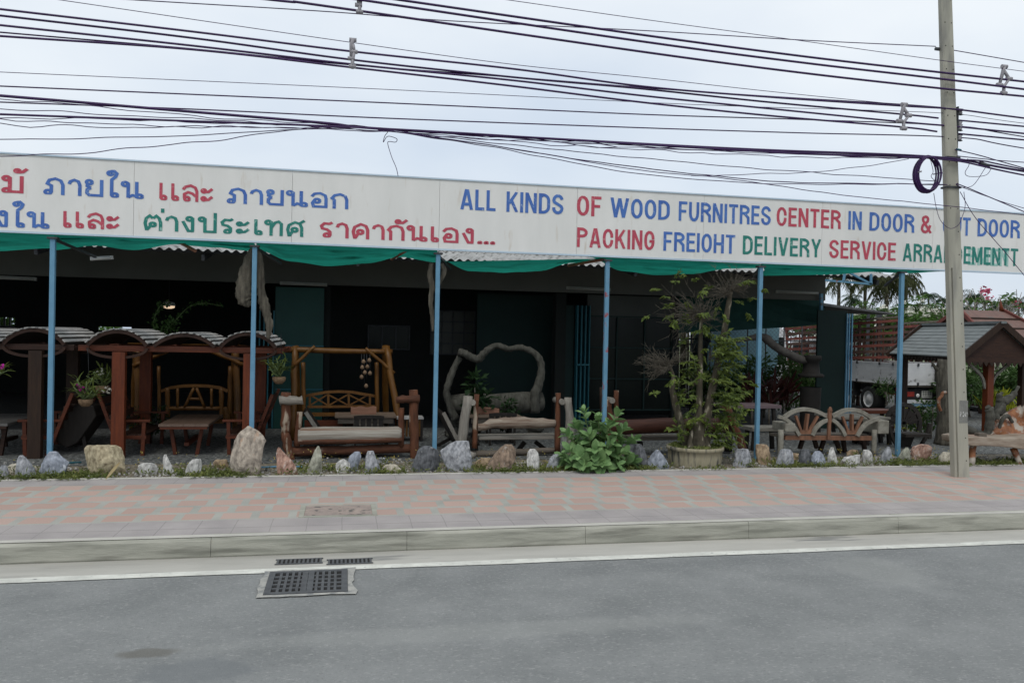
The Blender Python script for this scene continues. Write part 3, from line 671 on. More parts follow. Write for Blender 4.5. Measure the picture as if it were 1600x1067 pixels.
# tube lamps on the lintel and inside
def tube_lamp(px0, py0, px1, py1, Y, lb, m=m_lintel):
    a, d = P(px0, py0, Y), P(px1, py1, Y); c = (a+d)/2; t = thing('tube_lamp', lb, 'lamp', c, group='fluorescent lamps of the shop')
    b = MB(c); b.beam(a+Vector((0, .05, 0)), d+Vector((0, .05, 0)), .05, .07); b.build('housing', m, t)
    b = MB(c); b.tube([a+Vector((.04, -.01, -.01)), d+Vector((-.04, -.01, -.01))], .018, 8); b.build('tube', m_white if Y < 18 else m, t)
m_lampd = M('dusty_lamp', (.34, .34, .31), (.26, .26, .24), scale=4)
tube_lamp(437, 442, 511, 445, BY-.13, 'switched off tube lamp on the grey lintel above the green door', m_lampd)
tube_lamp(886, 449.5, 955, 452.5, BY-.13, 'switched off tube lamp on the lintel behind the rusting post', m_lampd)
tube_lamp(1214, 455.5, 1280, 458, BY-.13, 'switched off tube lamp at the right end of the lintel', m_lampd)
tube_lamp(-10, 433, 56, 436, BY-.13, 'switched off tube lamp at the left end of the lintel', m_lampd)
tube_lamp(140, 404, 176, 402, 16.9, 'short white tube lamp under the roof edge right of the first post', m_white)
def pendant():
    c = P(264, 478, 24); t = thing('pendant_lamp', 'round pendant lamp glowing in the dark hall above the gazebo', 'lamp', c)
    b = MB(c); b.lathe([(.02, .12), (.14, .10), (.17, .02), (.165, 0)], c, 16); b.build('lamp_shade', m_white, t)
    b = MB(c); b.lathe([(.155, .0), (.15, -.05), (.07, -.075), (.0, -.08)], c, 16); b.build('bulb', EM('warm_lamp', (1, .74, .5), .6), t)
    b = MB(c); b.tube([c+Vector((0, 0, .12)), c+Vector((0, 0, 2))], .01, 6); b.build('cord', m_steel, t)
pendant()

# ------------------------------------------------------------------ utility pole and cables
PYY = 11.72
def pole():
    cx0, cx1 = P(1493.5, 745, PYY).x, P(1516.5, 745, PYY).x
    zt_ = 9.2; topL, topR = P(1472, 0, PYY), P(1489, 0, PYY)
    def xl(z): return cx0+(topL.x-cx0)*z/topL.z
    def xr(z): return cx1+(topR.x-cx1)*z/topR.z
    org = ((cx0+cx1)/2, PYY+.07, 0)
    t = thing('utility_pole', 'tall tapered concrete utility pole standing in the pavement before the sign', 'pole', org)
    zg = P(1480, 420, PYY).z; b = MB(org); N = 26
    def sect(z, g):
        a, d = xl(z), xr(z); W = d-a; dp = .145-.004*z; y = PYY; gd = .03*g+.0005
        pts = [(a, y+.02), (a+.02, y), (a+W*.09, y), (a+W*.11, y+gd), (a+W*.19, y+gd), (a+W*.22, y), (d-.02, y), (d, y+.02), (d, y+dp-.02), (d-.02, y+dp), (a+.02, y+dp), (a, y+dp-.02)]
        return [(px, py, z) for px, py in pts]
    zs = [-.3]+[zg*i/12 for i in range(13)]+[zg+.02]+[zg+(zt_-zg)*i/10 for i in range(1, 11)]
    vs = []
    for z in zs: vs += sect(z, 1 if z <= zg else 0)
    n = 12; K = len(zs)
    b.add(vs, [(i*n+k, i*n+(k+1) % n, (i+1)*n+(k+1) % n, (i+1)*n+k) for i in range(K-1) for k in range(n)]+[tuple((K-1)*n+k for k in range(n))])
    b.build('shaft', m_conc, t)
    b = MB(org)
    for z in [.28+.385*i for i in range(22)]:
        a, d = xl(z), xr(z)
        for fr in ((.75,) if z < 4.2 else (.2, .78)):
            x = a+(d-a)*fr; b.lathe([(.0, 0), (.011, 0)], (0, 0, 0), 8)
            k = len(b.v)-16
            for q in range(k, len(b.v)):
                v = b.v[q]; b.v[q] = Vector((x+v.x, PYY-.002, z+v.y))
    o = b.build('bolt_holes', m_hole, t)
    # number plate patch and its worn white stencil
    z0 = P(1503, 646, PYY).z; a, d = xl(z0), xr(z0)
    b = MB(org); b.box((a+(d-a)*.66, PYY-.0015, z0+.03), ((d-a)*.6, .003, .38)); b.build('grey_patch', M('grey_patch', (.22, .22, .20), (.15, .15, .14), scale=7, bump=.3, bscale=30), t)
    me = text_mesh('P 241', .015); xs = [v.co.x for v in me.vertices]; wd = max(xs)
    for v in me.vertices: v.co = Vector((a+(d-a)*.40+v.co.x/wd*(d-a)*.52, PYY-.004, z0-.05+v.co.y*.11))-Vector(org)
    me.materials.append(M('worn_stencil', (.62, .62, .6), (.3, .3, .28), scale=30, lo=.4, hi=.6)); o = bpy.data.objects.new('stencil_number', me); COL.objects.link(o); o.parent = t
    # rack of spool insulators on its right side
    b = MB(org); zr0, zr1 = P(1494, 226, PYY).z, P(1494, 170, PYY).z; x = xr(zr0)+.012
    b.box((x, PYY+.06, (zr0+zr1)/2), (.02, .06, zr1-zr0+.1))
    for py in (173, 192, 198, 214): z = P(1494, py, PYY).z; b.box((x+.05, PYY+.06, z+.045), (.1, .05, .012)); b.box((x+.05, PYY+.06, z-.045), (.1, .05, .012))
    b.build('insulator_rack', m_steel, t)
    for py in (173, 192, 198, 214):
        z = P(1494, py, PYY).z; b = MB(org); b.lathe([(0, -.035), (.035, -.035), (.04, -.01), (.025, 0), (.04, .01), (.035, .035), (0, .035)], (x+.055, PYY+.06, z), 10); b.build('insulator', m_insul, t)
    b = MB(org); z = P(1480, 292, PYY).z; b.box(((xl(z)+xr(z))/2, PYY+.06, z), (xr(z)-xl(z)+.03, .165, .03)); z = P(1480, 246, PYY).z; b.box(((xl(z)+xr(z))/2, PYY+.06, z), (xr(z)-xl(z)+.03, .165, .035)); b.build('steel_band', m_steel, t)
    b = MB(org); z = P(1464, 73, PYY).z; b.tube([(xl(z)-.07, PYY+.1, z), (xl(z)+.02, PYY+.1, z)], .03, 8); b.build('end_clamp', m_steel, t)
    b = MB(org); z = P(1490, 234, PYY).z; b.tube([(xl(z)+.17, PYY-.03, z), (xr(z)+.02, PYY-.03, z-.01)], .02, 8); b.build('green_clamp', m_teal, t)
pole()
def cable(pts, r, lb, Y=PYY, ext=True, mat=m_cable, wig=0, grp='overhead cables along the road'):
    q = [Vector((a, b, 0)) for a, b in pts]
    if ext:
        if q[0].x <= 2: q.insert(0, q[0]+(q[0]-q[1]).normalized()*420)
        if q[-1].x >= 1598: q.append(q[-1]+(q[-1]-q[-2]).normalized()*420)
        if q[0].y <= 2 and q[0].x > 2: q.insert(0, q[0]+(q[0]-q[1]).normalized()*500)
    q = catmull(q, 10)
    w3 = [P(p.x, p.y, Y+(.03*noise.noise((p.x*.01, Y*7, 0)))) for p in q]
    if wig: w3 = [p+Vector((0, noise.noise((p.x*1.7, r*999, pts[0][1]))*wig, noise.noise((p.x*2.1, pts[0][1]*.37, 3))*wig)) for p in w3]
    b = MB(w3[len(w3)//2]); b.tube(w3, r, 5, cap=False)
    return tag(b.build('overhead_cable', mat), lb, 'cable', grp)
A, Bq, Cq = .0185, .013, .0078
cable([(620, 0), (1000, 54.7), (1250, 88), (1464, 113), (1600, 128)], A, 'thick topmost cable of the upper three, passing the pole high up', PYY-.10)
cable([(560, 0), (1000, 65), (1250, 98), (1464, 123), (1600, 140)], A, 'thick middle cable of the upper three crossing the pole', PYY-.14)
cable([(420, 0), (500, 9), (1000, 81), (1250, 114), (1464, 138), (1600, 151)], A, 'thick lowest cable of the upper three crossing the pole', PYY-.10)
cable([(200, 0), (500, 18), (700, 33), (1000, 48), (1250, 63), (1462, 73)], Cq, 'thin line that ends on the clamp at the left of the pole', PYY+.1)
cable([(1490, 79), (1600, 98)], Cq, 'thin line leaving the pole top to the right edge', PYY+.1)
cable([(790, 0), (1000, 30), (1200, 57), (1464, 94), (1600, 112)], .0055, 'very thin messenger wire above the upper three cables', PYY-.12)
cable([(90, 0), (550, 67), (800, 101), (1000, 121), (1200, 143), (1408, 164)], .0055, 'thin messenger wire running into the right spacer from the top left', PYY-.02)
cable([(0, 15), (300, 50), (550, 81), (800, 108), (1000, 135), (1200, 152), (1410, 166), (1490, 171), (1600, 185)], Bq+.003, 'topmost thick cable of the middle bundle through both spacers', PYY+.0)
cable([(0, 25), (300, 60), (550, 94), (800, 121), (1000, 139), (1200, 160), (1410, 179), (1466, 185)], Bq+.003, 'second thick cable of the middle bundle through both spacers', PYY+.06)
cable([(1494, 188), (1600, 198)], Bq+.002, 'cable carrying on right from the second insulator', PYY+.06)
cable([(0, 40), (300, 72), (550, 101), (800, 126), (1000, 149.6), (1200, 170), (1410, 191), (1492, 198), (1600, 209)], Bq+.003, 'third thick cable of the middle bundle tied to the rack', PYY+.03)
cable([(0, 51), (300, 77), (550, 102), (800, 121), (1000, 137), (1200, 151), (1400, 163), (1490, 170)], Bq-.002, 'thinner cable crossing inside the middle bundle to the top insulator', PYY+.08)
cable([(0, 57), (300, 78), (550, 106), (800, 135), (1000, 160), (1200, 181), (1410, 199), (1464, 206)], Bq+.003, 'lowest thick cable of the middle bundle, bottom of both spacers', PYY+.0)
cable([(1494, 209), (1600, 219)], Bq+.002, 'cable carrying on right below the third insulator', PYY+.06)
cable([(0, 113), (600, 140), (1000, 160), (1200, 168), (1470, 177), (1600, 193)], .005, 'very thin wire halfway between the middle bundle and the lower cables', PYY+.04)
cable([(0, 135), (600, 161), (1000, 179), (1250, 187), (1490, 197), (1600, 214)], .010, 'single thin cable just under the middle bundle', PYY+.05)
cable([(0, 160), (300, 171), (600, 185), (1000, 200), (1250, 208), (1494, 215), (1600, 232)], .010, 'single cable tied to the lowest insulator of the pole rack', PYY+.05)
cable([(0, 150), (120, 160), (250, 171), (500, 192), (600, 202), (1000, 225), (1200, 235), (1464, 246), (1600, 268)], .020, 'thick telephone trunk cable bundled low across the whole view', PYY-.05)
cable([(0, 179), (250, 188), (500, 197), (700, 207), (1000, 226), (1250, 240), (1470, 249), (1600, 274)], .015, 'second telephone trunk cable lying on the thick one', PYY-.09)
fine = [[(0, 155), (60, 160), (120, 166), (350, 184), (520, 196), (700, 209), (1000, 229), (1460, 245)], [(0, 171), (160, 178), (300, 187), (520, 199), (760, 214), (1000, 228), (1300, 243), (1460, 248)],
        [(0, 183), (200, 187), (350, 193), (520, 199), (720, 213), (1000, 232), (1440, 246)], [(0, 195), (150, 198), (300, 199), (450, 199), (560, 200), (740, 212), (1000, 230), (1440, 249)],
        [(0, 187), (120, 192), (240, 197), (480, 201), (600, 206), (800, 222), (1000, 234), (1200, 244), (1440, 247)]]
for i, f in enumerate(fine): cable(f, .006, 'fine black wire woven into the telephone bundle', PYY-.06-.02*i, wig=.045)
cable([(0, 219), (150, 216), (300, 212), (420, 205), (520, 199)], .0065, 'wavy thin wire rising to the bundle from the left edge', PYY-.1, wig=.03)
cable([(0, 244), (100, 241), (220, 230), (300, 224), (400, 212), (470, 204), (520, 200)], .0065, 'lowest wavy wire rising to the bundle above the sign end', PYY-.1, wig=.035)
cable([(590, 203), (700, 219), (800, 236), (900, 255), (1000, 272), (1150, 285), (1250, 288), (1430, 288), (1475, 288)], .0065, 'sagging drop wire ending low on the pole', PYY-.06, wig=.02)
cable([(600, 204), (700, 218), (800, 233), (1000, 262), (1200, 283), (1350, 287), (1480, 289)], .008, 'drop wire leaving the bundle toward the blue pole clamp', PYY-.02, wig=.02)
cable([(610, 205), (720, 220), (850, 241), (1000, 266), (1150, 281), (1300, 303), (1480, 322), (1600, 336)], .0065, 'long drop wire dipping across the top edge of the sign at right', PYY-.16, wig=.015)
cable([(640, 207), (800, 227), (1000, 247), (1150, 261), (1270, 270), (1464, 283)], .0065, 'upper drop wire running from the bundle to the coil', PYY-.08, wig=.02)
cable([(1080, 275), (1140, 273), (1270, 269), (1360, 258), (1420, 248)], .0055, 'thin wire curving up to the coil against the other drop wires', PYY-.1, wig=.02)
cable([(606, 206), (601, 213), (599, 222), (604, 214), (610, 213), (620, 217), (618, 222), (608, 221), (606, 225), (612, 245), (619, 262), (622, 275)], .005, 'loose thread of wire hanging from the bundle to the sign top', PYY-.05, ext=False, wig=.01)
cable([(1492, 234), (1530, 243), (1600, 263)], .009, 'cable leaving the green clamp down to the right edge', PYY-.03)
cable([(1495, 244), (1560, 251), (1600, 254)], .008, 'upper thin cable right of the pole at coil height', PYY-.05)
cable([(1495, 250), (1536, 252), (1600, 265)], .013, 'thick cable right of the pole at coil height', PYY-.07)
cable([(1494, 289), (1505, 291), (1600, 331)], .009, 'dark drop cable slanting down right from the blue clamp', PYY-.04)
cable([(1496, 291), (1520, 300), (1600, 326), ], .006, 'thin companion of the drop cable slanting down right', PYY-.05, wig=.02)
cable([(1500, 300), (1525, 340), (1556, 378), (1600, 430)], .006, 'loose wire hanging from the pole across the end of the sign', PYY-.1, wig=.03)
cable([(1540, 262), (1520, 290), (1500, 292), (1496, 286)], .005, 'slack loop of wire at the right of the pole', PYY-.08, ext=False)
cable([(1550, 262), (1540, 274), (1515, 276), (1508, 270), (1514, 258), (1512, 248)], .005, 'small slack wire loop hanging below the splice box', PYY-.08, ext=False)
cable([(1454, 250), (1458, 268), (1455, 276), (1462, 284)], .005, 'short wire tail hanging inside the cable coil', PYY-.12, ext=False)
cable([(1459, 302), (1463, 325), (1470, 345), (1484, 357), (1497, 352), (1503, 340), (1508, 322), (1506, 300)], .005, 'slack wire loop hanging round the pole below the coil', PYY-.1, ext=False)
# splice
p = P(1538, 257, PYY-.07); b = MB(p); b.tube([p-Vector((.09, 0, -.02)), p+Vector((.09, 0, -.03))], .035, 8); tag(b.build('splice_box', m_steel), 'small dark splice closure on the thick cable right of the pole', 'splice')
# coil of spare cable
c = P(1451, 272, PYY-.16); t = thing('cable_coil', 'oval coil of spare black cable hung on the pole', 'cable coil', c); b = MB(c)
for k in range(7):
    pts = []; rx, rz = .165+.012*(k % 3), .27+.012*(k % 4)
    for i in range(29):
        a = 2*pi*i/28; pts.append(c+Vector((cos(a)*rx, -.03+.02*k-.06*cos(a), sin(a)*rz)))
    b.tube(pts, .013, 6, cap=False)
b.build('loops', m_cable, t)
b = MB(c)
for s in (-1, 1): b.tube([c+Vector((s*.155, .09, .02)), c+Vector((s*.20, -.08, .02)), c+Vector((s*.21, -.08, 0))], .01, 6)
b.build('tie', m_insul, t)
# cable spacers
def spacer(cx, cy, k, lb, slim=False, Y=PYY-.06):
    c = P(cx, cy, Y); t = thing('cable_spacer', lb, 'spacer', c, group='insulating spacers on the cables'); b = MB(c); u = mpp(cx, Y)*k
    def q(x, y): return c+Vector((x*u, -.05, -y*u))
    pts = [(-1, -20), (-8 if not slim else -2, 8), (0, 14), (9 if not slim else 2, -2)]
    b.tube([q(0, -22), q(-2, -14), q(*pts[1])], [.035, .03, .024], 8); b.tube([q(0, -14), q(pts[3][0]*.9, -4)], .026, 8)
    b.tube([q(*pts[1]), q(0, 10), q(*pts[3])], .024, 8); b.tube([q(0, 8), q(0, 23)], [.024, .03], 8); b.build('frame', m_insul, t)
    for x, y in ((0, -21), (pts[1][0], 8), (pts[3][0], -3), (0, 20)):
        b = MB(c); b.tube([q(x, y)+Vector((-.05, 0, 0)), q(x, y)+Vector((.05, 0, 0))], .034 if not slim else .03, 8); b.build('clamp', m_insul, t)
spacer(1565, 127, 1.0, 'diamond shaped grey spacer on the upper cables right of the pole')
spacer(1409, 184, .9, 'diamond shaped grey spacer on the middle cables left of the pole')
spacer(551, 86, 1.0, 'slim grey spacer on the middle cables above the Thai lettering', True)
spacer(562, 4, .85, 'slim grey spacer on the upper cables at the top edge', True)

# ------------------------------------------------------------------ woods
m_redwood = M('red_stained_wood', (.165, .036, .010), (.085, .02, .008), scale=5, rough=.55, stretch=(5, 5, .6), bump=.15)
m_redwoodx = M('red_stained_rail', (0.1200, 0.0288, 0.0096), (0.0600, 0.0160, 0.0072), scale=5, rough=.55, stretch=(.6, 5, 5), bump=.15)
m_brownwood = M('brown_stained_wood', (0.0360, 0.0182, 0.0096), (0.0192, 0.0096, 0.0058), scale=5, rough=.6, stretch=(5, 5, .6), bump=.15)
m_brownwoodx = M('brown_stained_rail', (0.0480, 0.0210, 0.0120), (0.0240, 0.0108, 0.0072), scale=5, rough=.6, stretch=(.6, 5, 5), bump=.15)
m_slat = M('grey_shingle', (.52, .50, .475), (.28, .27, .255), scale=4, rough=.85, stretch=(4, .5, 4), bump=.2)
m_yellow = M('yellow_varnished_log', (0.1440, 0.0648, 0.0120), (0.0912, 0.0360, 0.0058), scale=4, rough=.45, stretch=(2, 2, .8), bump=.15, spot=(.11, .045, .012), spot_s=6, spot_t=.66)
m_bark = M('red_brown_bark', (0.1520, 0.0576, 0.0272), (0.0600, 0.0240, 0.0136), scale=5, rough=.8, stretch=(2.5, 2.5, .7), bump=.6, bscale=12, spot=(.36, .29, .22), spot_s=2.6, spot_t=.60, spot_w=.03)
m_barkx = M('red_brown_bark_rail', (0.1280, 0.0496, 0.0256), (0.0520, 0.0216, 0.0128), scale=5, rough=.8, stretch=(.7, 3, 3), bump=.6, bscale=12, spot=(.30, .25, .2), spot_s=2.6, spot_t=.64, spot_w=.03)
m_weatherx = M('weathered_log', (0.3400, 0.3145, 0.2720), (0.1445, 0.1232, 0.1020), scale=5, rough=.9, stretch=(.35, 5, 5), bump=.6, bscale=9)
m_weather = M('weathered_post', (0.3145, 0.2932, 0.2550), (0.1530, 0.1318, 0.1105), scale=5, rough=.9, stretch=(4, 4, .5), bump=.5, bscale=9)
m_weatherd = M('dark_weathered_rail', (.16, .135, .11), (.07, .058, .046), scale=5, rough=.9, stretch=(.4, 4, 4), bump=.5, bscale=9)
m_drift = M('driftwood', (0.0930, 0.0907, 0.0767), (0.0349, 0.0335, 0.0270), scale=5, rough=.95, stretch=(3, 3, 1), bump=.7, bscale=8)
m_driftd = M('hanging_driftwood', (0.1600, 0.1440, 0.1120), (0.0400, 0.0352, 0.0272), scale=4, rough=.95, stretch=(5, 5, .6), bump=.8, bscale=7)
m_orange = M('lacquered_root', (.30, .125, .05), (.15, .055, .027), scale=6, rough=.5, stretch=(1.5, 1.5, 1.5), bump=.5, bscale=9, spot=(.36, .32, .27), spot_s=3.5, spot_t=.54, spot_w=.05)
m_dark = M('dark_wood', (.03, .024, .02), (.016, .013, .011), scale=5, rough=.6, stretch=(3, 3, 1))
m_board = M('pinkish_board', (0.3360, 0.1760, 0.1120), (0.2240, 0.1040, 0.0680), scale=4, rough=.6, stretch=(.6, 4, 4), bump=.1)
m_tabletop = M('table_board', (0.2295, 0.1658, 0.1211), (0.1403, 0.0988, 0.0701), scale=4, rough=.6, stretch=(.6, 4, 4), bump=.1)
m_brownlog = M('polished_brown_log', (0.0805, 0.0294, 0.0182), (0.0385, 0.0140, 0.0098), scale=4, rough=.5, stretch=(.5, 4, 4), bump=.3)

# ------------------------------------------------------------------ gazebos
def gazebo(ox, oy, mp, mr, lb, ms=m_slat, mh=m_brownwoodx):
    """three barrel vaults side by side on posts; local x from its middle, y from its front"""
    o = (ox, oy, 0); t = thing('barrel_roof_gazebo', lb, 'gazebo', o, group='barrel roofed gazebos'); D = 2.0
    zb = 1.90; cs = (-1.08, 0.0, 1.06); hw = .47
    def pt(x, y, z): return (ox+x, oy+y, z)
    for y in (.06, D-.06):
        b = MB(o); b.beam(pt(-1.72, y, zb-.02), pt(1.66, y, zb-.02), .07, .10); b.build('beam', mr, t, bevel=.006)
    for x in (cs[0], cs[2]):
        for y in (.0, D-.1):
            b = MB(o); b.box(pt(x+.03, y-.02, .9), (.21, .14, 1.84)); b.build('post', mp, t, bevel=.008)
    for i, cx in enumerate(cs):
        h = (.24, .20, .24)[i]; w_ = hw if i != 1 else .5; rad = (w_*w_+h*h)/(2*h); cz = zb+.03+h-rad; an = math.asin(w_/rad)
        for y in (-.03, D+.0):
            b = MB(o); b.strip([pt(cx+rad*sin(-an+2*an*k/18), y, cz+rad*cos(-an+2*an*k/18)) for k in range(19)], .06, .05); b.build('arch_rim', mh, t)
            if i != 1:
                b = MB(o); b.strip([pt(cx+w_*cos(pi*k/18), y, zb-.01-.165*sin(pi*k/18)**1.0) for k in range(19)], .045, .06); b.build('hoop', mh, t)
        b = MB(o); ns = 11
        for k in range(ns):
            a = -an+2*an*(k+.5)/ns; rot = Matrix.Rotation(a, 3, 'Y'); c = pt(cx+(rad+.045)*sin(a), D/2+random.uniform(-.03, .03), cz+(rad+.045)*cos(a))
            b.box(c, (2*an*rad/ns*.60, D+.18, .018), rot)
        b.build('vault_slats', ms, t)
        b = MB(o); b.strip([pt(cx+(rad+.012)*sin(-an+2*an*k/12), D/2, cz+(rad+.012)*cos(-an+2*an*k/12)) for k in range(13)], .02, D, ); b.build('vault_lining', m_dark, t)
    for x in (-.55, .53, 1.6, -1.62):
        b = MB(o); b.box(pt(x, D/2, zb-.03), (.06, D-.2, .07)); b.build('purlin', mr, t)
    return t
g2 = P(288, 600, 14.9); gazebo(g2.x, 14.9, m_redwood, m_redwoodx, 'red stained wooden gazebo with three small barrel roofs around a picnic table')
g1x = P(57, 600, 15.0).x-1.09; gazebo(g1x, 15.0, m_brownwood, m_brownwoodx, 'dark brown wooden gazebo with barrel roofs at the left edge')
# picnic table
def ptable(px0, px1, py, Yf, D, lb, mt, mr, leg=True):
    a, d = P(px0, py, Yf), P(px1, py, Yf); z = a.z; c = Vector(((a.x+d.x)/2, Yf+D/2, 0)); w_ = d.x-a.x
    t = thing('picnic_table', lb, 'table', c)
    b = MB(c); 
    for k in range(4): b.box((c.x-w_/2+w_*(k+.5)/4, c.y, z-.02), (w_/4-.004, D, .045))
    b.build('table_top', mt, t, bevel=.004)
    for y in (Yf+.03, Yf+D-.03):
        b = MB(c); b.box((c.x, y, z-.065), (w_-.05, .04, .045)); b.build('apron', mr, t)
    for y in (Yf+.3, Yf+D-.3):
        for s in (-1, 1):
            b = MB(c); b.beam((c.x+s*.32*w_, y, z-.05), (c.x+s*.05*w_, y, .02) if not leg else (c.x+s*.22*w_, y, 0), .06, .07); b.build('leg', mr, t)
    b = MB(c); b.beam((c.x, Yf+.3, .18), (c.x, Yf+D-.3, .18), .08, .06); b.build('stretcher', mr, t)
    return t
ptable(247, 326, 663, 14.95, 1.75, 'low wooden picnic table under the red gazebo', m_tabletop2 if 'm_tabletop2' in globals() else M('brown_table_top', (.16, .105, .075), (.09, .058, .042), scale=4, rough=.45, stretch=(4, .6, 4), spec=.5), m_redwoodx)
ptable(-66, 12, 662, 15.05, 1.7, 'grey topped picnic table cut by the left edge of the view', M('grey_table_top', (.15, .14, .13), (.09, .085, .08), scale=4, rough=.45, stretch=(4, .6, 4), spec=.5), m_brownwoodx)
def bench(x, y, face, lb, mr, ms, L=1.55, zs=.36):
    """seat runs back from y; face=+1 looks right"""
    o = (x, y, 0); t = thing('garden_bench', lb, 'bench', o, group='benches under the gazebos')
    def pt(a, yy, z): return (x+face*a, y+yy, z)
    b = MB(o)
    for k in range(3): b.box(pt(.08+.15*k, L/2, zs), (.14, L, .03))
    b.build('seat', ms, t, bevel=.003)
    b = MB(o)
    for k in range(4):
        b.beam(pt(-.06-.075*k, 0, zs+.14+.15*k), pt(-.06-.075*k, L, zs+.14+.15*k), .03, .12)
    b.build('backrest', ms, t)
    for yy in (.02, L-.02):
        b = MB(o); b.beam(pt(-.33, yy, zs+.72), pt(.06, yy, 0), .06, .055); b.build('back_post', mr, t)
        b = MB(o); b.beam(pt(.42, yy, zs+.24), pt(.40, yy, 0), .06, .055); b.build('leg', mr, t)
        b = MB(o); b.beam(pt(-.16, yy, zs+.25), pt(.52, yy, zs+.25), .08, .04); b.build('armrest', mr, t, bevel=.004)
        b = MB(o); b.beam(pt(-.02, yy, zs-.04), pt(.46, yy, zs-.04), .06, .06); b.build('seat_rail', mr, t)
    return t
bx = P(183, 690, 15.1).x; bench(bx, 15.15, 1, 'red stained garden bench left of the picnic table, facing right', m_redwoodx, m_brownwoodx)
bx = P(383, 690, 15.1).x; bench(bx+.12, 15.15, -1, 'red stained garden bench behind the tall slab rock, facing left', m_redwoodx, m_brownwoodx)
bx = P(84, 690, 15.2).x; bench(bx-.05, 15.2, -1, 'red railed garden bench behind the first blue post', m_redwoodx, m_brownwoodx)
# dark round-topped slab between the gazebos
c = G(125, 703); c.y = 15.6; c.x = P(122, 690, 15.6).x; t = thing('curved_bench', 'dark curved wooden seat lying between the two gazebos', 'seat', c); b = MB(c)
pl = [P(q[0], q[1], 15.6) for q in ((86, 688), (90, 668), (98, 645), (110, 633), (128, 630), (146, 634), (150, 650), (138, 668), (120, 692), (104, 700))]
b.prism(pl, .35, (.3, 1, 0)); b.build('curved_slab', m_dark, t, bevel=.02)
b = MB(c); b.strip([P(q[0], q[1], 15.57) for q in ((86, 690), (90, 668), (97, 647), (108, 634), (120, 629))], .06, .10); b.build('rim', m_brownwood, t)
b = MB(c); b.beam(P(128, 660, 15.7), P(134, 702, 15.7), .06, .06); b.build('leg', m_dark, t)

# ------------------------------------------------------------------ yellow log swings
def plog(b, pts, r, Y, n=8):
    b.tube([P(x, y, Y) for x, y in pts], r, n, jit=.04)
def swing_b():
    Y = 17.4; o = G(530, 690); o.y = Y; o.x = P(530, 600, Y).x; o.z = 0
    t = thing('log_swing', 'yellow varnished log garden swing with lattice backrest before the green door', 'garden swing', o, group='yellow log garden swings')
    zt_ = P(530, 548, Y).z
    for (x, xb, dy, r) in ((461, 459, -.35, .065), (463, 470, .7, .055), (604, 628, -.45, .07), (602, 604, .75, .07)):
        b = MB(o); a = P(x, 541, Y); g = P(xb, 600, Y+dy); b.log(a, (g.x, Y+dy, 0), r, r*1.05, wob=.1); b.build('post', m_yellow, t)
    b = MB(o); b.log(P(446, 546.5, Y), P(613, 549.5, Y), .062, .058); b.build('top_beam', m_yellow, t)
    for q in ((456, 574, 492, 541), (571, 544, 616, 583)):
        b = MB(o); b.log(P(q[0], q[1], Y-.14), P(q[2], q[3], Y-.14), .036); b.build('brace', m_yellow, t)
    Yb = Y+.25
    for q in ((473.5, 566), (588.5, 566)):
        b = MB(o); b.log(P(q[0], q[1], Yb-.2), P(q[0]+1, 650, Yb-.2), .045); b.build('hanger_post', m_yellow, t)
    b = MB(o); b.strip([P(x, y, Yb) for x, y in ((474, 619), (490, 616), (510, 612.5), (530, 611.5), (550, 612.5), (570, 616), (588, 619))], .055, .06); b.build('back_rail', m_yellow, t)
    b = MB(o); b.beam(P(480, 635.5, Yb), P(590, 634.5, Yb), .05, .05); b.build('back_rail', m_yellow, t)
    for k, x in enumerate((484, 513, 545, 578)):
        b = MB(o); b.beam(P(x, 615, Yb), P(x, 634, Yb), .045, .04); b.build('back_stile', m_yellow, t)
        if k < 3:
            x2 = (513, 545, 578)[k]
            for e in (0, 1):
                b = MB(o); b.beam(P(x+1, (617, 633)[e], Yb+.02*e-.01), P(x2-1, (633, 616)[e], Yb+.02*e-.01), .03, .03); b.build('lattice_bar', m_yellow, t)
    zs = P(530, 645, Yb).z; b = MB(o); x0, x1 = P(478, 645, Yb).x, P(590, 645, Yb).x
    for k in range(4): b.box(((x0+x1)/2, Yb-.1-.13*k, zs), (x1-x0, .11, .03))
    b.build('seat', m_yellow, t)
    b = MB(o); b.beam((x0, Yb-.5, zs-.2), (x1, Yb-.5, zs-.2), .05, .2); b.build('foot_board', m_redwoodx, t)
swing_b()
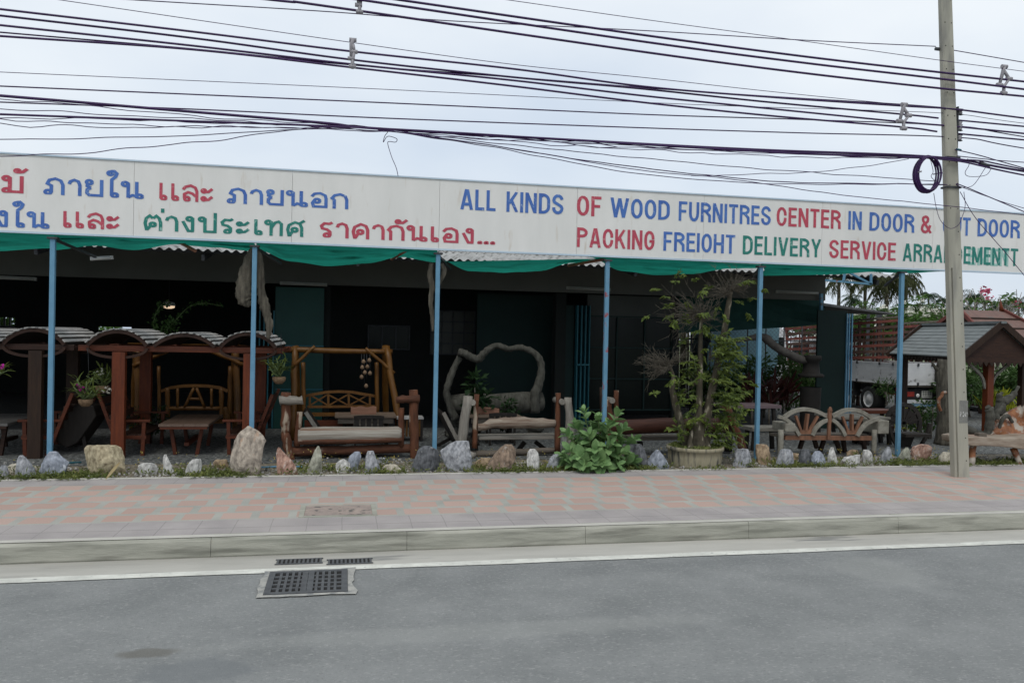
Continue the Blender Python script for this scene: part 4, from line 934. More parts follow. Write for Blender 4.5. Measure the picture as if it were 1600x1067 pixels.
def swing_a():
    Y = 17.6; o = P(305, 600, Y); o.z = 0
    t = thing('log_swing', 'yellow varnished log swing with slanting slats in its back, behind the red gazebo', 'garden swing', o, group='yellow log garden swings')
    for x, xb, dy in ((216, 216, -.3), (214, 208, .7), (368, 374, -.3), (366, 370, .7)):
        b = MB(o); a = P(x, 538, Y); g = P(xb, 600, Y+dy); b.log(a, (g.x, Y+dy, 0), .07, wob=.08); b.build('post', m_yellow, t)
    b = MB(o); b.log(P(200, 540, Y), P(386, 544, Y), .06); b.build('top_beam', m_yellow, t)
    for q in ((208, 572, 262, 548), (330, 548, 380, 570)):
        b = MB(o); b.log(P(q[0], q[1], Y-.14), P(q[2], q[3], Y-.14), .045); b.build('brace', m_yellow, t)
    Yb = Y+.2
    for x, y in ((262, 606), (346, 606)):
        b = MB(o); b.log(P(x, y, Yb), P(x, 652, Yb), .05); b.build('back_stile', m_yellow, t)
    b = MB(o); b.log(P(359.5, 572, Yb), P(359, 655, Yb), .045); b.build('hanger_post', m_yellow, t)
    b = MB(o); b.log(P(248, 572, Yb), P(249, 655, Yb), .035); b.build('hanger_post', m_yellow, t)
    b = MB(o); b.strip([P(x, y, Yb) for x, y in ((252, 611), (265, 606), (285, 603), (305, 602.5), (325, 603), (345, 606), (356, 611))], .06, .07); b.build('back_rail', m_yellow, t)
    b = MB(o); b.log(P(262, 638, Yb), P(346, 638, Yb), .045); b.build('back_rail', m_yellow, t)
    for q in ((277.5, 607, 277.5, 637), (330.5, 607, 330.5, 637), (303, 606, 288, 637), (307, 606, 320, 637), (295, 623, 314, 623.5)):
        b = MB(o); b.log(P(q[0], q[1], Yb-.02), P(q[2], q[3], Yb-.02), .03, wob=.02, seg=4); b.build('back_slat', m_yellow, t)
    x0, x1 = P(255, 650, Yb).x, P(355, 650, Yb).x; zs = P(305, 656, Yb).z; b = MB(o)
    for k in range(4): b.box(((x0+x1)/2, Yb-.1-.13*k, zs), (x1-x0, .11, .03))
    b.build('seat', m_yellow, t)
    b = MB(o); b.log(P(352, 635, Yb-.5), P(354, 655, Yb-.5), .06); b.build('arm_stub', m_yellow, t)
swing_a()

# ------------------------------------------------------------------ log benches by the verge
def bench_a():
    Y = 14.55; o = P(548, 700, Y); o.z = 0
    t = thing('log_bench', 'rustic bark log bench with a thick grey back log between red brown posts', 'log bench', o, group='rustic log benches behind the rocks')
    def L(name, q, r0, r1, mat, dy=0, **k):
        b = MB(o); b.log(P(q[0], q[1], Y+dy), P(q[2], q[3], Y+dy), r0, r1, n=12, **k); b.build(name, mat, t)
    L('post', (447, 613, 446, 680), .085, .08, m_bark); L('post_foot', (446, 676, 455, 728), .075, .09, m_bark, wob=.1, jit=.18)
    L('post', (646, 609, 648, 727), .08, .085, m_bark)
    L('arm_log', (437, 626, 473, 625), .075, .07, m_weatherx, -.06, jit=.2); L('arm_log', (619, 625, 655, 623), .065, .075, m_barkx, -.06, jit=.2)
    L('inner_post', (468, 643, 464, 697), .05, .055, m_bark, .02); L('inner_post', (627, 637, 627, 699), .055, .05, m_bark, .02)
    b = MB(o); a, d = P(466, 681, Y+.02), P(627, 678, Y+.02); b.tube([a, a.lerp(d, .03), a.lerp(d, .25)+Vector((0, 0, .01)), a.lerp(d, .5), a.lerp(d, .8)-Vector((0, 0, .012)), a.lerp(d, .97), d], [.12, .145, .15, .15, .148, .142, .12], 14, jit=.02); b.build('back_log', M('grey_split_log', (.40, .375, .33), (.20, .165, .13), scale=4, rough=.9, stretch=(.3, 5, 6), bump=.6, bscale=8, spot=(.17, .08, .045), spot_s=1.5, spot_t=.62), t)
    L('base_log', (452, 706, 652, 700), .085, .08, m_barkx, .05, wob=.08)
    L('bark_edge', (466, 690, 628, 687), .055, .05, m_barkx, -.075, wob=.05)
    b = MB(o); zs = P(548, 690, Y+.4).z; x0, x1 = P(470, 690, Y+.4).x, P(625, 690, Y+.4).x
    b.box(((x0+x1)/2, Y+.35, zs+.03), (x1-x0, .34, .06)); b.build('seat', m_weatherd, t, bevel=.01)
bench_a()
def bench_b():
    Y = 14.6; o = P(808, 700, Y); o.z = 0
    t = thing('log_bench', 'rustic log bench with split grey posts and a twisted weathered back log', 'log bench', o, group='rustic log benches behind the rocks')
    def L(name, q, r0, r1, mat, dy=0, **k):
        b = MB(o); b.log(P(q[0], q[1], Y+dy), P(q[2], q[3], Y+dy), r0, r1, n=12, **k); b.build(name, mat, t)
    L('split_post', (731, 619, 720, 712), .085, .085, m_weather, -.05, wob=.1, jit=.16); L('split_post', (887, 621, 893, 700), .075, .085, m_weather, -.05, wob=.08, jit=.16)
    L('post', (745, 616, 741, 700), .045, .05, m_bark); L('post', (872, 614, 871, 706), .048, .055, m_bark)
    for x, y in ((739, 629), (879, 628)):
        b = MB(o); p = P(x, y, Y-.12); b.log(p, p+Vector((0, .55, 0)), .055, seg=3); b.build('cross_peg', m_weather, t)
    b = MB(o); a, d = P(746, 665, Y), P(868, 662, Y); pts = []; rs = []
    for i in range(13):
        u = i/12; pts.append(a.lerp(d, u)+Vector((0, .02*sin(u*9), .02*sin(u*4)-.01+(.03 if u > .1 else -.02)))); rs.append(.07+.035*sin(pi*u)+random.uniform(-.008, .012))
    b.tube(pts, rs, 12, jit=.10); b.build('back_log', M('twisted_log', (.36, .31, .25), (.13, .07, .045), scale=4, rough=.9, stretch=(.35, 3, 6), bump=.8, bscale=8), t)
    b = MB(o); a, d = P(746, 682.5, Y+.25), P(871, 681, Y+.25); b.beam(a, d, .36, .075); b.build('seat_plank', m_weatherx, t, bevel=.015)
    L('base_log', (738, 709, 875, 703), .06, .055, m_weatherd, .05, wob=.1)
    L('base_log', (710, 700, 742, 712), .05, .06, m_weather, -.15, wob=.1)
    for q in ((820, 690, 806, 712), (836, 690, 860, 712)):
        b = MB(o); b.beam(P(q[0], q[1], Y+.5), P(q[2], q[3]-4, Y+.5), .07, .08); b.build('trestle_leg', m_dark, t)
bench_b()
def bench_c():
    Y = 14.5; o = P(1050, 690, Y); o.z = 0
    t = thing('log_bench', 'dark red log bench half hidden behind the leafy bush and the potted tree', 'log bench', o, group='rustic log benches behind the rocks')
    def L(name, q, r0, r1, mat, dy=0, **k):
        b = MB(o); b.log(P(q[0], q[1], Y+dy), P(q[2], q[3], Y+dy), r0, r1, n=12, **k); b.build(name, mat, t)
    L('post', (941, 605, 942, 715), .05, .055, m_brownwood, .1); L('post', (951, 624, 955, 712), .06, .06, m_bark, -.02, wob=.1); L('post', (963, 610, 962, 712), .045, .05, m_bark, .04)
    b = MB(o); p = P(957, 626, Y-.1); b.log(p, p+Vector((0, .5, 0)), .055, seg=3); b.build('cross_peg', m_weather, t)
    L('back_log', (950, 667, 1134, 664), .145, .15, m_brownlog, .02, wob=.03, jit=.06)
    b = MB(o); b.beam(P(950, 684, Y+.3), P(1135, 682, Y+.3), .36, .07); b.build('seat_plank', m_weatherd, t, bevel=.012)
    L('slanting_prop', (1134, 634, 1164, 708), .085, .08, m_bark, -.1, wob=.08); L('slanting_prop', (1141, 650, 1137, 705), .07, .08, m_dark, .25)
    for x in (1000, 1090):
        b = MB(o); a = P(x, 690, Y+.3); b.log(a, (a.x, a.y, 0), .06, seg=3); b.build('leg', m_dark, t)
bench_c()

# ------------------------------------------------------------------ table sets behind the log benches
def table_set(px0, px1, py, Y, D, bx0, bx1, by, cx0, cx1, cy, k, lb):
    a, d = P(px0, py, Y), P(px1, py, Y); z = a.z; c = Vector(((a.x+d.x)/2, Y+D/2, 0)); w_ = d.x-a.x
    t = thing('board_table', lb[0], 'table', c, group='board topped tables behind the log benches'); b = MB(c)
    for q in range(3): b.box((c.x, Y+D*(q+.5)/3, z-.02), (w_, D/3-.006, .04))
    b.build('table_top', m_tabletop, t, bevel=.004)
    for s in (-1, 1):
        b = MB(c); b.beam((c.x+s*w_*.34, Y+.1, 0), (c.x+s*w_*.34, Y+D-.1, z-.05), .07, .07); b.build('leg', m_dark, t)
        b = MB(c); b.beam((c.x+s*w_*.34, Y+D-.1, 0), (c.x+s*w_*.34, Y+.1, z-.05), .065, .065); b.build('leg', m_dark, t)
    b = MB(c); b.beam((c.x-w_*.36, Y+D/2, .3), (c.x+w_*.36, Y+D/2, .3), .05, .08); b.build('stretcher', m_dark, t)
    b = MB(c); b.box((c.x, Y+.06, z-.10), (w_*.9, .03, .11)); b.build('apron', m_weatherd, t)
    a, d = P(bx0, by, Y+.35), P(bx1, by, Y+.35); p = (a+d)/2; hh = .17; o = (p.x, Y+.35, z+.002)
    t = thing('wood_block', lb[1], 'wood block', o, group='boards lying on the tables'); b = MB(o); n = 10; x0, x1 = a.x, d.x
    poly = [(x0, Y+.35, z+.002), (x1, Y+.35, z+.002)]+[(x1+(x0-x1)*i/n, Y+.35, z+hh-.02+.014*sin(i*1.3+k)-(.03*i/n if k else -.0)) for i in range(n+1)]
    if k: poly = poly[:2]+[(q[0], q[1], z+hh+(q[0]-x0)/(x1-x0)*-.05) for q in poly[2:]]
    b.prism(poly, .06); b.build('board', m_board, t, bevel=.004)
    # chair with its dark back towards the road
    Yc = Y-.28; a, d = P(cx0, cy, Yc), P(cx1, cy, Yc); zc = a.z; x0, x1 = a.x, d.x; o = ((x0+x1)/2, Yc, 0)
    t = thing('wooden_chair', lb[2], 'chair', o, group='dark chairs at the board tables'); b = MB(o)
    b.strip([(x0+(x1-x0)*i/8, Yc-.02-.05*sin(pi*i/8), zc-.03+.02*sin(pi*i/8)) for i in range(9)], .07, .035); b.build('top_rail', m_dark, t)
    b = MB(o)
    for i in range(5): x = x0+(x1-x0)*(i+.5)/5; b.box((x, Yc-.03, (zc+.38)/2), ((x1-x0)/5*.7, .02, zc-.38))
    b.build('back_slats', m_dark, t)
    b = MB(o); b.box(((x0+x1)/2, Yc+.2, .40), (x1-x0, .42, .03)); b.build('seat', m_weatherd, t)
    for s in (x0+.03, x1-.03):
        for y in (0, .38): b = MB(o); b.beam((s, Yc+y, 0), (s, Yc+y, .39 if y else zc-.05), .04, .04); b.build('leg', m_dark, t)
table_set(523, 620, 650, 16.3, .8, 548, 588, 645, 553, 600, 650, 0, ('board topped table seen above the grey back log', 'straight pinkish board standing on the table behind the grey log', 'dark chair with curved top rail behind the grey back log'))
table_set(733, 815, 650, 16.3, .8, 745, 780, 648, 764, 807, 646, 1, ('board topped table in front of the driftwood arch', 'tapering orange board standing on the table by the driftwood arch', 'dark chair with notched top rail behind the twisted back log'))
def slant(px, Y, pts, lb):
    a, d, e = [P(q[0], q[1], Y) for q in pts]; o = Vector((e.x, Y, 0)); t = thing('slat_bench', lb, 'bench', o, group='dark slat benches beside the tables')
    b = MB(o); b.beam(a, d, .9, .06, (0, 0, 1)); b.build('backrest', m_dark, t)
    b = MB(o); b.beam(a+Vector((.03, -.47, 0)), d+Vector((.03, -.47, 0)), .05, .07); b.build('side_rail', m_weather, t)
    b = MB(o); b.box((d.x+.2, Y, d.z-.02), (.45, .9, .05)); b.build('seat', m_dark, t)
    for y in (-.42, .42):
        b = MB(o); b.beam((d.x, Y+y, d.z), (d.x-.3, Y+y, 0), .06, .06); b.build('leg', m_dark, t)
        b = MB(o); b.beam((d.x+.36, Y+y, d.z), (d.x+.38, Y+y, 0), .06, .06); b.build('leg', m_dark, t)
slant(480, 16.1, ((477, 640), (498, 672), (498, 690)), 'dark slat bench leaning back between the left bark posts')
slant(690, 15.6, ((686, 641), (710, 688), (712, 700)), 'dark slat bench leaning back beside the second post')
# small stool / basket behind the right post of the first log bench
c = P(640, 655, 16.9); c.z = 0; t = thing('wicker_stool', 'small slatted stool behind the right post of the grey log bench', 'stool', c)
b = MB(c); zz = P(640, 652, 16.9).z; b.box((c.x, c.y, zz), (.55, .4, .04)); b.build('top', m_slat, t)
b = MB(c)
for i in range(7): b.box((c.x-.2+.066*i, c.y-.15, zz-.2), (.04, .02, .36))
b.build('front_slats', m_yellow, t)
for s in (-1, 1): b = MB(c); b.box((c.x+s*.24, c.y, zz/2), (.05, .34, zz-.04)); b.build('leg', m_dark, t)

# ------------------------------------------------------------------ driftwood arch seat
def arch():
    Y = 17.3; o = P(770, 660, Y); o.z = 0
    t = thing('driftwood_arch', 'grey driftwood seat with a crooked branch arching over it', 'driftwood seat', o)
    def T(name, pts, rs, mat=m_drift):
        b = MB(o); k = catmull([P(x, y, Y+dy) for x, y, dy in pts], 5); n = len(k)
        rr = [rs[min(int(i/(n-1)*(len(rs)-1)), len(rs)-2)]*(1-(i/(n-1)*(len(rs)-1) % 1))+rs[min(int(i/(n-1)*(len(rs)-1))+1, len(rs)-1)]*(i/(n-1)*(len(rs)-1) % 1) for i in range(n)]
        b.tube(k, rr, 12, jit=.2); b.build(name, mat, t)
    T('branch', [(712, 655, 0), (705, 640, 0), (698, 615, 0), (700, 600, 0), (708, 578, .05), (719, 558, .05)], [.10, .07, .075, .075, .065])
    T('branch', [(716, 550, -.05), (725, 552, -.05), (736, 558, -.03), (747, 561, 0), (755, 553, 0), (764, 545, 0), (777, 540, .03), (795, 545, .05), (812, 543, .05), (829, 548, .05), (842, 560, .05), (846, 578, .03), (842, 600, 0), (836, 618, 0), (836, 645, 0)], [.075, .08, .085, .07, .065, .065, .07, .08, .105, .11])
    b = MB(o); a, d = P(700, 632, Y+.2), P(848, 628, Y+.2); b.tube([a, a.lerp(d, .2), a.lerp(d, .5)+Vector((0, 0, -.02)), a.lerp(d, .8), d], [.17, .21, .22, .23, .19], 12, jit=.18); b.build('trunk_seat', m_drift, t)
    b = MB(o); b.log((a.x+.1, Y+.2, 0), (a.x+.1, Y+.2, .3), .17); b.build('foot', m_drift, t); b = MB(o); b.log((d.x-.2, Y+.1, 0), (d.x-.15, Y+.1, .35), .2, .16, jit=.25); b.build('foot', m_drift, t)
arch()
# driftwood hung on the posts
def hung(name_lb, strips, Y, mat=m_driftd, grp='driftwood hung on the posts'):
    p0 = P(strips[0][0][0], strips[0][0][1], Y); t = thing('hanging_driftwood', name_lb, 'driftwood', p0, group=grp)
    for st in strips:
        b = MB(p0); k = catmull([(x, y, w_) for x, y, w_ in st], 6); pts = [P(q.x, q.y, Y) for q in k]; rs = [max(.012, q.z*mpp(q.x, Y)) for q in k]
        b.tube(pts, rs, 12, jit=.22, flat=.5); b.build('split_slab', mat, t)
hung('broad grey driftwood slab hanging left of the second post', [[(393, 388, 2), (388, 405, 6), (383, 430, 10), (380, 455, 12), (383, 470, 10), (391, 478, 3)], [(372, 466, 1.5), (376, 440, 3), (384, 412, 3), (391, 390, 2)]], SY+.25)
hung('long tapering driftwood strip hanging right of the second post', [[(401, 390, 3), (406, 405, 5), (407, 430, 6), (408, 455, 6), (413, 475, 7.5), (418, 495, 6), (421, 510, 5.5), (419, 530, 2.5)]], SY+.2)
hung('narrow twisted driftwood strip hanging on the third post', [[(674, 411, 3), (672, 430, 4.5), (675, 448, 4), (673, 470, 3.5), (675, 492, 3), (676, 518, 1.5)], [(690, 412, 3), (694, 424, 3.5), (688, 440, 2.5), (679, 455, 2)]], SY+.22)
# wind chime of shells
c = P(572, 553, 16.8); t = thing('shell_chime', 'hanging wind chime of pale shells under the yellow swing beam', 'wind chime', c); b = MB(c)
for x, y0, y1 in ((569, 553, 600), (573, 553, 592), (565, 553, 588), (578, 553, 588)): b.tube([P(x, y0, 16.8), P(x, y1, 16.8)], .004, 4)
b.build('strings', m_steel, t); m_shell = M('shell', (.24, .16, .10), (.14, .09, .055), scale=9)
for x, y in ((568, 565), (577, 563), (566, 574), (574, 573), (570, 582), (578, 583), (565, 589), (572, 603)):
    b = MB(c); p = P(x, y, 16.8); b.lathe([(.004, .05), (.03, .03), (.045, -.01), (.02, -.04), (.0, -.045)], p, 8); b.build('shell', m_shell, t)

# ------------------------------------------------------------------ wheel bench and its neighbours
def wheel_bench():
    Y = 14.15; o = P(1297, 705, Y); o.z = 0; u = mpp(1297, Y)
    t = thing('wheel_bench', 'weathered bench whose back is made of two half cart wheels', 'bench', o)
    def Z(x, y): return 1200+x/8, 620+y/8          # measured on an enlarged view
    def Q(x, y, dy=0): a, b_ = Z(x, y); return P(a, b_, Y+dy)
    def S(name, pts, wd, mat, dy=0, dep=.07):
        b = MB(o); b.strip(catmull([Q(x, y, dy) for x, y in pts], 5), wd, dep); b.build(name, mat, t, bevel=.006)
    m_rim = M('grey_wheel_rim', (.30, .285, .24), (.17, .155, .125), scale=4, rough=.9, stretch=(2, 2, 2), bump=.4, bscale=12)
    m_spk = M('orange_spoke', (.25, .12, .07), (.14, .07, .042), scale=4, rough=.7, stretch=(3, 3, .8), bump=.15)
    S('wheel_rim', [(205, 255), (270, 205), (350, 170), (440, 155), (520, 160), (600, 180), (680, 215), (755, 255)], .075, m_rim)
    S('wheel_rim', [(800, 245), (870, 205), (950, 170), (1040, 160), (1120, 170), (1200, 205), (1260, 245), (1305, 290)], .075, m_rim)
    S('lower_rim', [(130, 245), (210, 275), (280, 330), (340, 400), (385, 480)], .072, m_rim, -.03)
    S('lower_rim', [(550, 480), (590, 400), (640, 345), (700, 305), (760, 285)], .072, m_rim, -.03)
    S('lower_rim', [(800, 285), (860, 330), (910, 390), (940, 440), (960, 485)], .072, m_rim, -.03)
    S('lower_rim', [(1110, 490), (1150, 420), (1210, 350), (1290, 300), (1390, 270)], .075, m_rim, -.03)
    for k, q in enumerate(((345, 235, 410, 425), (495, 210, 465, 425), (620, 240, 515, 425), (930, 245, 995, 430), (1045, 215, 1045, 430), (1180, 245, 1090, 430))):
        b = MB(o); b.beam(Q(q[0], q[1], .01), Q(q[2], q[3], .01), .045, .085 if q[0] in (495, 1045) else .055, (0, -1, 0)); 
        b.build('spoke', m_spk, t, bevel=.004)
    for q in ((395, 440, 550, 440), (975, 445, 1120, 445)):
        b = MB(o); b.beam(Q(q[0], q[1], 0), Q(q[2], q[3], 0), .05, .075); b.build('hub_block', m_spk, t)
    b = MB(o); b.beam(Q(205, 508, .03), Q(1300, 515, .03), .08, .085); b.build('seat_rail', m_spk, t, bevel=.005)
    z = Q(700, 500).z; b = MB(o); x0, x1 = Q(190, 508).x, Q(1310, 508).x; b.box(((x0+x1)/2, Y+.32, z), (x1-x0, .40, .05)); b.build('seat', m_weatherd, t)
    b = MB(o); b.beam(Q(775, 150, -.06), Q(765, 330, -.06), .07, .05, (0, -1, 0)); b.beam(Q(765, 330, -.06), Q(755, 530, -.06), .06, .05, (0, -1, 0)); b.build('centre_post', m_spk, t, bevel=.006)
    b = MB(o); b.lathe([(0, .06), (.02, .05), (.035, .02), (.03, 0), (.045, -.02), (.03, -.04)], Q(778, 160, -.06)+Vector((0, 0, .0)), 10); b.build('finial', m_spk, t)
    for x0, x1, yt in ((120, 240, 310), (1265, 1395, 275)):
        b = MB(o); a, d = Q(x0, yt, .2), Q(x1, yt+(105 if x0 < 200 else 165), .2); b.box(((a.x+d.x)/2, Y+.16, (a.z+d.z)/2), (d.x-a.x, .5, a.z-d.z)); b.build('arm_block', m_rim, t, bevel=.02)
    for x, x1 in ((160, 160), (1330, 1335)):
        for dy in (-.02, .5):
            b = MB(o); a = Q(x, 410, dy); b.log(a, (a.x, a.y, 0), .055 if x < 200 else .05, seg=4, wob=.03); b.build('leg', m_rim, t)
    for q in ((430, 540, 395, 650), (580, 540, 610, 640), (700, 540, 650, 680), (850, 540, 900, 690), (940, 540, 960, 690), (1190, 540, 1215, 700)):
        b = MB(o); b.beam(Q(q[0], q[1], .45), Q(q[2], q[3], .45), .07, .07); b.build('trestle_leg', m_brownwood, t)
wheel_bench()
m_greytable = M('grey_bench_wood', (.25, .235, .20), (.14, .13, .11), scale=4, rough=.9, stretch=(.6, 4, 4), bump=.3)
# table behind the wheel bench, low bench to its left
ptable(1310, 1392, 652, 15.3, .9, 'grey topped table behind the wheel bench', m_greytable, m_dark)
def lowbench(px0, px1, py, Y, lb, mt, D=.45, ml=m_dark):
    a, d = P(px0, py, Y), P(px1, py, Y); c = Vector(((a.x+d.x)/2, Y, 0)); t = thing('plank_bench', lb, 'bench', c, group='plank benches in the yard'); b = MB(c)
    b.box((c.x, Y+D/2, a.z-.04), (d.x-a.x, D, .08)); b.build('seat', mt, t, bevel=.01)
    for s in (-1, 1):
        for y in (.08, D-.08): b = MB(c); b.beam((c.x+s*(d.x-a.x)*.38, Y+y, a.z-.08), (c.x+s*(d.x-a.x)*.42, Y+y, 0), .07, .08); b.build('leg', ml, t)
lowbench(1176, 1226, 668, 14.9, 'grey plank bench cut by the wheel bench at its left', m_greytable)
lowbench(1130, 1222, 633, 17.5, 'purplish plank bench deep in the open bay behind the last posts', M('purplish_board', (.17, .12, .13), (.11, .08, .085), scale=3, rough=.7, spot=(.08, .03, .02), spot_s=3, spot_t=.63), .8)
lowbench(1355, 1402, 641, 16.6, 'red brown plank bench in front of the lorry', m_redwoodx, .5)
lowbench(1348, 1398, 665, 15.6, 'dark red plank bench right behind the wheel bench', m_brownlog, .45)
def fan_bench():
    Y = 15.4; o = P(1412, 695, Y); o.z = 0; t = thing('fan_back_chair', 'dark chair with a round fan back of petal holes, right of the last post', 'chair', o)
    c = P(1411, 662, Y); r = 30*mpp(1411, Y); b = MB(o)
    n = 24
    outer = [c+Vector((r*cos(pi*(1.12-1.24*i/n)), 0, r*sin(pi*(1.12-1.24*i/n)))) for i in range(n+1)]
    b.strip(outer, .09, .05); b.build('back_rim', m_dark, t)
    b = MB(o)
    for k in range(7):
        a = pi*(.08+.84*k/6); e = c+Vector((r*.96*cos(a), 0, r*.96*sin(a))); b.beam(c, e, .035, .07, (0, -1, 0))
    b.strip([c+Vector((r*.58*cos(pi*i/12), .0, r*.58*sin(pi*i/12))) for i in range(13)], r*.5, .038); b.build('back_panel', m_dark, t)
    b = MB(o); z = P(1411, 676, Y).z; b.box((c.x, Y-.25, z), (.62, .5, .06)); b.build('seat', m_dark, t)
    b = MB(o); b.prism([(c.x-.24, Y, z-.02), (c.x+.24, Y, z-.02), (c.x+.12, Y, .0), (c.x-.12, Y, .0)], -.1); b.build('pedestal', m_dark, t)
    for s in (-1, 1): b = MB(o); b.strip(catmull([(c.x+s*.5, Y-.2, z+.22), (c.x+s*.42, Y-.2, z-.05), (c.x+s*.28, Y-.2, .02)], 5), .06, .06); b.build('arm', m_dark, t)
fan_bench()
# crooked branch on its stump, deep in the right bay
m_black = M('blackened_wood', (.016, .013, .011), (.009, .008, .007), scale=5, rough=.8)
def branch():
    Y = 17.8; o = P(1268, 640, Y); o.z = 0; t = thing('branch_on_stump', 'crooked dark branch reaching left from a carved stump', 'driftwood', o); b = MB(o)
    k = catmull([P(x, y, Y) for x, y in ((1150, 535), (1166, 530), (1182, 526), (1195, 528), (1205, 536), (1215, 544), (1232, 553), (1250, 561), (1276, 564))], 5)
    b.tube(k, [.02+.10*min(1, i/len(k)*2.2) if i < len(k)*.45 else .10 for i in range(len(k))], 9, jit=.06); b.build('branch', M('dark_branch', (.10, .09, .08), (.035, .03, .027), scale=5, rough=.8, bump=.3), t)
    b = MB(o); c = P(1267, 590, Y); b.lathe([(.26, 0), (.23, .5), (.25, P(0, 586, Y).z*.9)], (c.x, Y, 0), 12); b.build('stump', m_black, t)
    b = MB(o); z = P(1267, 586, Y).z; b.lathe([(0, z-.05), (.30, z-.05), (.31, z), (.28, z+.03), (.21, z+.05), (.18, z+.32), (.24, z+.38), (.23, z+.48), (0, z+.48)], (c.x, Y, 0), 12); b.build('carved_top', m_black, t)
branch()
# tall stump with an orange carving behind the pole
def tall_stump():
    Y = 15.6; o = P(1474, 690, Y); o.z = 0; t = thing('tall_stump', 'tall grey tree stump half hidden behind the utility pole', 'tree stump', o)
    b = MB(o); k = [P(1474, 562, Y), P(1471, 585, Y), P(1475, 610, Y), P(1476, 640, Y), P(1478, 670, Y), Vector((P(1479, 690, Y).x, Y, 0))]; b.tube(catmull(k, 4), [.11, .12, .12, .13, .13, .14, .14, .15, .15, .15, .16, .16, .17, .17, .18, .18, .19, .2, .22, .24, .26][:len(catmull(k, 4))], 10, jit=.12); b.build('trunk', m_driftd, t)
    b = MB(o)
    for q in ((1462, 575, 1456, 566), (1481, 580, 1486, 570)): b.tube([P(q[0]+4, q[1]+4, Y), P(q[0], q[1], Y), P(q[2], q[3], Y)], [.05, .04, .02], 7)
    b.build('branch_stub', m_driftd, t)
    c = P(1470, 640, Y-.35); o2 = Vector((c.x, c.y, c.z)); t2 = thing('carved_hook', 'orange brown curved wood carving hung on the tall stump', 'carving', o2)
    b = MB(o2); b.tube(catmull([P(x, y, Y-.3) for x, y in ((1478, 613), (1473, 614), (1471, 619), (1467, 624), (1467, 634), (1470, 642))], 5), .035, 8); b.build('hook', m_orange, t2)
tall_stump()

# ------------------------------------------------------------------ root bench at the right edge
def root_bench():
    Y = 13.0; o = P(1570, 712, Y); o.z = 0; t = thing('root_bench', 'big tree root carved into a bench with a flaring orange back', 'bench', o)
    b = MB(o); top = [(1508, 684), (1525, 682), (1550, 684), (1575, 684), (1604, 684), (1650, 680), (1690, 684)]; bot = [(1690, 702), (1640, 704), (1604, 703), (1585, 700), (1565, 698), (1545, 697), (1520, 697), (1509, 694)]
    b.prism([P(x, y, Y-.25) for x, y in top+bot], .62); b.build('seat_slab', M('root_slab', (.36, .31, .25), (.17, .12, .085), scale=4, rough=.7, stretch=(.6, 2, 3), bump=.6, bscale=8, spot=(.28, .09, .045), spot_s=2, spot_t=.62), t, bevel=.03)
    back = [(1528, 686), (1538, 680), (1548, 670), (1555, 660), (1566, 651), (1580, 642), (1592, 636), (1602, 632), (1625, 630), (1650, 640), (1660, 686)]
    b = MB(o); pts = [P(x, y, Y+.30+.10*sin(x*.13)) for x, y in back]; n = len(pts)
    # wavy sheet built as rows from the foot to the outline
    rows = 9; vs = []
    xs = [1528+i*(1660-1528)/26 for i in range(27)]
    def top_at(x):
        for (xa, ya), (xb, yb) in zip(back[:-1], back[1:]):
            if xa <= x <= xb: return ya+(yb-ya)*(x-xa)/(xb-xa)
        return 686
    for i, x in enumerate(xs):
        for j in range(rows):
            v = j/(rows-1); y = 687+(top_at(x)-687)*v; f = .16*noise.noise((x*.05, v*1.4, 4))+.10*noise.noise((x*.16, v*3, 8))
            vs.append(P(x, y, Y+.25+.22*v+f))
    m = len(vs); vs2 = vs+[p+Vector((0, .07, 0)) for p in vs]
    fs = [(i*rows+j, (i+1)*rows+j, (i+1)*rows+j+1, i*rows+j+1) for i in range(26) for j in range(rows-1)]; fs += [tuple(q+m for q in f)[::-1] for f in fs]
    ed = [i*rows+rows-1 for i in range(27)]; fs += [(ed[i], ed[i+1], ed[i+1]+m, ed[i]+m) for i in range(26)]; fs += [(j, j+1, j+1+m, j+m) for j in range(rows-1)]
    b.add(vs2, fs, True); b.build('root_back', m_orange, t)
    for nm, pts, rs in (('prong', ((1540, 684), (1545, 670), (1547, 655), (1546, 640), (1543, 635)), [.07, .085, .085, .08, .05]), ('prong', ((1556, 655), (1558, 645), (1564, 638), (1569, 631)), [.07, .055, .045, .025]), ('prong', ((1561, 672), (1566, 655), (1575, 650), (1582, 660)), [.03, .04, .04, .03]),
                      ('prong', ((1578, 650), (1582, 630), (1580, 620), (1584, 615)), [.10, .09, .06, .03]), ('prong', ((1584, 630), (1592, 626), (1602, 618), (1610, 605)), [.09, .08, .06, .03]), ('prong', ((1590, 672), (1584, 655), (1590, 645)), [.035, .05, .03]), ('prong', ((1600, 668), (1592, 680), (1580, 686)), [.06, .05, .04]), ('prong', ((1500, 668), (1515, 672), (1535, 678)), [.09, .075, .05])):
        b = MB(o); k = catmull([P(x, y, Y+.32) for x, y in pts], 5); k = [q_+Vector((0, .28 if pts[0][0] > 1570 else 0, 0)) for q_ in k]; n = len(k); b.tube(k, [rs[min(int(i*len(rs)/n), len(rs)-1)] for i in range(n)], 9, jit=.12); b.build(nm, m_drift, t)
    for q in ((1583, 700, 1594, 722), (1521, 696, 1518, 716), (1655, 700, 1660, 722)):
        b = MB(o); a = P(q[0], q[1], Y-.05); g = P(q[2], q[3], Y-.15); b.log(a, (g.x, Y-.15, 0), .06, .05, seg=4); b.build('leg', m_orange, t)
    c = P(1532, 684, Y-.05); t2 = thing('wood_offcut', 'small squared wood block lying on the root bench', 'wood block', c); b = MB(c); b.box(c+Vector((0, 0, .05)), (.17, .12, .09)); b.build('block', m_weatherd, t2, bevel=.006)
root_bench()

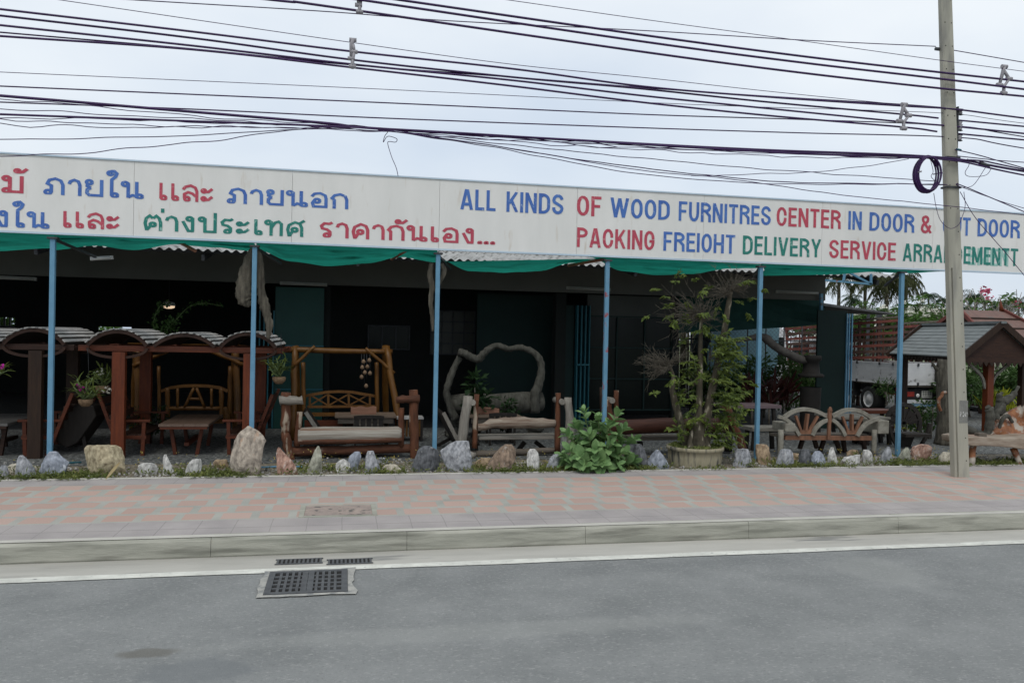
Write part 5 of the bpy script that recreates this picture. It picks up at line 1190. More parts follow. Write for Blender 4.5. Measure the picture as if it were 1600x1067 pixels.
# ------------------------------------------------------------------ right gazebo and tiled pavilion
def sala():
    ax = Vector((.22, 1, 0)).normalized(); px_ = Vector((ax.y, -ax.x, 0)); Y0 = 16.3
    e = P(1509, 558, Y0); rg = P(1565, 507, Y0); hw = (rg-e).dot(px_); hgt = rg.z-e.z; Lh = 3.7
    o = Vector((rg.x, rg.y, 0))+ax*Lh/2; t = thing('gable_gazebo', 'dark wooden gazebo with a grey shingled gable roof beside the pole', 'gazebo', o)
    rid = Vector((rg.x, rg.y, 0))
    def pt(u, v, z): return rid+ax*u+px_*v+Vector((0, 0, z))
    m_sh = M('grey_roof_shingle', (.21, .23, .23), (.13, .145, .145), scale=3, rough=.8, stretch=(2, .7, 2), bump=.2)
    for s in (-1, 1):
        b = MB(o); n = 9
        for k in range(n):
            f0, f1 = k/n, (k+1)/n+.03; z0, z1 = e.z+hgt*f0, e.z+hgt*f1; w0, w1 = hw*(1-f0), hw*(1-f1); dz = Vector((0, 0, .016)); th = Vector((0, 0, .03))
            jl = [random.uniform(-.012, .012) for _ in range(2)]
            vs = [pt(-.02, s*w0, z0)+dz, pt(Lh, s*w0, z0)+dz, pt(Lh, s*w1, z1), pt(-.02, s*w1, z1)]
            vs += [v-th for v in vs]; b.add(vs, [(0, 1, 2, 3), (7, 6, 5, 4), (0, 4, 5, 1), (1, 5, 6, 2), (2, 6, 7, 3), (3, 7, 4, 0)])
        b.build('roof_slope', m_sh, t)
    for u in (-.05, Lh+.03):
        for s in (-1, 1):
            b = MB(o); b.beam(pt(u, s*(hw+.06), e.z-.05), pt(u, 0, rg.z+.03), .05, .14); b.build('bargeboard', m_brownwood, t)
    for u in (.04, Lh-.06):
        b = MB(o); b.prism([pt(u, -hw*.92, e.z-.02), pt(u, hw*.92, e.z-.02), pt(u, 0, rg.z-.06)], .03, ax); b.build('gable_board', m_brownwoodx, t)
        b = MB(o); b.beam(pt(u, -hw*.9, e.z-.06), pt(u, hw*.9, e.z-.06), .07, .12); b.build('tie_beam', m_brownwoodx, t)
    for s in (-1, 1):
        b = MB(o); b.beam(pt(.1, s*(hw-.12), e.z-.09), pt(Lh-.1, s*(hw-.12), e.z-.09), .06, .1); b.build('wall_plate', m_brownwoodx, t)
        b = MB(o); n = 22                       # saw-tooth valance under the eave
        for i in range(n):
            u0, u1 = Lh*i/n, Lh*(i+1)/n; b.prism([pt(u0, s*(hw-.03), e.z-.03), pt(u1-.01, s*(hw-.03), e.z-.03), pt((u0+u1)/2, s*(hw-.03), e.z-.17)], .012, px_)
        b.build('valance', m_brownwood, t)
    b = MB(o); n = 14
    for i in range(n):
        v0, v1 = -hw+2*hw*i/n, -hw+2*hw*(i+1)/n; b.prism([pt(-.0, v0, e.z-.11), pt(0, v1-.008, e.z-.11), pt(0, (v0+v1)/2, e.z-.22)], .012, ax)
    b.build('valance', m_brownwood, t)
    for u in (.35, Lh-.35):
        for v in (-hw+.25, hw-.2):
            if u < 1 and v < 0: continue
            p = pt(u, v, 0); b = MB(o); b.box((p.x, p.y, e.z/2-.04), (.15, .15, e.z-.1)); b.build('post', m_brownwood, t, bevel=.01)
    x = P(1544, 600, Y0+.3).x; b = MB(o); b.box((x, Y0+.3, e.z/2-.05), (.17, .17, e.z-.1)); b.build('post', m_redwood, t, bevel=.01)
    for s in (-1, 1): b = MB(o); b.strip(catmull([(x+s*.08, Y0+.3, e.z-.75), (x+s*.2, Y0+.3, e.z-.45), (x+s*.55, Y0+.3, e.z-.16)], 6), .06, .05); b.build('curved_brace', m_greytable, t)
    b = MB(o); b.beam(pt(-.1, 0, rg.z+.05), pt(Lh, 0, rg.z+.05), .12, .06); b.build('ridge_cap', m_sh, t)
sala()
def pavilion():
    Y = 24; o = P(1540, 600, Y); o.z = 0; t = thing('tiled_pavilion', 'wooden pavilion with a curved red brown tiled roof behind the shingled gazebo', 'pavilion', o)
    m_t = M('red_brown_tile', (.20, .115, .095), (.12, .08, .07), scale=3, rough=.8, stretch=(1.5, 1, 1), bump=.2, spot=(.12, .10, .09), spot_s=3, spot_t=.62)
    prof = [(1567, 486, 0), (1575, 500, -.5), (1585, 515, -1.0), (1600, 530, -1.6), (1616, 541, -2.1)]      # gable edge in the photo
    lprof = [(1497, 487, 0), (1494, 500, -.5), (1490, 515, -1.0), (1484, 530, -1.6), (1478, 541, -2.1)]
    for bk in (0, 1):
        b = MB(o); vs = []
        for (a, d) in zip(prof, lprof):
            q, r_ = P(a[0], a[1], Y), P(d[0], d[1], Y); dy = a[2] if not bk else -a[2]*1.0
            vs += [Vector((r_.x, Y+dy, q.z)), Vector((q.x, Y+dy, q.z))]
        n = len(prof); m = len(vs); vs += [v-Vector((0, 0, .08)) for v in vs]
        fs = [(2*i, 2*i+1, 2*i+3, 2*i+2) for i in range(n-1)]; fs += [tuple(q+m for q in f)[::-1] for f in fs]+[(2*i+1, 2*i+1+m, 2*i+3+m, 2*i+3) for i in range(n-1)]+[(2*n-2, 2*n-1, 2*n-1+m, 2*n-2+m)]
        b.add(vs, fs); b.build('roof_slope', m_t, t)
        b = MB(o); 
        for i in range(1, n-1):
            a = vs[2*i]+Vector((0, -.02 if not bk else .02, .015)); d = vs[2*i+1]+Vector((0, -.02 if not bk else .02, .015)); b.beam(a, d, .04, .05)
        b.build('tile_course', m_brownwood, t)
        for col in (0, 1):
            b = MB(o); b.strip([vs[2*i+col]+Vector((0, 0, .03)) for i in range(n)], .12, .08, (1, 0, 0)); b.build('bargeboard', M('barge_red', (.16, .05, .04), scale=4) if not (bk or col) else bpy.data.materials['barge_red'], t)
    for x in (vs[0].x+.05, vs[1].x-.05):
        b = MB(o); b.tube([(x, Y, vs[1].z), (x-.03, Y, vs[1].z+.18), (x-.07, Y, vs[1].z+.42)], [.08, .05, .01], 8); b.build('finial', m_redwood, t)
    z = vs[2*n-1].z-.05
    for sx in (vs[0].x-.3, vs[1].x+.3):
        for y in (-1.5, 1.5): b = MB(o); b.box((sx, Y+y, (z+.3)/2), (.16, .16, z+.3)); b.build('post', m_brownwood, t)
    b = MB(o); b.box(((vs[0].x+vs[1].x)/2, Y, .25), (vs[1].x-vs[0].x, 3, .12)); b.build('deck', m_brownwoodx, t)
pavilion()

# ------------------------------------------------------------------ lorry
def lorry():
    Y = 21.6; x0 = P(1407, 590, Y).x; W = 1.95; xc = x0+W/2; zt_, zb_ = P(1430, 569, Y).z, P(1430, 601, Y).z; Lb = 4.6
    o = Vector((xc, Y+3, 0)); t = thing('flatbed_lorry', 'silver flatbed lorry parked with its tailgate towards the road', 'lorry', o)
    m_al = M('alloy_side', (.72, .72, .72), (.58, .58, .585), scale=3, rough=.45, metallic=.2, spot=(.25, .24, .23), spot_s=5, spot_t=.67)
    m_blk = M('black_chassis', (.03, .03, .032), (.018, .018, .02), scale=4, rough=.6); m_tyre = M('tyre', (.02, .02, .02), (.012, .012, .012), scale=8, rough=.85)
    def side(name, a, d):                       # ribbed drop side from a to d
        b = MB(o); n = 6; h = zt_-zb_; a = Vector(a); d = Vector(d)
        for k in range(n): b.beam(a+Vector((0, 0, zb_+h*(k+.5)/n)), d+Vector((0, 0, zb_+h*(k+.5)/n)), .035 if k % 2 else .03, h/n-.014)
        b.beam(a+Vector((0, 0, (zb_+zt_)/2)), d+Vector((0, 0, (zb_+zt_)/2)), .02, h*.99)
        b.beam(a+Vector((0, 0, zt_)), d+Vector((0, 0, zt_)), .05, .05); b.beam(a+Vector((0, 0, zb_)), d+Vector((0, 0, zb_)), .05, .04)
        s = b.build(name, m_al, t); L = (d-a).length; u = (d-a)/L; nrm = Vector((u.y, -u.x, 0))
        for f in (.08, .3, .55, .8, .94):
            for z in (zb_+.02, zt_-.02):
                p = a+u*L*f+Vector((0, 0, z)); b = MB(o); b.box(p+nrm*.03, (.05, .05, .09)); b.build('hinge', m_steel, s)
    side('tailgate', (x0, Y, 0), (x0+W, Y, 0)); side('drop_side', (x0, Y+Lb, 0), (x0, Y+.04, 0)); side('drop_side', (x0+W, Y+.04, 0), (x0+W, Y+Lb, 0))
    b = MB(o); b.box((xc, Y+Lb/2, zb_-.04), (W-.06, Lb, .07)); b.build('deck', m_weatherd, t)
    b = MB(o); b.box((x0+W*.62, Y-.06, (zt_+zb_)/2), (.10, .03, (zt_-zb_)*.7)); b.build('tail_post', m_steel, t)
    b = MB(o); b.box((xc, Y+3.4, zb_-.22), (.8, 6.6, .22)); b.build('chassis', m_blk, t)
    b = MB(o); b.box((xc, Y+.14, .66), (W-.1, .08, .34)); b.build('rear_panel', m_blk, t)
    b = MB(o); b.box((xc, Y+.02, .46), (W-.15, .07, .10)); b.build('bumper', M('bumper_white', (.6, .62, .64)), t)
    b = MB(o); b.box((xc, Y+.02, .35), (W-.2, .05, .09)); b.build('mud_bar', M('bumper_blue', (.05, .18, .34), (.25, .33, .38), scale=9), t)
    b = MB(o); b.box((x0+.34, Y+.09, .68), (.42, .04, .15)); b.build('red_board', M('red_reflector', (.28, .03, .02), (.18, .02, .015)), t)
    for s in (x0+.02, x0+W-.02):
        b = MB(o); b.box((s, Y+.07, .82), (.18, .07, .10)); b.build('tail_lamp', M('tail_lamp_red', (.45, .03, .03)), t)
    b = MB(o); b.lathe([(0, .02), (.05, .02), (.06, 0)], (0, 0, 0), 12)
    b.v = [Vector((x0+.68+v.x, Y+.08-v.z, .64+v.y)) for v in b.v]; b.build('reversing_lamp', m_white, t)
    b = MB(o); b.box((x0+1.0, Y+.085, .68), (.36, .02, .22)); pl = b.build('number_plate', M('plate_white', (.6, .6, .56)), t)
    b = MB(o)
    for i in range(4): b.box((x0+.87+.085*i, Y+.0735, .72), (.012, .003, .17))
    for j in range(3): b.box((x0+1.0, Y+.072, .61+.07*j), (.33, .003, .012))
    b.build('plate_grid', m_steel, pl)
    def wheel(x, y, r, w_):
        b = MB(o); b.lathe([(r*.62, -w_/2), (r*.95, -w_/2), (r, -w_/2+.03), (r, w_/2-.03), (r*.95, w_/2), (r*.62, w_/2)], (0, 0, 0), 28)
        b.v = [Vector((x+v.z, y+v.x, r+v.y)) for v in b.v]; ty = b.build('wheel', m_tyre, t)
        b = MB(o); b.lathe([(r*.62, -w_/2+.01), (r*.55, -w_/2+.06), (r*.3, -w_/2+.03), (r*.14, -w_/2-.02), (0, -w_/2-.02)], (0, 0, 0), 24)
        b.v = [Vector((x+v.z, y+v.x, r+v.y)) for v in b.v]; b.build('rim', m_al, ty)
        b = MB(o); b.lathe([(r*.62, w_/2-.01), (r*.3, w_/2-.05), (0, w_/2-.03)], (0, 0, 0), 24)
        b.v = [Vector((x+v.z, y+v.x, r+v.y)) for v in b.v]; b.build('rim', m_al, ty)
    for x in (x0+.22, x0+W-.22): wheel(x, Y+1.55, .42, .40); wheel(x, Y+5.6, .42, .26)
    for s in (x0+.12, x0+W-.12):
        b = MB(o); b.box((s, Y+2.3, .72), (.28, .03, .5)); b.build('mud_flap', m_blk, t)
    # cab
    m_cab = M('cab_white', (.62, .62, .60), (.55, .55, .53), scale=2, rough=.35); Yc = Y+Lb+.15; b = MB(o)
    prof = [(Yc, .62), (Yc+1.75, .62), (Yc+1.8, 1.35), (Yc+1.5, 2.25), (Yc+1.35, 2.32), (Yc, 2.3)]
    b.prism([(x0+.08, y, z) for y, z in prof], W-.16, (1, 0, 0)); cab = b.build('cab', m_cab, t, bevel=.04)
    b = MB(o)
    for s in (x0+.068, x0+W-.068): b.prism([(s-.006, Yc+.35, 1.45), (s-.006, Yc+1.6, 1.45), (s-.006, Yc+1.38, 2.12), (s-.006, Yc+.35, 2.12)], .012, (1, 0, 0))
    b.box((xc, Yc-.005, 1.85), (1.2, .012, .45)); b.build('cab_window', m_glass, cab)
lorry()

# ------------------------------------------------------------------ lattice fence, wire fence and the things beyond
def lattice():
    m1 = M('fence_brown', (.11, .06, .045), (.06, .035, .028), scale=4, rough=.8); m2 = M('fence_red', (.19, .055, .04), (.11, .038, .03), scale=4, rough=.8)
    for (pa, pb, Ya, Yb, lb, gp) in ((1228, 1411, 27.0, 24.5, 'red brown lattice fence behind the lorry', 0), (1409, 1475, 26.0, 27.0, 'lower red lattice fence panel meeting the shingled gazebo', 1)):
        a, d = P(pa, 560, Ya), P(pb, 560, Yb); za = P(pa, 512 if not gp else 508, Ya).z; zb = P(pb, 497 if not gp else 504, Yb).z; a.z = d.z = 0; o = (a+d)/2
        t = thing('lattice_fence', lb, 'fence', o, group='lattice fences behind the yard'); L = (d-a).length; u = (d-a)/L; n = Vector((u.y, -u.x, 0))
        def q(f, z, k=0): return a+u*L*f+Vector((0, 0, z))+n*k
        for k in range(int(L/.62)+1):
            f = k*.62/L; z = za+(zb-za)*f; b = MB(o); b.beam(q(f, 0), q(f, z+.02), .09, .09); b.build('post', m1 if k % 3 else m2, t)
        nr = 13
        for k in range(nr):
            v = .16+.82*k/(nr-1); b = MB(o); b.beam(q(0, za*v, .06), q(1, zb*v, .06), .025, .095); b.build('rail', m1 if k % 2 else m2, t)
        b = MB(o)
        for k in range(int(L/.31)): f = (k*.31+.15)/L; b.beam(q(f, .3, -.06), q(f, (za+(zb-za)*f)*.9, -.06), .04, .02, n)
        b.build('upright_slats', m2, t)
        b = MB(o); b.beam(q(0, za+.06), q(1, zb+.06), .12, .06); b.build('cap_rail', m_weatherd, t)
lattice()
def wirefence():
    Y = 22.5; a, d = P(1050, 560, Y), P(1280, 560, Y); z = P(1200, 512, Y).z+.25; o = Vector(((a.x+d.x)/2, Y, 0)); t = thing('wire_fence', 'dark wire mesh fence seen through the open right bay', 'fence', o)
    for k in range(9):
        x = a.x+(d.x-a.x)*k/8; b = MB(o); b.tube([(x, Y, 0), (x, Y, z)], .022, 6); b.build('post', m_steel, t)
    b = MB(o); zz = P(1200, 532, Y).z
    for q in (zz, z, .2): b.tube([(a.x, Y, q), (d.x, Y, q)], .016, 5)
    b.build('rail', m_steel, t)
    b = MB(o); s = .13; n = int((d.x-a.x)/s)
    for i in range(-int(z/s), n):
        x = a.x+i*s
        for sg in (1, -1):
            xa, za_, xb, zb_ = (x, 0, x+z, z) if sg > 0 else (x, z, x+z, 0)
            if xa < a.x: f = (a.x-xa)/(xb-xa); za_ = za_+(zb_-za_)*f; xa = a.x
            if xb > d.x: f = (d.x-xa)/(xb-xa); zb_ = za_+(zb_-za_)*f; xb = d.x
            if xb > xa: b.beam((xa, Y+.01*sg, za_), (xb, Y+.01*sg, zb_), .005, .005)
    b.build('mesh', m_steel, t)
wirefence()
c = P(1165, 550, 24.5); c.z = 0; t = thing('tarpaulin_cover', 'blue grey tarpaulin stretched over a frame beyond the wire fence', 'tarpaulin', c); b = MB(c)
pl = [P(1105, 545, 24.5), P(1112, 522, 24.5), P(1130, 508, 24.5), P(1200, 506, 24.5), P(1219, 512, 24.5), P(1216, 545, 24.5)]; pl = [pl[0]-Vector((0, 0, 1.2))]+pl+[pl[-1]-Vector((0, 0, 1.2))]
b.prism(pl, 2.2, (.2, 1, 0)); b.build('sheet', M('blue_tarp', (.13, .24, .28), (.09, .17, .21), scale=2, rough=.6, bump=.3, bscale=4), t, bevel=.05)
# light van beyond the fence
def van():
    Y = 26; x0 = P(1233, 530, Y).x-1.8; o = Vector((x0+.9, Y+1.2, 0)); t = thing('white_van', 'white van partly hidden behind the tarpaulin beyond the fence', 'van', o); m_v = M('van_white', (.72, .73, .74), (.66, .67, .68), rough=.3)
    b = MB(o); zt_ = P(1225, 511, Y).z; b.prism([(x0, Y, .4), (x0+1.8, Y, .4), (x0+1.8, Y, 1.2), (x0+1.65, Y, zt_-.1), (x0+1.45, Y, zt_), (x0+.35, Y, zt_), (x0+.15, Y, zt_-.1), (x0, Y, 1.2)], 4.2); b.build('body', m_v, t, bevel=.06)
    b = MB(o); b.box((x0+.9, Y-.004, 1.2+(zt_-1.2)*.45), (1.42, .02, (zt_-1.2)*.62)); b.build('rear_window', m_glass, t)
    for s in (x0+.12, x0+1.68): b = MB(o); b.box((s, Y-.005, .95), (.12, .03, .3)); b.build('tail_lamp', M('van_lamp', (.4, .03, .03)), t)
    for x in (x0+.1, x0+1.7):
        for y in (.8, 3.4):
            b = MB(o); b.lathe([(0, -.1), (.3, -.1), (.33, -.06), (.33, .06), (.3, .1), (0, .1)], (0, 0, 0), 20); b.v = [Vector((x+v.z, Y+y+v.x, .33+v.y)) for v in b.v]; b.build('wheel', m_hole, t)
van()
# bamboo screen seen left of the tarpaulin
c = P(1085, 560, 27); c.z = 0; t = thing('bamboo_screen', 'pale bamboo pole screen seen behind the potted tree trunks', 'fence', c); b = MB(c)
for i in range(46):
    x = P(1052+i*1.9, 540, 27).x; b.tube([(x, 27+.03*(i % 2), 0), (x+random.uniform(-.03, .03), 27+.03*(i % 2), P(1080, 508, 27).z+random.uniform(-.1, .1))], .026, 5)
b.build('poles', M('bamboo', (.34, .30, .20), (.17, .15, .10), scale=3, stretch=(4, 4, .4)), t)
b = MB(c)
for z in (.8, P(1080, 538, 27).z): b.beam((P(1050, 540, 27).x, 26.95, z), (P(1142, 540, 27).x, 26.95, z), .04, .06)
b.build('rail', m_steel, t)

# ------------------------------------------------------------------ rocks along the pavement edge
random.seed(21)
def RM(name, c1, c2, spot, st=.6, ss=5):
    return M(name, tuple(x*1.12 for x in c1), tuple(x*.6 for x in c2), scale=15, lo=.34, hi=.66, rough=.9, bump=1.0, bscale=16, spot=spot, spot_s=ss*2.2, spot_t=st+.03, spot_w=.05, detail=9, stretch=(1, 1, .6))
r_grey = RM('grey_stone', (.40, .41, .43), (.24, .25, .27), (.55, .55, .55)); r_blue = RM('blue_grey_stone', (.37, .40, .46), (.24, .265, .31), (.50, .52, .55))
r_dark = RM('dark_grey_stone', (.15, .155, .165), (.075, .08, .088), (.30, .30, .31), .63); r_white = RM('white_stone', (.64, .63, .60), (.44, .43, .41), (.30, .28, .24), .66)
r_yel = RM('yellow_stone', (.50, .43, .29), (.33, .27, .17), (.24, .18, .10), .62, 4); r_beige = RM('beige_stone', (.45, .39, .32), (.32, .275, .23), (.50, .34, .24), .6, 3)
r_pink = RM('pink_stone', (.50, .32, .25), (.33, .18, .135), (.60, .52, .46), .58, 8); r_pale = RM('pale_green_stone', (.42, .42, .34), (.30, .295, .235), (.45, .35, .22), .64)
r_tan = RM('tan_stone', (.47, .35, .23), (.31, .22, .14), (.33, .16, .09), .63); r_brown = RM('brown_stone', (.30, .22, .16), (.17, .125, .095), (.34, .30, .26), .6)
r_cream = RM('cream_stone', (.60, .55, .45), (.45, .40, .31), (.36, .30, .2), .66)
ROCKS = []
def rock(lb, mat, prof, dep=.7, rough=.06, yb=None, knob=0, back=0.0):
    """prof: photo rows top to foot, each with its left and right edge"""
    foot = prof[-1]; g = G((foot[1]+foot[2])/2, foot[0]); Y = max(g.y, 12.97)+back
    pts = [(P(l, y, Y), P(r, y, Y)) for y, l, r in prof]
    org = Vector(((pts[-1][0].x+pts[-1][1].x)/2, Y, 0)); sd = random.random()*90
    Wm = max((b_-a).length for a, b_ in pts); b = MB(org); n = 34; lv = []
    zs = [max(a.z, 0) for a, _ in pts]
    # resample to even levels
    K = 22
    for i in range(K+1):
        z = zs[0]+(-.05-zs[0])*(i/K); j = 0
        while j < len(zs)-2 and zs[j+1] > z: j += 1
        f = (zs[j]-z)/max(1e-5, zs[j]-zs[j+1]); f = max(0, min(1, f))
        xl = pts[j][0].x*(1-f)+pts[j+1][0].x*f; xr = pts[j][1].x*(1-f)+pts[j+1][1].x*f
        lv.append((z, (xl+xr)/2, (xr-xl)/2))
    H = max(.05, zs[0]); vs = []
    for i, (z, cx, hw) in enumerate(lv):
        hd = max(.015, min(hw, Wm*.5)*dep)
        for k in range(n):
            a = 2*pi*k/n; e = .78; ca, sa = cos(a), sin(a)
            x = (abs(ca)**e)*(1 if ca > 0 else -1)*hw; y = (abs(sa)**e)*(1 if sa > 0 else -1)*hd
            q = Vector((ca*2.0, sa*2.0, z/max(H, .2)*2.2+sd)); d = noise.noise(q)*rough*2.6+noise.noise(q*2.7)*rough*1.6+noise.noise(q*6)*rough*(.8+knob)+noise.noise(q*14)*rough*.5
            d *= .8+.5*abs(sa); s = 1+d; lvl = 1 if 0 < i < K else .8
            vs.append(Vector((cx+x*(1+d*.6), Y+hd*.7+y*s, z+d*.35*hw*lvl)))
    fs = [(i*n+k, (i+1)*n+k, (i+1)*n+(k+1) % n, i*n+(k+1) % n) for i in range(K) for k in range(n)]
    fs.append(tuple(range(n)))
    # chisel a few facets
    c = Vector((org.x, Y+Wm*.2, H*.5))
    for _ in range(18):
        nn = Vector((random.uniform(-.8, .8), random.uniform(-1.3, -.45), random.uniform(-.35, .3))).normalized(); m = max((v-c).dot(nn) for v in vs); cut = m*random.uniform(.74, .94)
        for v in vs:
            d = (v-c).dot(nn)
            if d > cut: v -= nn*(d-cut)*.95
    b.add(vs, fs, False); ROCKS.append((org.x, Y, pts[-1][1].x-pts[-1][0].x))
    return tag(b.build('rock', mat), lb, 'rock', 'rocks set along the pavement edge')
rock('small dull grey rock at the very left edge', r_grey, [(727, 1, 8), (733, -3, 11), (744, -6, 12)])
rock('low cream rock wedged behind the pale grey ones at left', r_cream, [(727, 12, 46), (733, 8, 56), (744, 8, 58)], back=.3)
rock('pale grey upright rock just left of the big blue-grey rock', r_grey, [(712, 28, 36), (722, 24, 44), (735, 22, 51), (748, 23, 52)])
rock('big blue-grey rock with a peak in front of the first post', r_blue, [(706, 76, 89), (713, 70, 92), (724, 63, 104), (734, 59, 101), (745, 55, 97)])
rock('big blocky yellow rock in front of the red gazebo post', r_yel, [(698, 130, 178), (703, 126, 184), (716, 128, 189), (728, 131, 192), (742, 138, 193)], dep=.6, rough=.045)
rock('rounded white rock right of the yellow block', r_white, [(724, 222, 235), (728, 215, 243), (735, 212, 246), (742, 216, 243)])
rock('thin white and brown spike of rock leaning left', r_white, [(710, 253, 259), (718, 252, 263), (728, 254, 268), (742, 253, 273)])
rock('angular white rock with dark veins right of the leaning spike', r_white, [(718, 300, 313), (724, 294, 314), (733, 289, 314), (742, 287, 314)])
rock('small flat brown rock at the foot of the tall slab', r_tan, [(719, 336, 354), (725, 331, 356), (735, 338, 356)], back=.15)
rock('tall beige slab rock, the largest of the row', r_beige, [(663, 384, 389), (668, 380, 396), (675, 374, 405), (683, 368, 412), (690, 364, 416), (696, 362, 412), (704, 359, 410), (720, 355, 409), (732, 358, 408), (743, 364, 408)], dep=.45, rough=.035)
rock('pink veined rock leaning left beside the tall slab', r_pink, [(699, 430, 435), (708, 430, 444), (720, 432, 455), (732, 432, 464), (742, 433, 465)])
rock('pale green pointed rock with a straight right side', r_pale, [(697, 496, 499), (705, 491, 502), (718, 486, 503), (730, 481, 503), (741, 478, 503)], rough=.025)
rock('white faced small rock in front of the slate blue one', r_white, [(717, 534, 538), (724, 526, 546), (731, 524, 548), (738, 526, 545)])
rock('slate blue rock slanting up right behind the white faced one', r_blue, [(706, 554, 563), (714, 546, 565), (725, 543, 561), (738, 545, 558)], back=.1)
rock('pale grey spire rock with a stepped top', r_grey, [(705, 574, 584), (715, 571, 587), (726, 571, 592), (741, 570, 597)])
rock('flat cream rock lying before the grey log bench', r_cream, [(727, 602, 620), (733, 598, 626), (743, 596, 632)])
rock('tiny pale rock behind the spire rock', r_grey, [(716, 590, 603), (721, 588, 608), (727, 590, 606)], back=.3)
rock('dark charcoal rock in front of the third post', r_dark, [(697, 662, 672), (704, 655, 684), (715, 650, 689), (727, 645, 689), (737, 642, 686)])
rock('large mottled grey rock right of the charcoal one', r_grey, [(690, 712, 733), (696, 701, 735), (706, 690, 736), (718, 692, 739), (730, 698, 741), (739, 702, 742)])
rock('brown rock sloping up right before the twisted log bench', r_brown, [(695, 790, 806), (703, 781, 811), (714, 773, 810), (726, 764, 804), (739, 758, 802)])
rock('low tan rock lying behind the brown one', r_tan, [(717, 752, 770), (724, 744, 772), (737, 742, 768)], back=.35)
rock('smooth upright white rock like a milestone', r_white, [(702, 828, 837), (708, 825, 842), (720, 824, 844), (737, 825, 844)], rough=.03)
rock('pale grey lump touching the left of the leafy bush', r_grey, [(710, 866, 874), (718, 860, 876), (728, 856, 878), (738, 854, 876)])
rock('forked white rock sticking out behind the leafy bush', r_white, [(679, 877, 881), (686, 877, 895), (700, 877, 897), (712, 880, 895)], back=.4)
rock('dark grey rock half covered by the right of the bush', r_dark, [(695, 985, 1003), (705, 982, 1010), (720, 988, 1013), (735, 996, 1015)])
rock('blue-grey pyramid rock left of the round planter', r_blue, [(703, 1025, 1030), (712, 1019, 1038), (724, 1015, 1045), (736, 1015, 1049)])
rock('knobbly light grey rock right of the round planter', r_grey, [(702, 1155, 1170), (709, 1152, 1174), (718, 1152, 1176), (729, 1150, 1178)], knob=1.2)
rock('square tan rock at the foot of the fifth post', r_tan, [(695, 1184, 1199), (700, 1184, 1204), (712, 1185, 1207), (725, 1187, 1208)], rough=.03)
rock('flat topped grey rock in front of the wheel bench end', r_grey, [(703, 1223, 1238), (708, 1221, 1242), (718, 1219, 1244), (730, 1217, 1245)], rough=.03)
rock('small yellow tan rock tucked between two grey ones', r_tan, [(709, 1240, 1250), (713, 1239, 1253), (722, 1242, 1251)], back=.2)
rock('dark square rock under the left wheel of the bench', r_dark, [(703, 1254, 1268), (712, 1252, 1270), (729, 1252, 1269)], rough=.03)
rock('blue-grey rock leaning right under the wheel bench', r_blue, [(705, 1275, 1283), (712, 1272, 1289), (722, 1271, 1294), (730, 1273, 1294)])
rock('thin white spike rock under the bench centre post', r_white, [(699, 1299, 1303), (706, 1297, 1305), (716, 1296, 1308), (727, 1296, 1311)])
rock('tan cap of rock behind the low white rock', r_tan, [(703, 1332, 1340), (708, 1327, 1345), (716, 1327, 1346)], back=.25)
rock('low white rock lying on its side under the right wheel', r_white, [(711, 1341, 1350), (716, 1327, 1350), (721, 1322, 1349), (727, 1325, 1347)])
rock('bluish white rock with a flat right side', r_white, [(703, 1351, 1358), (709, 1351, 1365), (717, 1351, 1368), (725, 1352, 1368)])
rock('pale draped looking spike rock left of the last post', r_grey, [(698, 1387, 1391), (706, 1384, 1394), (715, 1381, 1397), (724, 1379, 1400)])
rock('grey-green pointed rock right of the last post', r_pale, [(699, 1416, 1419), (707, 1411, 1424), (716, 1408, 1427), (723, 1408, 1426)])
rock('knobbly pink and white rock near the utility pole', r_pink, [(695, 1440, 1452), (700, 1434, 1459), (710, 1431, 1461), (721, 1434, 1459)], knob=1.5)
rock('small pale rock touching the left of the pole', r_cream, [(707, 1476, 1486), (714, 1473, 1490), (726, 1472, 1490)])
rock('white-grey rock peeking out right of the pole foot', r_grey, [(704, 1508, 1516), (711, 1504, 1524), (723, 1504, 1528)], knob=.8)

# ------------------------------------------------------------------ foliage helpers
def FM(name, c1, c2, scale=2, transl=.3, rough=.6, spec=.25):
    m = M(name, c1, c2, scale=scale, rough=rough, transl=transl, detail=3, spec=spec); NOFIX.add(name); return m
f_bush = FM('pale_milky_leaf', (.22, .345, .14), (.10, .20, .07), 9, .2, .5); f_yel = FM('yellow_green_leaf', (.19, .24, .05), (.045, .08, .018), 7)
f_weed = FM('weed_leaf', (.22, .24, .07), (.075, .11, .03), 4); f_dark = FM('dark_leaf', (.035, .075, .025), (.016, .038, .013), 5)
f_mid = FM('mid_green_leaf', (.075, .14, .035), (.035, .075, .02), 1.5); f_frang = FM('frangipani_leaf', (.105, .20, .04), (.05, .105, .025), 1.5)
f_palm = FM('palm_leaf', (.10, .105, .045), (.045, .06, .026), 2); f_palm2 = FM('far_palm_leaf', (.055, .095, .05), (.03, .06, .034), 2)
f_croton = FM('croton_leaf', (.42, .42, .03), (.20, .25, .025), 5); f_ti = FM('red_cordyline_leaf', (.06, .016, .012), (.025, .009, .008), 5); f_orch = FM('orchid_leaf', (.17, .21, .05), (.09, .13, .03), 9)
m_stem = M('grey_stem', (.20, .18, .15), (.12, .105, .085), scale=6, rough=.9); m_gstem = M('green_stem', (.16, .22, .09), (.11, .15, .06), scale=6); m_twig = M('bare_twig', (.13, .115, .09), (.075, .065, .05), scale=9, rough=.9)
m_petal = M('white_petal', (.78, .77, .70), (.7, .68, .58), scale=5, transl=.2); m_mag = M('magenta_petal', (.50, .03, .32), (.38, .02, .25), scale=9); m_pinkp = M('pink_petal', (.55, .08, .16), (.45, .05, .12), scale=9)
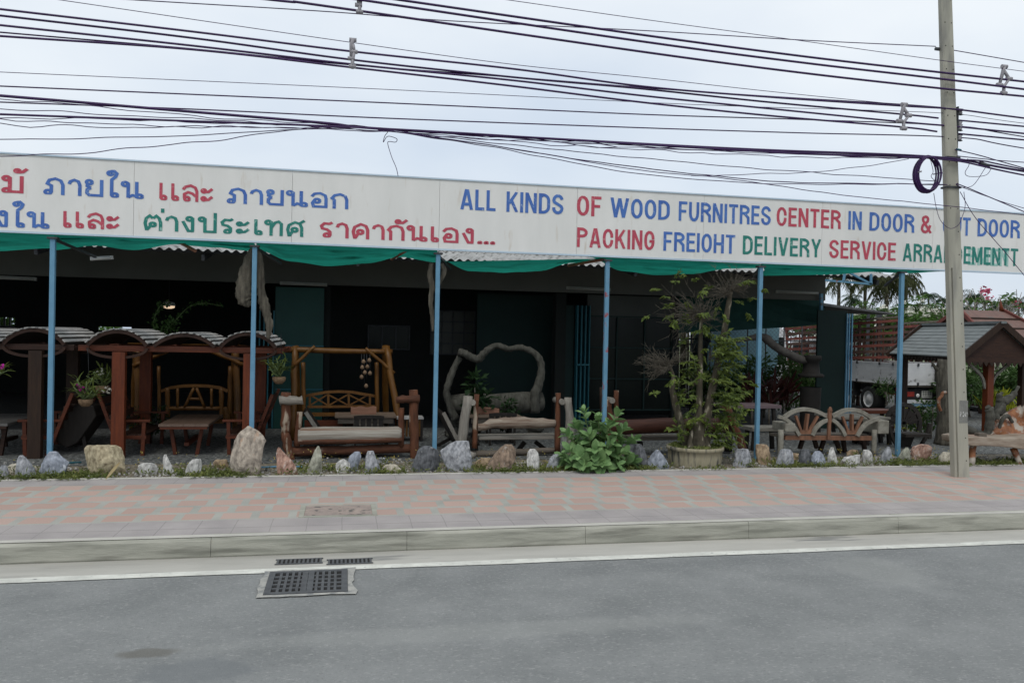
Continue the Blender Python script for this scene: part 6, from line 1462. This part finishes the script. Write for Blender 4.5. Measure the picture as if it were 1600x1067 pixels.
m_trunk = M('tree_bark', (.105, .09, .062), (.04, .035, .025), scale=4, rough=.95, stretch=(3, 3, 1), bump=.7, bscale=10, spot=(.32, .29, .22), spot_s=4, spot_t=.64)
NOFIX.update(('white_petal', 'magenta_petal', 'pink_petal'))
U = random.uniform
def rv(s=1): return Vector((U(-s, s), U(-s, s), U(-s, s)))
def bush(name, lb, c, rx, ry, h, n, L, mat, cat='bush', grp=None, stems=6, wd=.45, up=.5):
    c = Vector(c); t = thing(name, lb, cat, c, grp); b = MB(c)
    lobes = [(Vector((c.x+U(-.6, .6)*rx, c.y+U(-.6, .6)*ry, c.z+h*U(.3, .8))), U(.35, .6)) for _ in range(9)]
    for i in range(n):
        q, s = random.choice(lobes); d = rv().normalized(); p = q+Vector((d.x*rx*s, d.y*ry*s, d.z*h*.4*s))*U(.5, 1)
        p.z = max(c.z+.03, p.z); b.leaf(p, d+Vector((0, 0, up*U(-.5, 1)))+rv(.5), Vector((0, 0, 1))+rv(.6), L*U(.7, 1.25), L*wd, U(0, .5))
    b.build('leaves', mat, t); b = MB(c)
    for k in range(stems): q, s = lobes[k % 9]; b.tube([c+Vector((U(-.1, .1)*rx, U(-.1, .1)*ry, -.03)), c.lerp(q, .5)+rv(.06), q], [.022, .016, .008], 5)
    b.build('stems', m_stem, t); return t

# leafy milkweed bush on the pavement edge
def milkweed():
    c = Vector((P(935, 735, 13.05).x, 13.1, 0)); t = thing('milkweed_bush', 'big pale green broad-leaved bush growing over the pavement edge', 'bush', c); b = MB(c); s_ = MB(c)
    random.seed(12); Y = 13.1
    tips = [(912, 645, 0), (935, 655, -.1), (965, 648, .05), (900, 668, .1), (950, 668, -.25), (975, 672, 0), (885, 680, 0), (920, 682, -.35), (990, 690, .1), (955, 695, -.4), (930, 705, -.5), (890, 705, -.3), (880, 715, -.1), (905, 715, -.5), (975, 708, -.3), (985, 720, -.1), (940, 725, -.55), (912, 728, -.5), (965, 728, -.4), (895, 728, -.3), (928, 668, .2), (945, 682, .3), (905, 695, .3), (970, 695, .25), (950, 712, -.1), (920, 700, 0), (880, 726, -.1), (990, 732, -.15), (932, 736, -.5)]
    for px, py, dy in tips:
        e = P(px, py, Y+dy*.8); e.z = max(.1, e.z); f = c+Vector((U(-.12, .12), U(-.08, .12), 0)); mid = f.lerp(e, .55)+Vector((0, 0, .06*e.z))
        s_.tube(catmull([f, mid, e], 4), .011, 5); ax = (e-mid).normalized(); rot = U(0, pi)
        nl = 5
        for k in range(nl):
            p = e-ax*(.05*k+.01*k*k)+Vector((0, 0, .02)); a0 = rot+k*pi/2+U(-.2, .2); L = (.14+.038*k if k < 4 else .25)*U(.85, 1.2)*1.12
            el = 1.1-.22*k
            x = ax.cross(Vector((.3, .2, 1))).normalized(); y = ax.cross(x)
            for h in (0, pi):
                d = (x*cos(a0+h)+y*sin(a0+h))*cos(el)+ax*sin(el); b.leaf(p, d, ax+Vector((0, 0, .6))+rv(.15), L, L*.62, U(.05, .35), seg=4)
    b.build('leaves', f_bush, t); s_.build('stems', m_gstem, t)
milkweed()

# potted tree
def potted():
    random.seed(5); g = G(1086, 733); c = Vector((P(1086.5, 720, g.y+.45).x, g.y+.48, 0)); R_ = 43*mpp(1086, c.y); zt_ = P(1086, 696, c.y).z
    t0 = thing('round_planter', 'round weathered concrete planter with weeds round the tree foot', 'planter', c)
    m_p = M('stained_planter', (.38, .34, .24), (.20, .18, .12), scale=4, rough=.9, stretch=(2.5, 2.5, .5), bump=.3, spot=(.07, .07, .06), spot_s=4, spot_t=.57, spot_w=.07)
    b = MB(c); b.lathe([(R_*.93, 0), (R_*.97, zt_*.5), (R_*.97, zt_-.07), (R_*1.03, zt_-.06), (R_*1.03, zt_), (R_*.94, zt_), (R_*.93, zt_-.05), (0, zt_-.04)], c, 40); b.build('pot', m_p, t0)
    b = MB(c); b.lathe([(R_*.93, zt_-.048), (0, zt_+.02)], c, 24); b.build('earth', m_soil, t0)
    b = MB(c)
    for _ in range(900):
        a = U(0, 2*pi); r = R_*sqrt(U(.02, 1))*.98; p = c+Vector((cos(a)*r, sin(a)*r, zt_-.03)); b.leaf(p, Vector((U(-1, 1), U(-1, 1), U(.4, 1.6))), rv(), U(.03, .085), .03, .3)
    tag(b.build('pot_weeds', f_weed, t0), kind='stuff')
    Y = c.y; t = thing('potted_tree', 'gnarled multi-trunk tree with bare feathery twigs growing in the round planter', 'tree', (c.x, c.y, zt_-.05)); o = (c.x, c.y, zt_-.05)
    def Q(x, y, dy=0): return P(x, y, Y+dy)
    def tr(name, pts, rs):
        b = MB(o); k = catmull([Q(x, y, d) for x, y, d in pts], 6); n = len(k); rr = []
        for i in range(n):
            f = i/(n-1)*(len(rs)-1); j = min(int(f), len(rs)-2); rr.append((rs[j]*(1-f+j)+rs[j+1]*(f-j))*mpp(1090, Y)*.68)
        b.tube(k, rr, 10, jit=.08); b.build(name, m_trunk, t)
    tr('trunk', [(1075, 702, .02), (1068, 680, .02), (1062, 655, .05), (1055, 630, .05), (1050, 605, .05), (1052, 590, .05), (1047, 572, .02)], [13, 11, 9, 8, 7, 5, 3])
    tr('trunk', [(1088, 702, -.05), (1089, 670, -.05), (1092, 640, -.02), (1093, 600, 0), (1094, 560, 0), (1095, 520, 0), (1096, 490, 0)], [14, 11, 8.5, 7, 6, 4.5, 3.5])
    tr('trunk', [(1102, 702, 0), (1103, 670, .02), (1108, 630, .05), (1117, 590, .08), (1124, 555, .1), (1133, 510, .1), (1139, 470, .08), (1143, 450, .05)], [13, 11, 9.5, 8.5, 7.5, 7, 6, 4])
    tr('root_flare', [(1090, 706, 0), (1090, 690, 0), (1090, 672, 0), (1091, 650, 0)], [27, 24, 20, 12]); tr('root_flare', [(1080, 705, -.2), (1078, 690, -.15), (1082, 670, -.08)], [9, 6, 3]); tr('root_flare', [(1108, 705, -.18), (1104, 690, -.14), (1098, 672, -.06)], [8, 5, 3])
    # bare feathery twigs: fans swept to the left
    b = MB(o)
    def fan(x, y, n, a0, a1, L0, L1, dy=0):
        base = Q(x, y, dy); u = mpp(1090, Y)
        for i in range(n):
            a = R(U(a0, a1)); L = U(L0, L1)*u; d = Vector((cos(a), U(-.5, .5), sin(a)*.8)); pts = [base+rv(.03)]; dr = d.normalized()
            for s in range(4): dr = (dr+rv(.42)+Vector((0, 0, .03))).normalized(); pts.append(pts[-1]+dr*L/4)
            b.tube(pts, [.005, .004, .0032, .0025, .002], 3, cap=False)
            for _ in range(5):
                p = pts[random.randint(1, 4)]; d2 = (dr+rv(.9)).normalized(); b.tube([p, p+d2*L*U(.12, .32)], [.003, .002], 3, cap=False)
    fan(1047, 573, 85, 150, 205, 18, 50); fan(1047, 573, 14, 60, 130, 10, 24); fan(1050, 565, 30, 0, 60, 10, 40); fan(1095, 500, 30, -10, 40, 12, 40); fan(1140, 460, 36, 120, 200, 14, 50); fan(1144, 452, 30, -20, 40, 10, 40); fan(1108, 560, 16, 20, 60, 10, 34); fan(1092, 600, 12, 130, 180, 10, 30); fan(1096, 492, 80, 150, 208, 20, 68); fan(1096, 490, 22, 20, 130, 12, 30); fan(1143, 452, 26, 10, 170, 10, 34); fan(1145, 448, 10, 40, 80, 22, 40); fan(1095, 498, 16, 160, 215, 10, 30)
    b.build('bare_twigs', m_twig, t)
    # leaf sprays
    b = MB(o); s_ = MB(o); u = mpp(1090, Y)
    spr = []
    for _ in range(80): spr.append((U(1106, 1130), U(520, 690), U(18, 44), U(-25, 30)))
    for _ in range(16): spr.append((U(1108, 1140), U(530, 560), U(14, 34), U(-10, 50)))
    for _ in range(11): spr.append((U(1085, 1095), U(560, 680), U(14, 36), U(150, 200)))
    for _ in range(9): spr.append((U(1050, 1066), U(590, 660), U(10, 22), U(-20, 220)))
    for _ in range(12): spr.append((U(1062, 1112), U(655, 690), U(8, 20), U(-30, 210)))
    for _ in range(6): spr.append((U(1092, 1100), U(485, 520), U(8, 26), U(-60, 20)))
    spr += [(U(1040, 1180), U(435, 520), U(8, 18), U(0, 360)) for _ in range(16)]+[(U(1050, 1165), U(540, 680), U(8, 22), U(0, 360)) for _ in range(50)]
    spr += [(1150, 445, 22, 30), (1160, 440, 18, 10), (1145, 470, 12, 0), (1166, 488, 12, -40), (1030, 455, 14, 150), (1046, 440, 14, 20), (1016, 492, 10, 200), (1105, 455, 9, 90), (1080, 440, 8, 45), (1032, 612, 18, 175), (1170, 600, 14, 0), (1060, 432, 10, 30), (1190, 452, 6, 0)]
    for x, y, L, a in spr:
        p = Q(x, y, U(-.3, .2)); d = Vector((cos(R(a)), U(-.7, .3), sin(R(a)))).normalized(); L *= u; pts = [p]
        for k in range(6): d = (d+Vector((0, 0, -.06))+rv(.06)).normalized(); pts.append(pts[-1]+d*L/6)
        s_.tube(pts, .0035, 4, cap=False)
        for k in range(1, 7):
            sdv = d.cross(Vector((0, 0, 1))); sdv = sdv.normalized() if sdv.length > .01 else Vector((1, 0, 0))
            for sg in (-1, 1): b.leaf(pts[k], d*.6+sdv*sg+rv(.5), Vector((0, -.3, 1))+rv(.8), U(.065, .13), U(.038, .062), U(.1, .5))
    b.build('leaves', f_yel, t); s_.build('leaf_twigs', m_gstem, t)
potted()

# hanging orchids
def orchid(px, py, Y, lb, fl, n=26, spread=1.0):
    c = P(px, py, Y); t = thing('hanging_orchid', lb, 'orchid', c, group='orchids hanging in husk pots'); u = mpp(px, Y)
    b = MB(c); b.lathe([(0, -.09), (.06, -.085), (.11, -.03), (.12, .03), (.10, .04), (0, .03)], c, 12); b.build('husk_pot', M('coconut_husk', (.26, .17, .10), (.14, .09, .05), scale=20, bump=.6) if 'coconut_husk' not in bpy.data.materials else bpy.data.materials['coconut_husk'], t)
    b = MB(c); s_ = MB(c); f = MB(c); tips = []
    for i in range(int(n*.6)):
        d = Vector((U(-.7, 1.0), U(-.6, .6), U(.5, 1.1))).normalized(); L = U(.18, .42)*spread; p0 = c+Vector((U(-.05, .05), 0, .03)); p1 = p0+d*L*.5+rv(.03); p2 = p0+d*L; s_.tube([p0, p1, p2], [.012, .014, .008], 5); tips.append(p2)
        for k in range(5): q = p1.lerp(p2, k/4); b.leaf(q, Vector((U(-1, 1), U(-.8, .5), U(.1, .9))), Vector((0, 0, 1))+rv(.4), U(.12, .22), U(.025, .04), U(.1, .7), seg=4)
    for x, y, m in fl:
        e = P(x, y, Y-.1)
        for k in range(9): f.leaf(e+rv(.04), rv(), rv(), .05, .05, .1)
    s_.build('canes', m_gstem, t); b.build('leaves', f_orch, t)
    if fl: f.build('flowers', m_mag if fl[0][2] == 'm' else m_petal, t)
    b = MB(c); b.tube([c+Vector((.05, .02, .03)), c+Vector((.02, .02, .8)), c+Vector((0, .02, P(px, 545, Y).z-c.z))], .004, 4); b.build('wire', m_steel, t)
orchid(134, 627, 14.7, 'hanging orchid with a magenta flower beside the red gazebo post', [(124, 606, 'm'), (130, 608, 'm')], 34, 1.0)
orchid(436, 592, 14.8, 'hanging orchid without flowers left of the yellow swing', [], 24, .9)
orchid(-14, 600, 14.7, 'hanging orchid cut by the left edge, one magenta flower showing', [(1, 573, 'm')], 20)
orchid(160, 606, 15.2, 'hanging orchid with white flowers right behind the magenta one', [(157, 580, 'w'), (166, 609, 'w'), (170, 610, 'w')], 26, .9)

# plants in the shade
bush('potted_shrub', 'dark green shrub beside the yellow swing behind the red gazebo', (P(236, 640, 16.9).x, 16.9, .1), .45, .4, .75, 420, .09, f_dark, 'shrub', 'shade plants in the shop front', 5)
bush('potted_shrub', 'tall broad-leaved plant in front of the driftwood arch seat', (P(748, 640, 16.9).x, 16.9, .1), .30, .3, 1.45, 190, .19, f_dark, 'shrub', 'shade plants in the shop front', 5, .7, -.3)
bush('potted_shrub', 'small plant growing at the right of the driftwood seat', (P(797, 640, 16.9).x, 16.9, .1), .26, .25, .85, 170, .12, f_dark, 'shrub', 'shade plants in the shop front', 5, .6)
def climber():
    c = P(265, 530, 18.2); c.z = 1.6; t = thing('climbing_plant', 'thin green climber arching over the roof of the red gazebo', 'climber', c); b = MB(c); s_ = MB(c)
    for pts in (((243, 530), (240, 505), (246, 485), (255, 475), (264, 477)), ((256, 520), (275, 500), (295, 480), (320, 474), (345, 478)), ((262, 530), (262, 515), (270, 500))):
        k = catmull([P(x, y, 18.2) for x, y in pts], 8); s_.tube(k, .008, 4, cap=False)
        for p in k:
            for _ in range(3): b.leaf(p+rv(.05), rv(), rv(), U(.05, .10), .05, .2)
    for _ in range(130): p = P(U(240, 276), U(498, 528), 18.2)+rv(.08); b.leaf(p, rv(), rv(), U(.06, .11), .06, .3)
    s_.build('vines', m_gstem, t); b.build('leaves', f_mid, t)
climber()

# weeds over the verge
def weeds():
    random.seed(33); b = MB((3, 13.2, 0))
    for _ in range(2600):
        x = U(-7, 13.5); y = 12.86+abs(random.gauss(0, .36)); d = noise.noise((x*1.1, y*1.5, 5))
        if d < -.02: continue
        c = Vector((x, y, -.008)); k = random.randint(5, 13); s = U(.6, 1.25)
        for _ in range(k):
            p = c+Vector((U(-.14, .14), U(-.09, .09), U(0, .05)*s)); b.leaf(p, Vector((U(-1, 1), U(-1, .6), U(.1, 1.5))), Vector((0, 0, 1))+rv(.6), U(.03, .085)*s, U(.015, .035), .4)
    for rx, ry, rw in ROCKS:
        for _ in range(int(5+rw*15)):
            p = Vector((rx+U(-.62, .62)*rw, ry+U(-.16, .02), -.008)); s = U(.7, 1.5)
            for _ in range(5): b.leaf(p+Vector((U(-.06, .06), U(-.04, .04), U(0, .07)*s)), Vector((U(-1, 1), U(-1, .6), U(.2, 1.6))), Vector((0, 0, 1))+rv(.6), U(.03, .08)*s, U(.014, .03), .4)
    for _ in range(260):          # runners creeping on to the paving
        x = U(-7, 13); c = Vector((x, 12.80, .008))
        if noise.noise((x*.9, 3, 1)) < .12: continue
        for _ in range(5): b.leaf(c+Vector((U(-.12, .12), U(-.09, .05), U(.0, .03))), Vector((U(-1, 1), U(-1, .3), U(0, .8))), Vector((0, 0, 1))+rv(.5), U(.03, .07), .03, .3)
    tag(b.build('weeds', f_weed), 'low green weeds growing between the rocks on the verge', 'weeds', kind='stuff')
    b = MB((3, 13.2, 0))
    for _ in range(420):
        x = U(-5, 12); y = 13.1+U(0, 1.2); h = U(.04, .26)*U(.4, 1)
        for _ in range(2): b.leaf(Vector((x+U(-.02, .02), y, h)), rv(), rv(), U(.015, .03), .02, .1)
    tag(b.build('weed_flowers', FM('yellow_weed_flower', (.55, .45, .12), (.4, .3, .08), 8)), 'tiny yellow weed flowers and dry seed heads over the verge', 'weed flowers', kind='stuff')
    b = MB((3, 13.4, 0))
    for _ in range(1500):
        x = U(-7, 13); y = 12.9+abs(random.gauss(0, .7)); s = U(.008, .03); r = Matrix.Rotation(U(0, 3), 3, rv().normalized()); b.box((x, y, s*.3), (s*1.6, s*1.2, s), r)
    tag(b.build('verge_pebbles', M('pebble', (.42, .40, .37), (.2, .19, .18), scale=5)), 'scattered small stones on the verge', 'pebbles', kind='stuff')
weeds()
b = MB(P(118, 723, 13.4)); b.tube([P(88, 724, 13.35), P(100, 723.5, 13.4), P(127, 722, 13.5)], .014, 6); tag(b.build('water_hose', m_teal), 'light blue hose lying behind the blue-grey and yellow rocks', 'hose', 'pieces of light blue hose')
b = MB(P(420, 729, 13.4)); b.tube([P(405, 730, 13.4), P(430, 729, 13.42), P(472, 729, 13.45)], .014, 6); tag(b.build('water_hose', m_post), 'light blue hose lying between the tall slab and the pale green rock', 'hose', 'pieces of light blue hose')
b = MB(G(178, 742)); p = P(165, 750, 12.72); p.z = .012; b.leaf(p, P(186, 722, 12.85)-p, (0, -1, .6), .32, .05, .1, seg=4); tag(b.build('dry_leaf', FM('dry_leaf_mat', (.42, .34, .18), (.3, .22, .1), 6)), 'dry straw coloured leaf leaning on the yellow rock', 'dry leaf')

# ------------------------------------------------------------------ plants beyond the yard
def gnd(px, Y): v = P(px, 500, Y); return Vector((v.x, Y, -.02))
random.seed(8)
bush('hedge_bush', 'glossy green bush beneath the right gazebo, left of its red post', gnd(1515, 21)+Vector((0, 0, .1)), 1.0, .8, 1.75, 1500, .16, f_mid, grp='bushes behind the right gazebo', up=.2)
bush('hedge_bush', 'deep green bush right of the gazebo post behind the root bench', gnd(1572, 21.5), 1.0, .8, 1.9, 1400, .17, f_mid, grp='bushes behind the right gazebo', up=.2)
bush('hedge_bush', 'far right dark bush cut by the edge of the view', gnd(1612, 20.5), .9, .8, 1.8, 1100, .17, f_mid, grp='bushes behind the right gazebo')
bush('hedge_bush', 'low leafy bush at the foot of the tall stump', gnd(1455, 16.6), .55, .5, 1.05, 520, .12, f_mid, grp='bushes behind the right gazebo')
bush('hedge_bush', 'bushy green plant in front of the lorry side', gnd(1388, 19.8)+Vector((0, 0, .55)), .30, .3, .75, 260, .13, f_mid, grp='bushes behind the right gazebo', wd=.2, up=1)
bush('hedge_bush', 'light green bush touching the folded green door leaf', gnd(1336, 26.5), .55, .5, 2.6, 650, .12, f_frang, grp='bushes behind the right gazebo')
for x, Y, lb in ((1556, 17.6, 'bright yellow croton plant behind the root bench'), (1572, 17.8, 'taller bright yellow croton plant beside the first')):
    c = gnd(x, Y)+Vector((0, 0, .55)); t = thing('croton_plant', lb, 'plant', c-Vector((0, 0, .55)), group='yellow croton plants'); b = MB(c-Vector((0, 0, .55)))
    for _ in range(120): b.leaf(c+Vector((U(-.28, .28), U(-.2, .2), U(-.1, .35))), Vector((U(-.5, .5), U(-.5, .5), 1)), rv(), U(.18, .34), .06, .3)
    b.build('leaves', f_croton, t); b = MB(c-Vector((0, 0, .55)))
    for _ in range(6): b.tube([c+Vector((U(-.08, .08), U(-.05, .05), -.56)), c+Vector((U(-.2, .2), U(-.1, .1), .2))], .013, 5)
    b.build('stems', m_stem, t)
for x, Y, h, lb in ((1372, 17.4, .5, 'yellow leaved low plant between the dark benches'), (1388, 18, .5, 'yellow leaved low plant under the fan back chair'), (1420, 17.2, .75, 'yellow leaved plant showing through the fan back chair')):
    bush('croton_plant', lb, gnd(x, Y), .4, .3, h, 240, .13, f_croton, 'plant', 'yellow croton plants', 4)
# plants in the right bay: red cordylines and greenery behind the wire fence
for x, Y, lb in ((1205, 18.6, 'red brown cordyline in the open bay right of the fifth post'), (1228, 18.9, 'leaning red brown cordyline below the crooked branch'), (1178, 18.8, 'dark cordyline between the potted tree and the fifth post')):
    c = gnd(x, Y); t = thing('cordyline', lb, 'plant', c, group='cordylines in the right bay'); b = MB(c)
    for _ in range(42): p = c+Vector((U(-.12, .12), U(-.1, .1), U(.5, 1.0))); b.leaf(p, Vector((U(-.8, .8), U(-.6, .6), U(.5, 1.2))), rv(), U(.4, .75), .07, U(.1, .6), seg=4)
    b.build('leaves', f_ti, t); b = MB(c); b.tube([c, c+Vector((0, 0, .9))], .03, 6); b.build('stem', m_stem, t)
for i, (x, Y, h) in enumerate(((1150, 21.2, 1.8), (1195, 21.4, 1.95), (1235, 21.0, 1.95), (1262, 21.3, 2.1), (1110, 21, 1.6))):
    bush('fence_shrub', ('green shrub behind the potted tree leaves by the wire fence', 'green shrub behind the fifth post by the wire fence', 'green shrub under the crooked branch by the wire fence', 'tall yellowish shrub between the branch stump and lattice fence', 'low shrub behind the potted tree trunks by the wire fence')[i], gnd(x, Y), .8, .5, h, 1100, .14, f_mid if i != 3 else f_frang, 'shrub', 'shrubs along the wire fence')
# greenery outside the hall's back window
for i, (x, Y) in enumerate(((-12, 33), (12, 33.5), (170, 37))):
    bush('window_bush', ('bush seen in the left half of the small back window', 'bush seen in the right half of the small back window', 'bush growing outside the back wall of the hall')[i], gnd(x, Y), 1.2, .9, 3.2, 900, .22, f_frang, grp='bushes outside the back window')

# frangipani grove
def frangipani(name, seed, h, flowers, mat_f, leafy=1.0):
    random.seed(seed); t = thing(name, 'x', 'tree', (0, 0, 0)); o = (0, 0, 0); wood = MB(o); lv = MB(o); fl = MB(o)
    def grow(p, d, L, r, lev):
        e = p+d*L+rv(.05); wood.tube([p, (p+e)/2+rv(.04), e], [r, r*.85, r*.72], 6, cap=False)
        if lev == 0 or L < .2:
            if U(0, 1) < leafy:
                for k in range(13):
                    a = 2*pi*k/13*2.4; dd = Vector((cos(a), sin(a), U(-.1, .8))); lv.leaf(e+dd*.03, dd, Vector((0, 0, 1)), U(.26, .42), .10, U(.2, .7))
            if U(0, 1) < flowers:
                q = e+Vector((U(-.06, .06), U(-.06, .06), .2))
                for k in range(22): fl.leaf(q+rv(.13), rv(), rv(), .13, .11, .1)
            return
        n = random.choice((2, 2, 3)); a0 = U(0, 6.28)
        for k in range(n):
            a = a0+2*pi*k/n+U(-.3, .3); s = U(.45, .85); dd = (d+Vector((cos(a)*s, sin(a)*s, .25))).normalized(); grow(e, dd, L*U(.66, .88), r*.72, lev-1)
    for k in range(4): a = U(0, 6.28); grow(Vector((U(-.5, .5), U(-.5, .5), 0)), Vector((cos(a)*.25, sin(a)*.25, 1)).normalized(), h*.30, .055, 4)
    wood.build('branches', m_stem if leafy > .5 else M('pale_bare_branch', (.30, .27, .24), (.2, .18, .155), scale=6), t); lv.build('leaves', f_frang, t)
    if fl.v: fl.build('flowers', mat_f, t)
    return t
protos = [frangipani('frangipani_tree', 100+k, (4.3, 3.9, 4.6)[k], (.12, .17, .09)[k], m_petal) for k in range(3)]
random.seed(4)
spots = [(1296, 38), (1318, 33), (1338, 41), (1352, 35), (1372, 39), (1385, 32), (1402, 36), (1422, 33), (1440, 38), (1452, 33), (1466, 40), (1484, 35), (1510, 37), (1532, 40), (1552, 36), (1575, 34), (1596, 38), (1615, 35), (1280, 35), (1306, 44)]
wl = ['frangipani tree nearest the lean-to roof', 'frangipani tree under the middle of the lean-to roof', 'frangipani tree behind the tip of the lean-to roof', 'frangipani tree with white flowers left of the last blue post', 'frangipani tree right behind the last blue post', 'low frangipani tree just left of the last post', 'frangipani tree with white flower balls right of the last blue post', 'frangipani tree above the lattice fence corner',
      'frangipani tree midway between the last post and the pole', 'frangipani tree above the left end of the shingled gazebo', 'frangipani tree touching the left side of the pole', 'frangipani tree hidden behind the utility pole', 'frangipani tree right of the pole over the tiled roof', 'frangipani tree under the far coconut palm', 'frangipani tree left of the tiled roof finial', 'frangipani tree right of the tiled roof finial', 'frangipani tree near the right edge of the view', 'frangipani tree cut by the right edge of the view', 'frangipani tree behind the green door leaf', 'frangipani tree at the back, left of the lean-to']
used = set()
for i, ((x, Y), lb) in enumerate(zip(spots, wl)):
    k = i % 3; o = protos[k] if k not in used else copy_tree(protos[k]); used.add(k); o.location = gnd(x, Y); o.rotation_euler = (0, 0, U(0, 6.28)); s = U(.9, 1.05)*(.9 if x < 1400 else .97 if x < 1480 else .85); o.scale = (s, s, s); o['label'] = lb; o['group'] = 'frangipani trees beyond the fence'
pk = frangipani('frangipani_tree', 321, 4.9, .02, m_pinkp, .10); pk.location = gnd(1566, 29); pk['label'] = 'bare branched frangipani with pink flowers right of the pole'
# palms
def palm(name, lb, cx, cy, Y, R_, mat, lean=0, grp='palms', nf=22, droop=1.0):
    c = P(cx, cy, Y); g = gnd(cx, Y); g.x += lean; t = thing(name, lb, 'palm tree', g, grp)
    b = MB(g); k = catmull([g, g.lerp(c, .5)+Vector((-lean*.3, 0, 0)), c], 6); n = len(k); b.tube(k, [.17-.06*i/n for i in range(n)], 8, jit=.06); b.build('trunk', m_trunk, t)
    b = MB(g)
    for i in range(nf):
        a = 2*pi*i/nf*2.618+U(-.2, .2); el = U(-.45, 1.15); d = Vector((cos(a)*cos(el), sin(a)*cos(el), sin(el))); p = c.copy(); L = R_*U(.85, 1.15); seg = 11; pts = [p.copy()]
        for s in range(seg): d = (d+Vector((0, 0, -.16*droop*(1+s*.09)))).normalized(); p = p+d*L/seg; pts.append(p.copy())
        b.tube(pts, [.03*(1-s/(seg+2)) for s in range(seg+1)], 4, cap=False)
        for s in range(1, seg+1):
            dr = (pts[s]-pts[s-1]).normalized(); sd = dr.cross(Vector((0, 0, 1))); sd = sd.normalized() if sd.length > .05 else Vector((1, 0, 0))
            for f in (0, .5):
                q = pts[s-1].lerp(pts[s], f); ll = R_*.30*sin(pi*min(1, .18+s/seg*.80))
                for sg in (-1, 1): b.leaf(q, dr*.55+sd*sg*.9+Vector((0, 0, -.5*droop))+rv(.25), Vector((0, 0, 1)), ll*U(.6, 1.15), R_*.024, .35)
    b.build('crown', mat, t)
random.seed(15)
palm('palm_tree', 'shaggy near palm above the lean-to roof, leftmost of the near palms', 1311, 431, 55, 2.3, f_palm, grp='near palms', droop=1.0, nf=18)
palm('palm_tree', 'shaggy near palm in the middle, behind the blue bracket', 1352, 428, 56, 2.5, f_palm, grp='near palms', droop=1.0, nf=18)
palm('palm_tree', 'bushy near palm just left of the last blue post', 1386, 440, 52, 2.8, f_palm, grp='near palms', droop=.9, nf=24)
palm('palm_tree', 'near palm right behind the last blue post, fronds spread right', 1416, 432, 54, 2.3, f_palm, grp='near palms', droop=1.0)
palm('palm_tree', 'small far palm standing alone left of the pole', 1451, 461, 105, 2.0, f_palm2, grp='far palms')
palm('palm_tree', 'far coconut palm with full crown right of the pole', 1526, 463, 85, 2.3, f_palm2, grp='far palms', nf=26)
palm('palm_tree', 'far palm hidden low behind the pole', 1475, 468, 110, 2.2, f_palm2, grp='far palms')
palm('palm_tree', 'low far palm left of the full crowned coconut palm', 1507, 482, 95, 2.2, f_palm2, grp='far palms')
palm('palm_tree', 'far palm behind the frangipani branches at the right edge', 1592, 472, 90, 2.4, f_palm2, grp='far palms')
palm('palm_tree', 'far palm seen between the near palms and the lean-to', 1335, 468, 95, 2.4, f_palm2, grp='far palms')
palm('palm_tree', 'far palm low behind the pink frangipani', 1562, 478, 100, 2.4, f_palm2, grp='far palms')
palm('palm_tree', 'far palm between the last blue post and the lone palm', 1432, 480, 108, 2.0, f_palm2, grp='far palms')
# far tree belt that closes the horizon
def belt():
    random.seed(77); b = MB((60, 120, 0)); 
    for _ in range(5200):
        x = U(-90, 260); Y = 125+U(0, 14); h = 5.2+2.2*noise.noise((x*.06, 2, 2))+1.2*noise.noise((x*.3, 5, 1)); z = h*sqrt(U(0, 1)); p = Vector((x, Y, z))
        b.leaf(p, rv(), rv(), U(.7, 1.5), U(.5, .9), .3)
    tag(b.build('far_wood', f_palm2), 'far low belt of trees along the horizon', 'wood', kind='stuff')
belt()
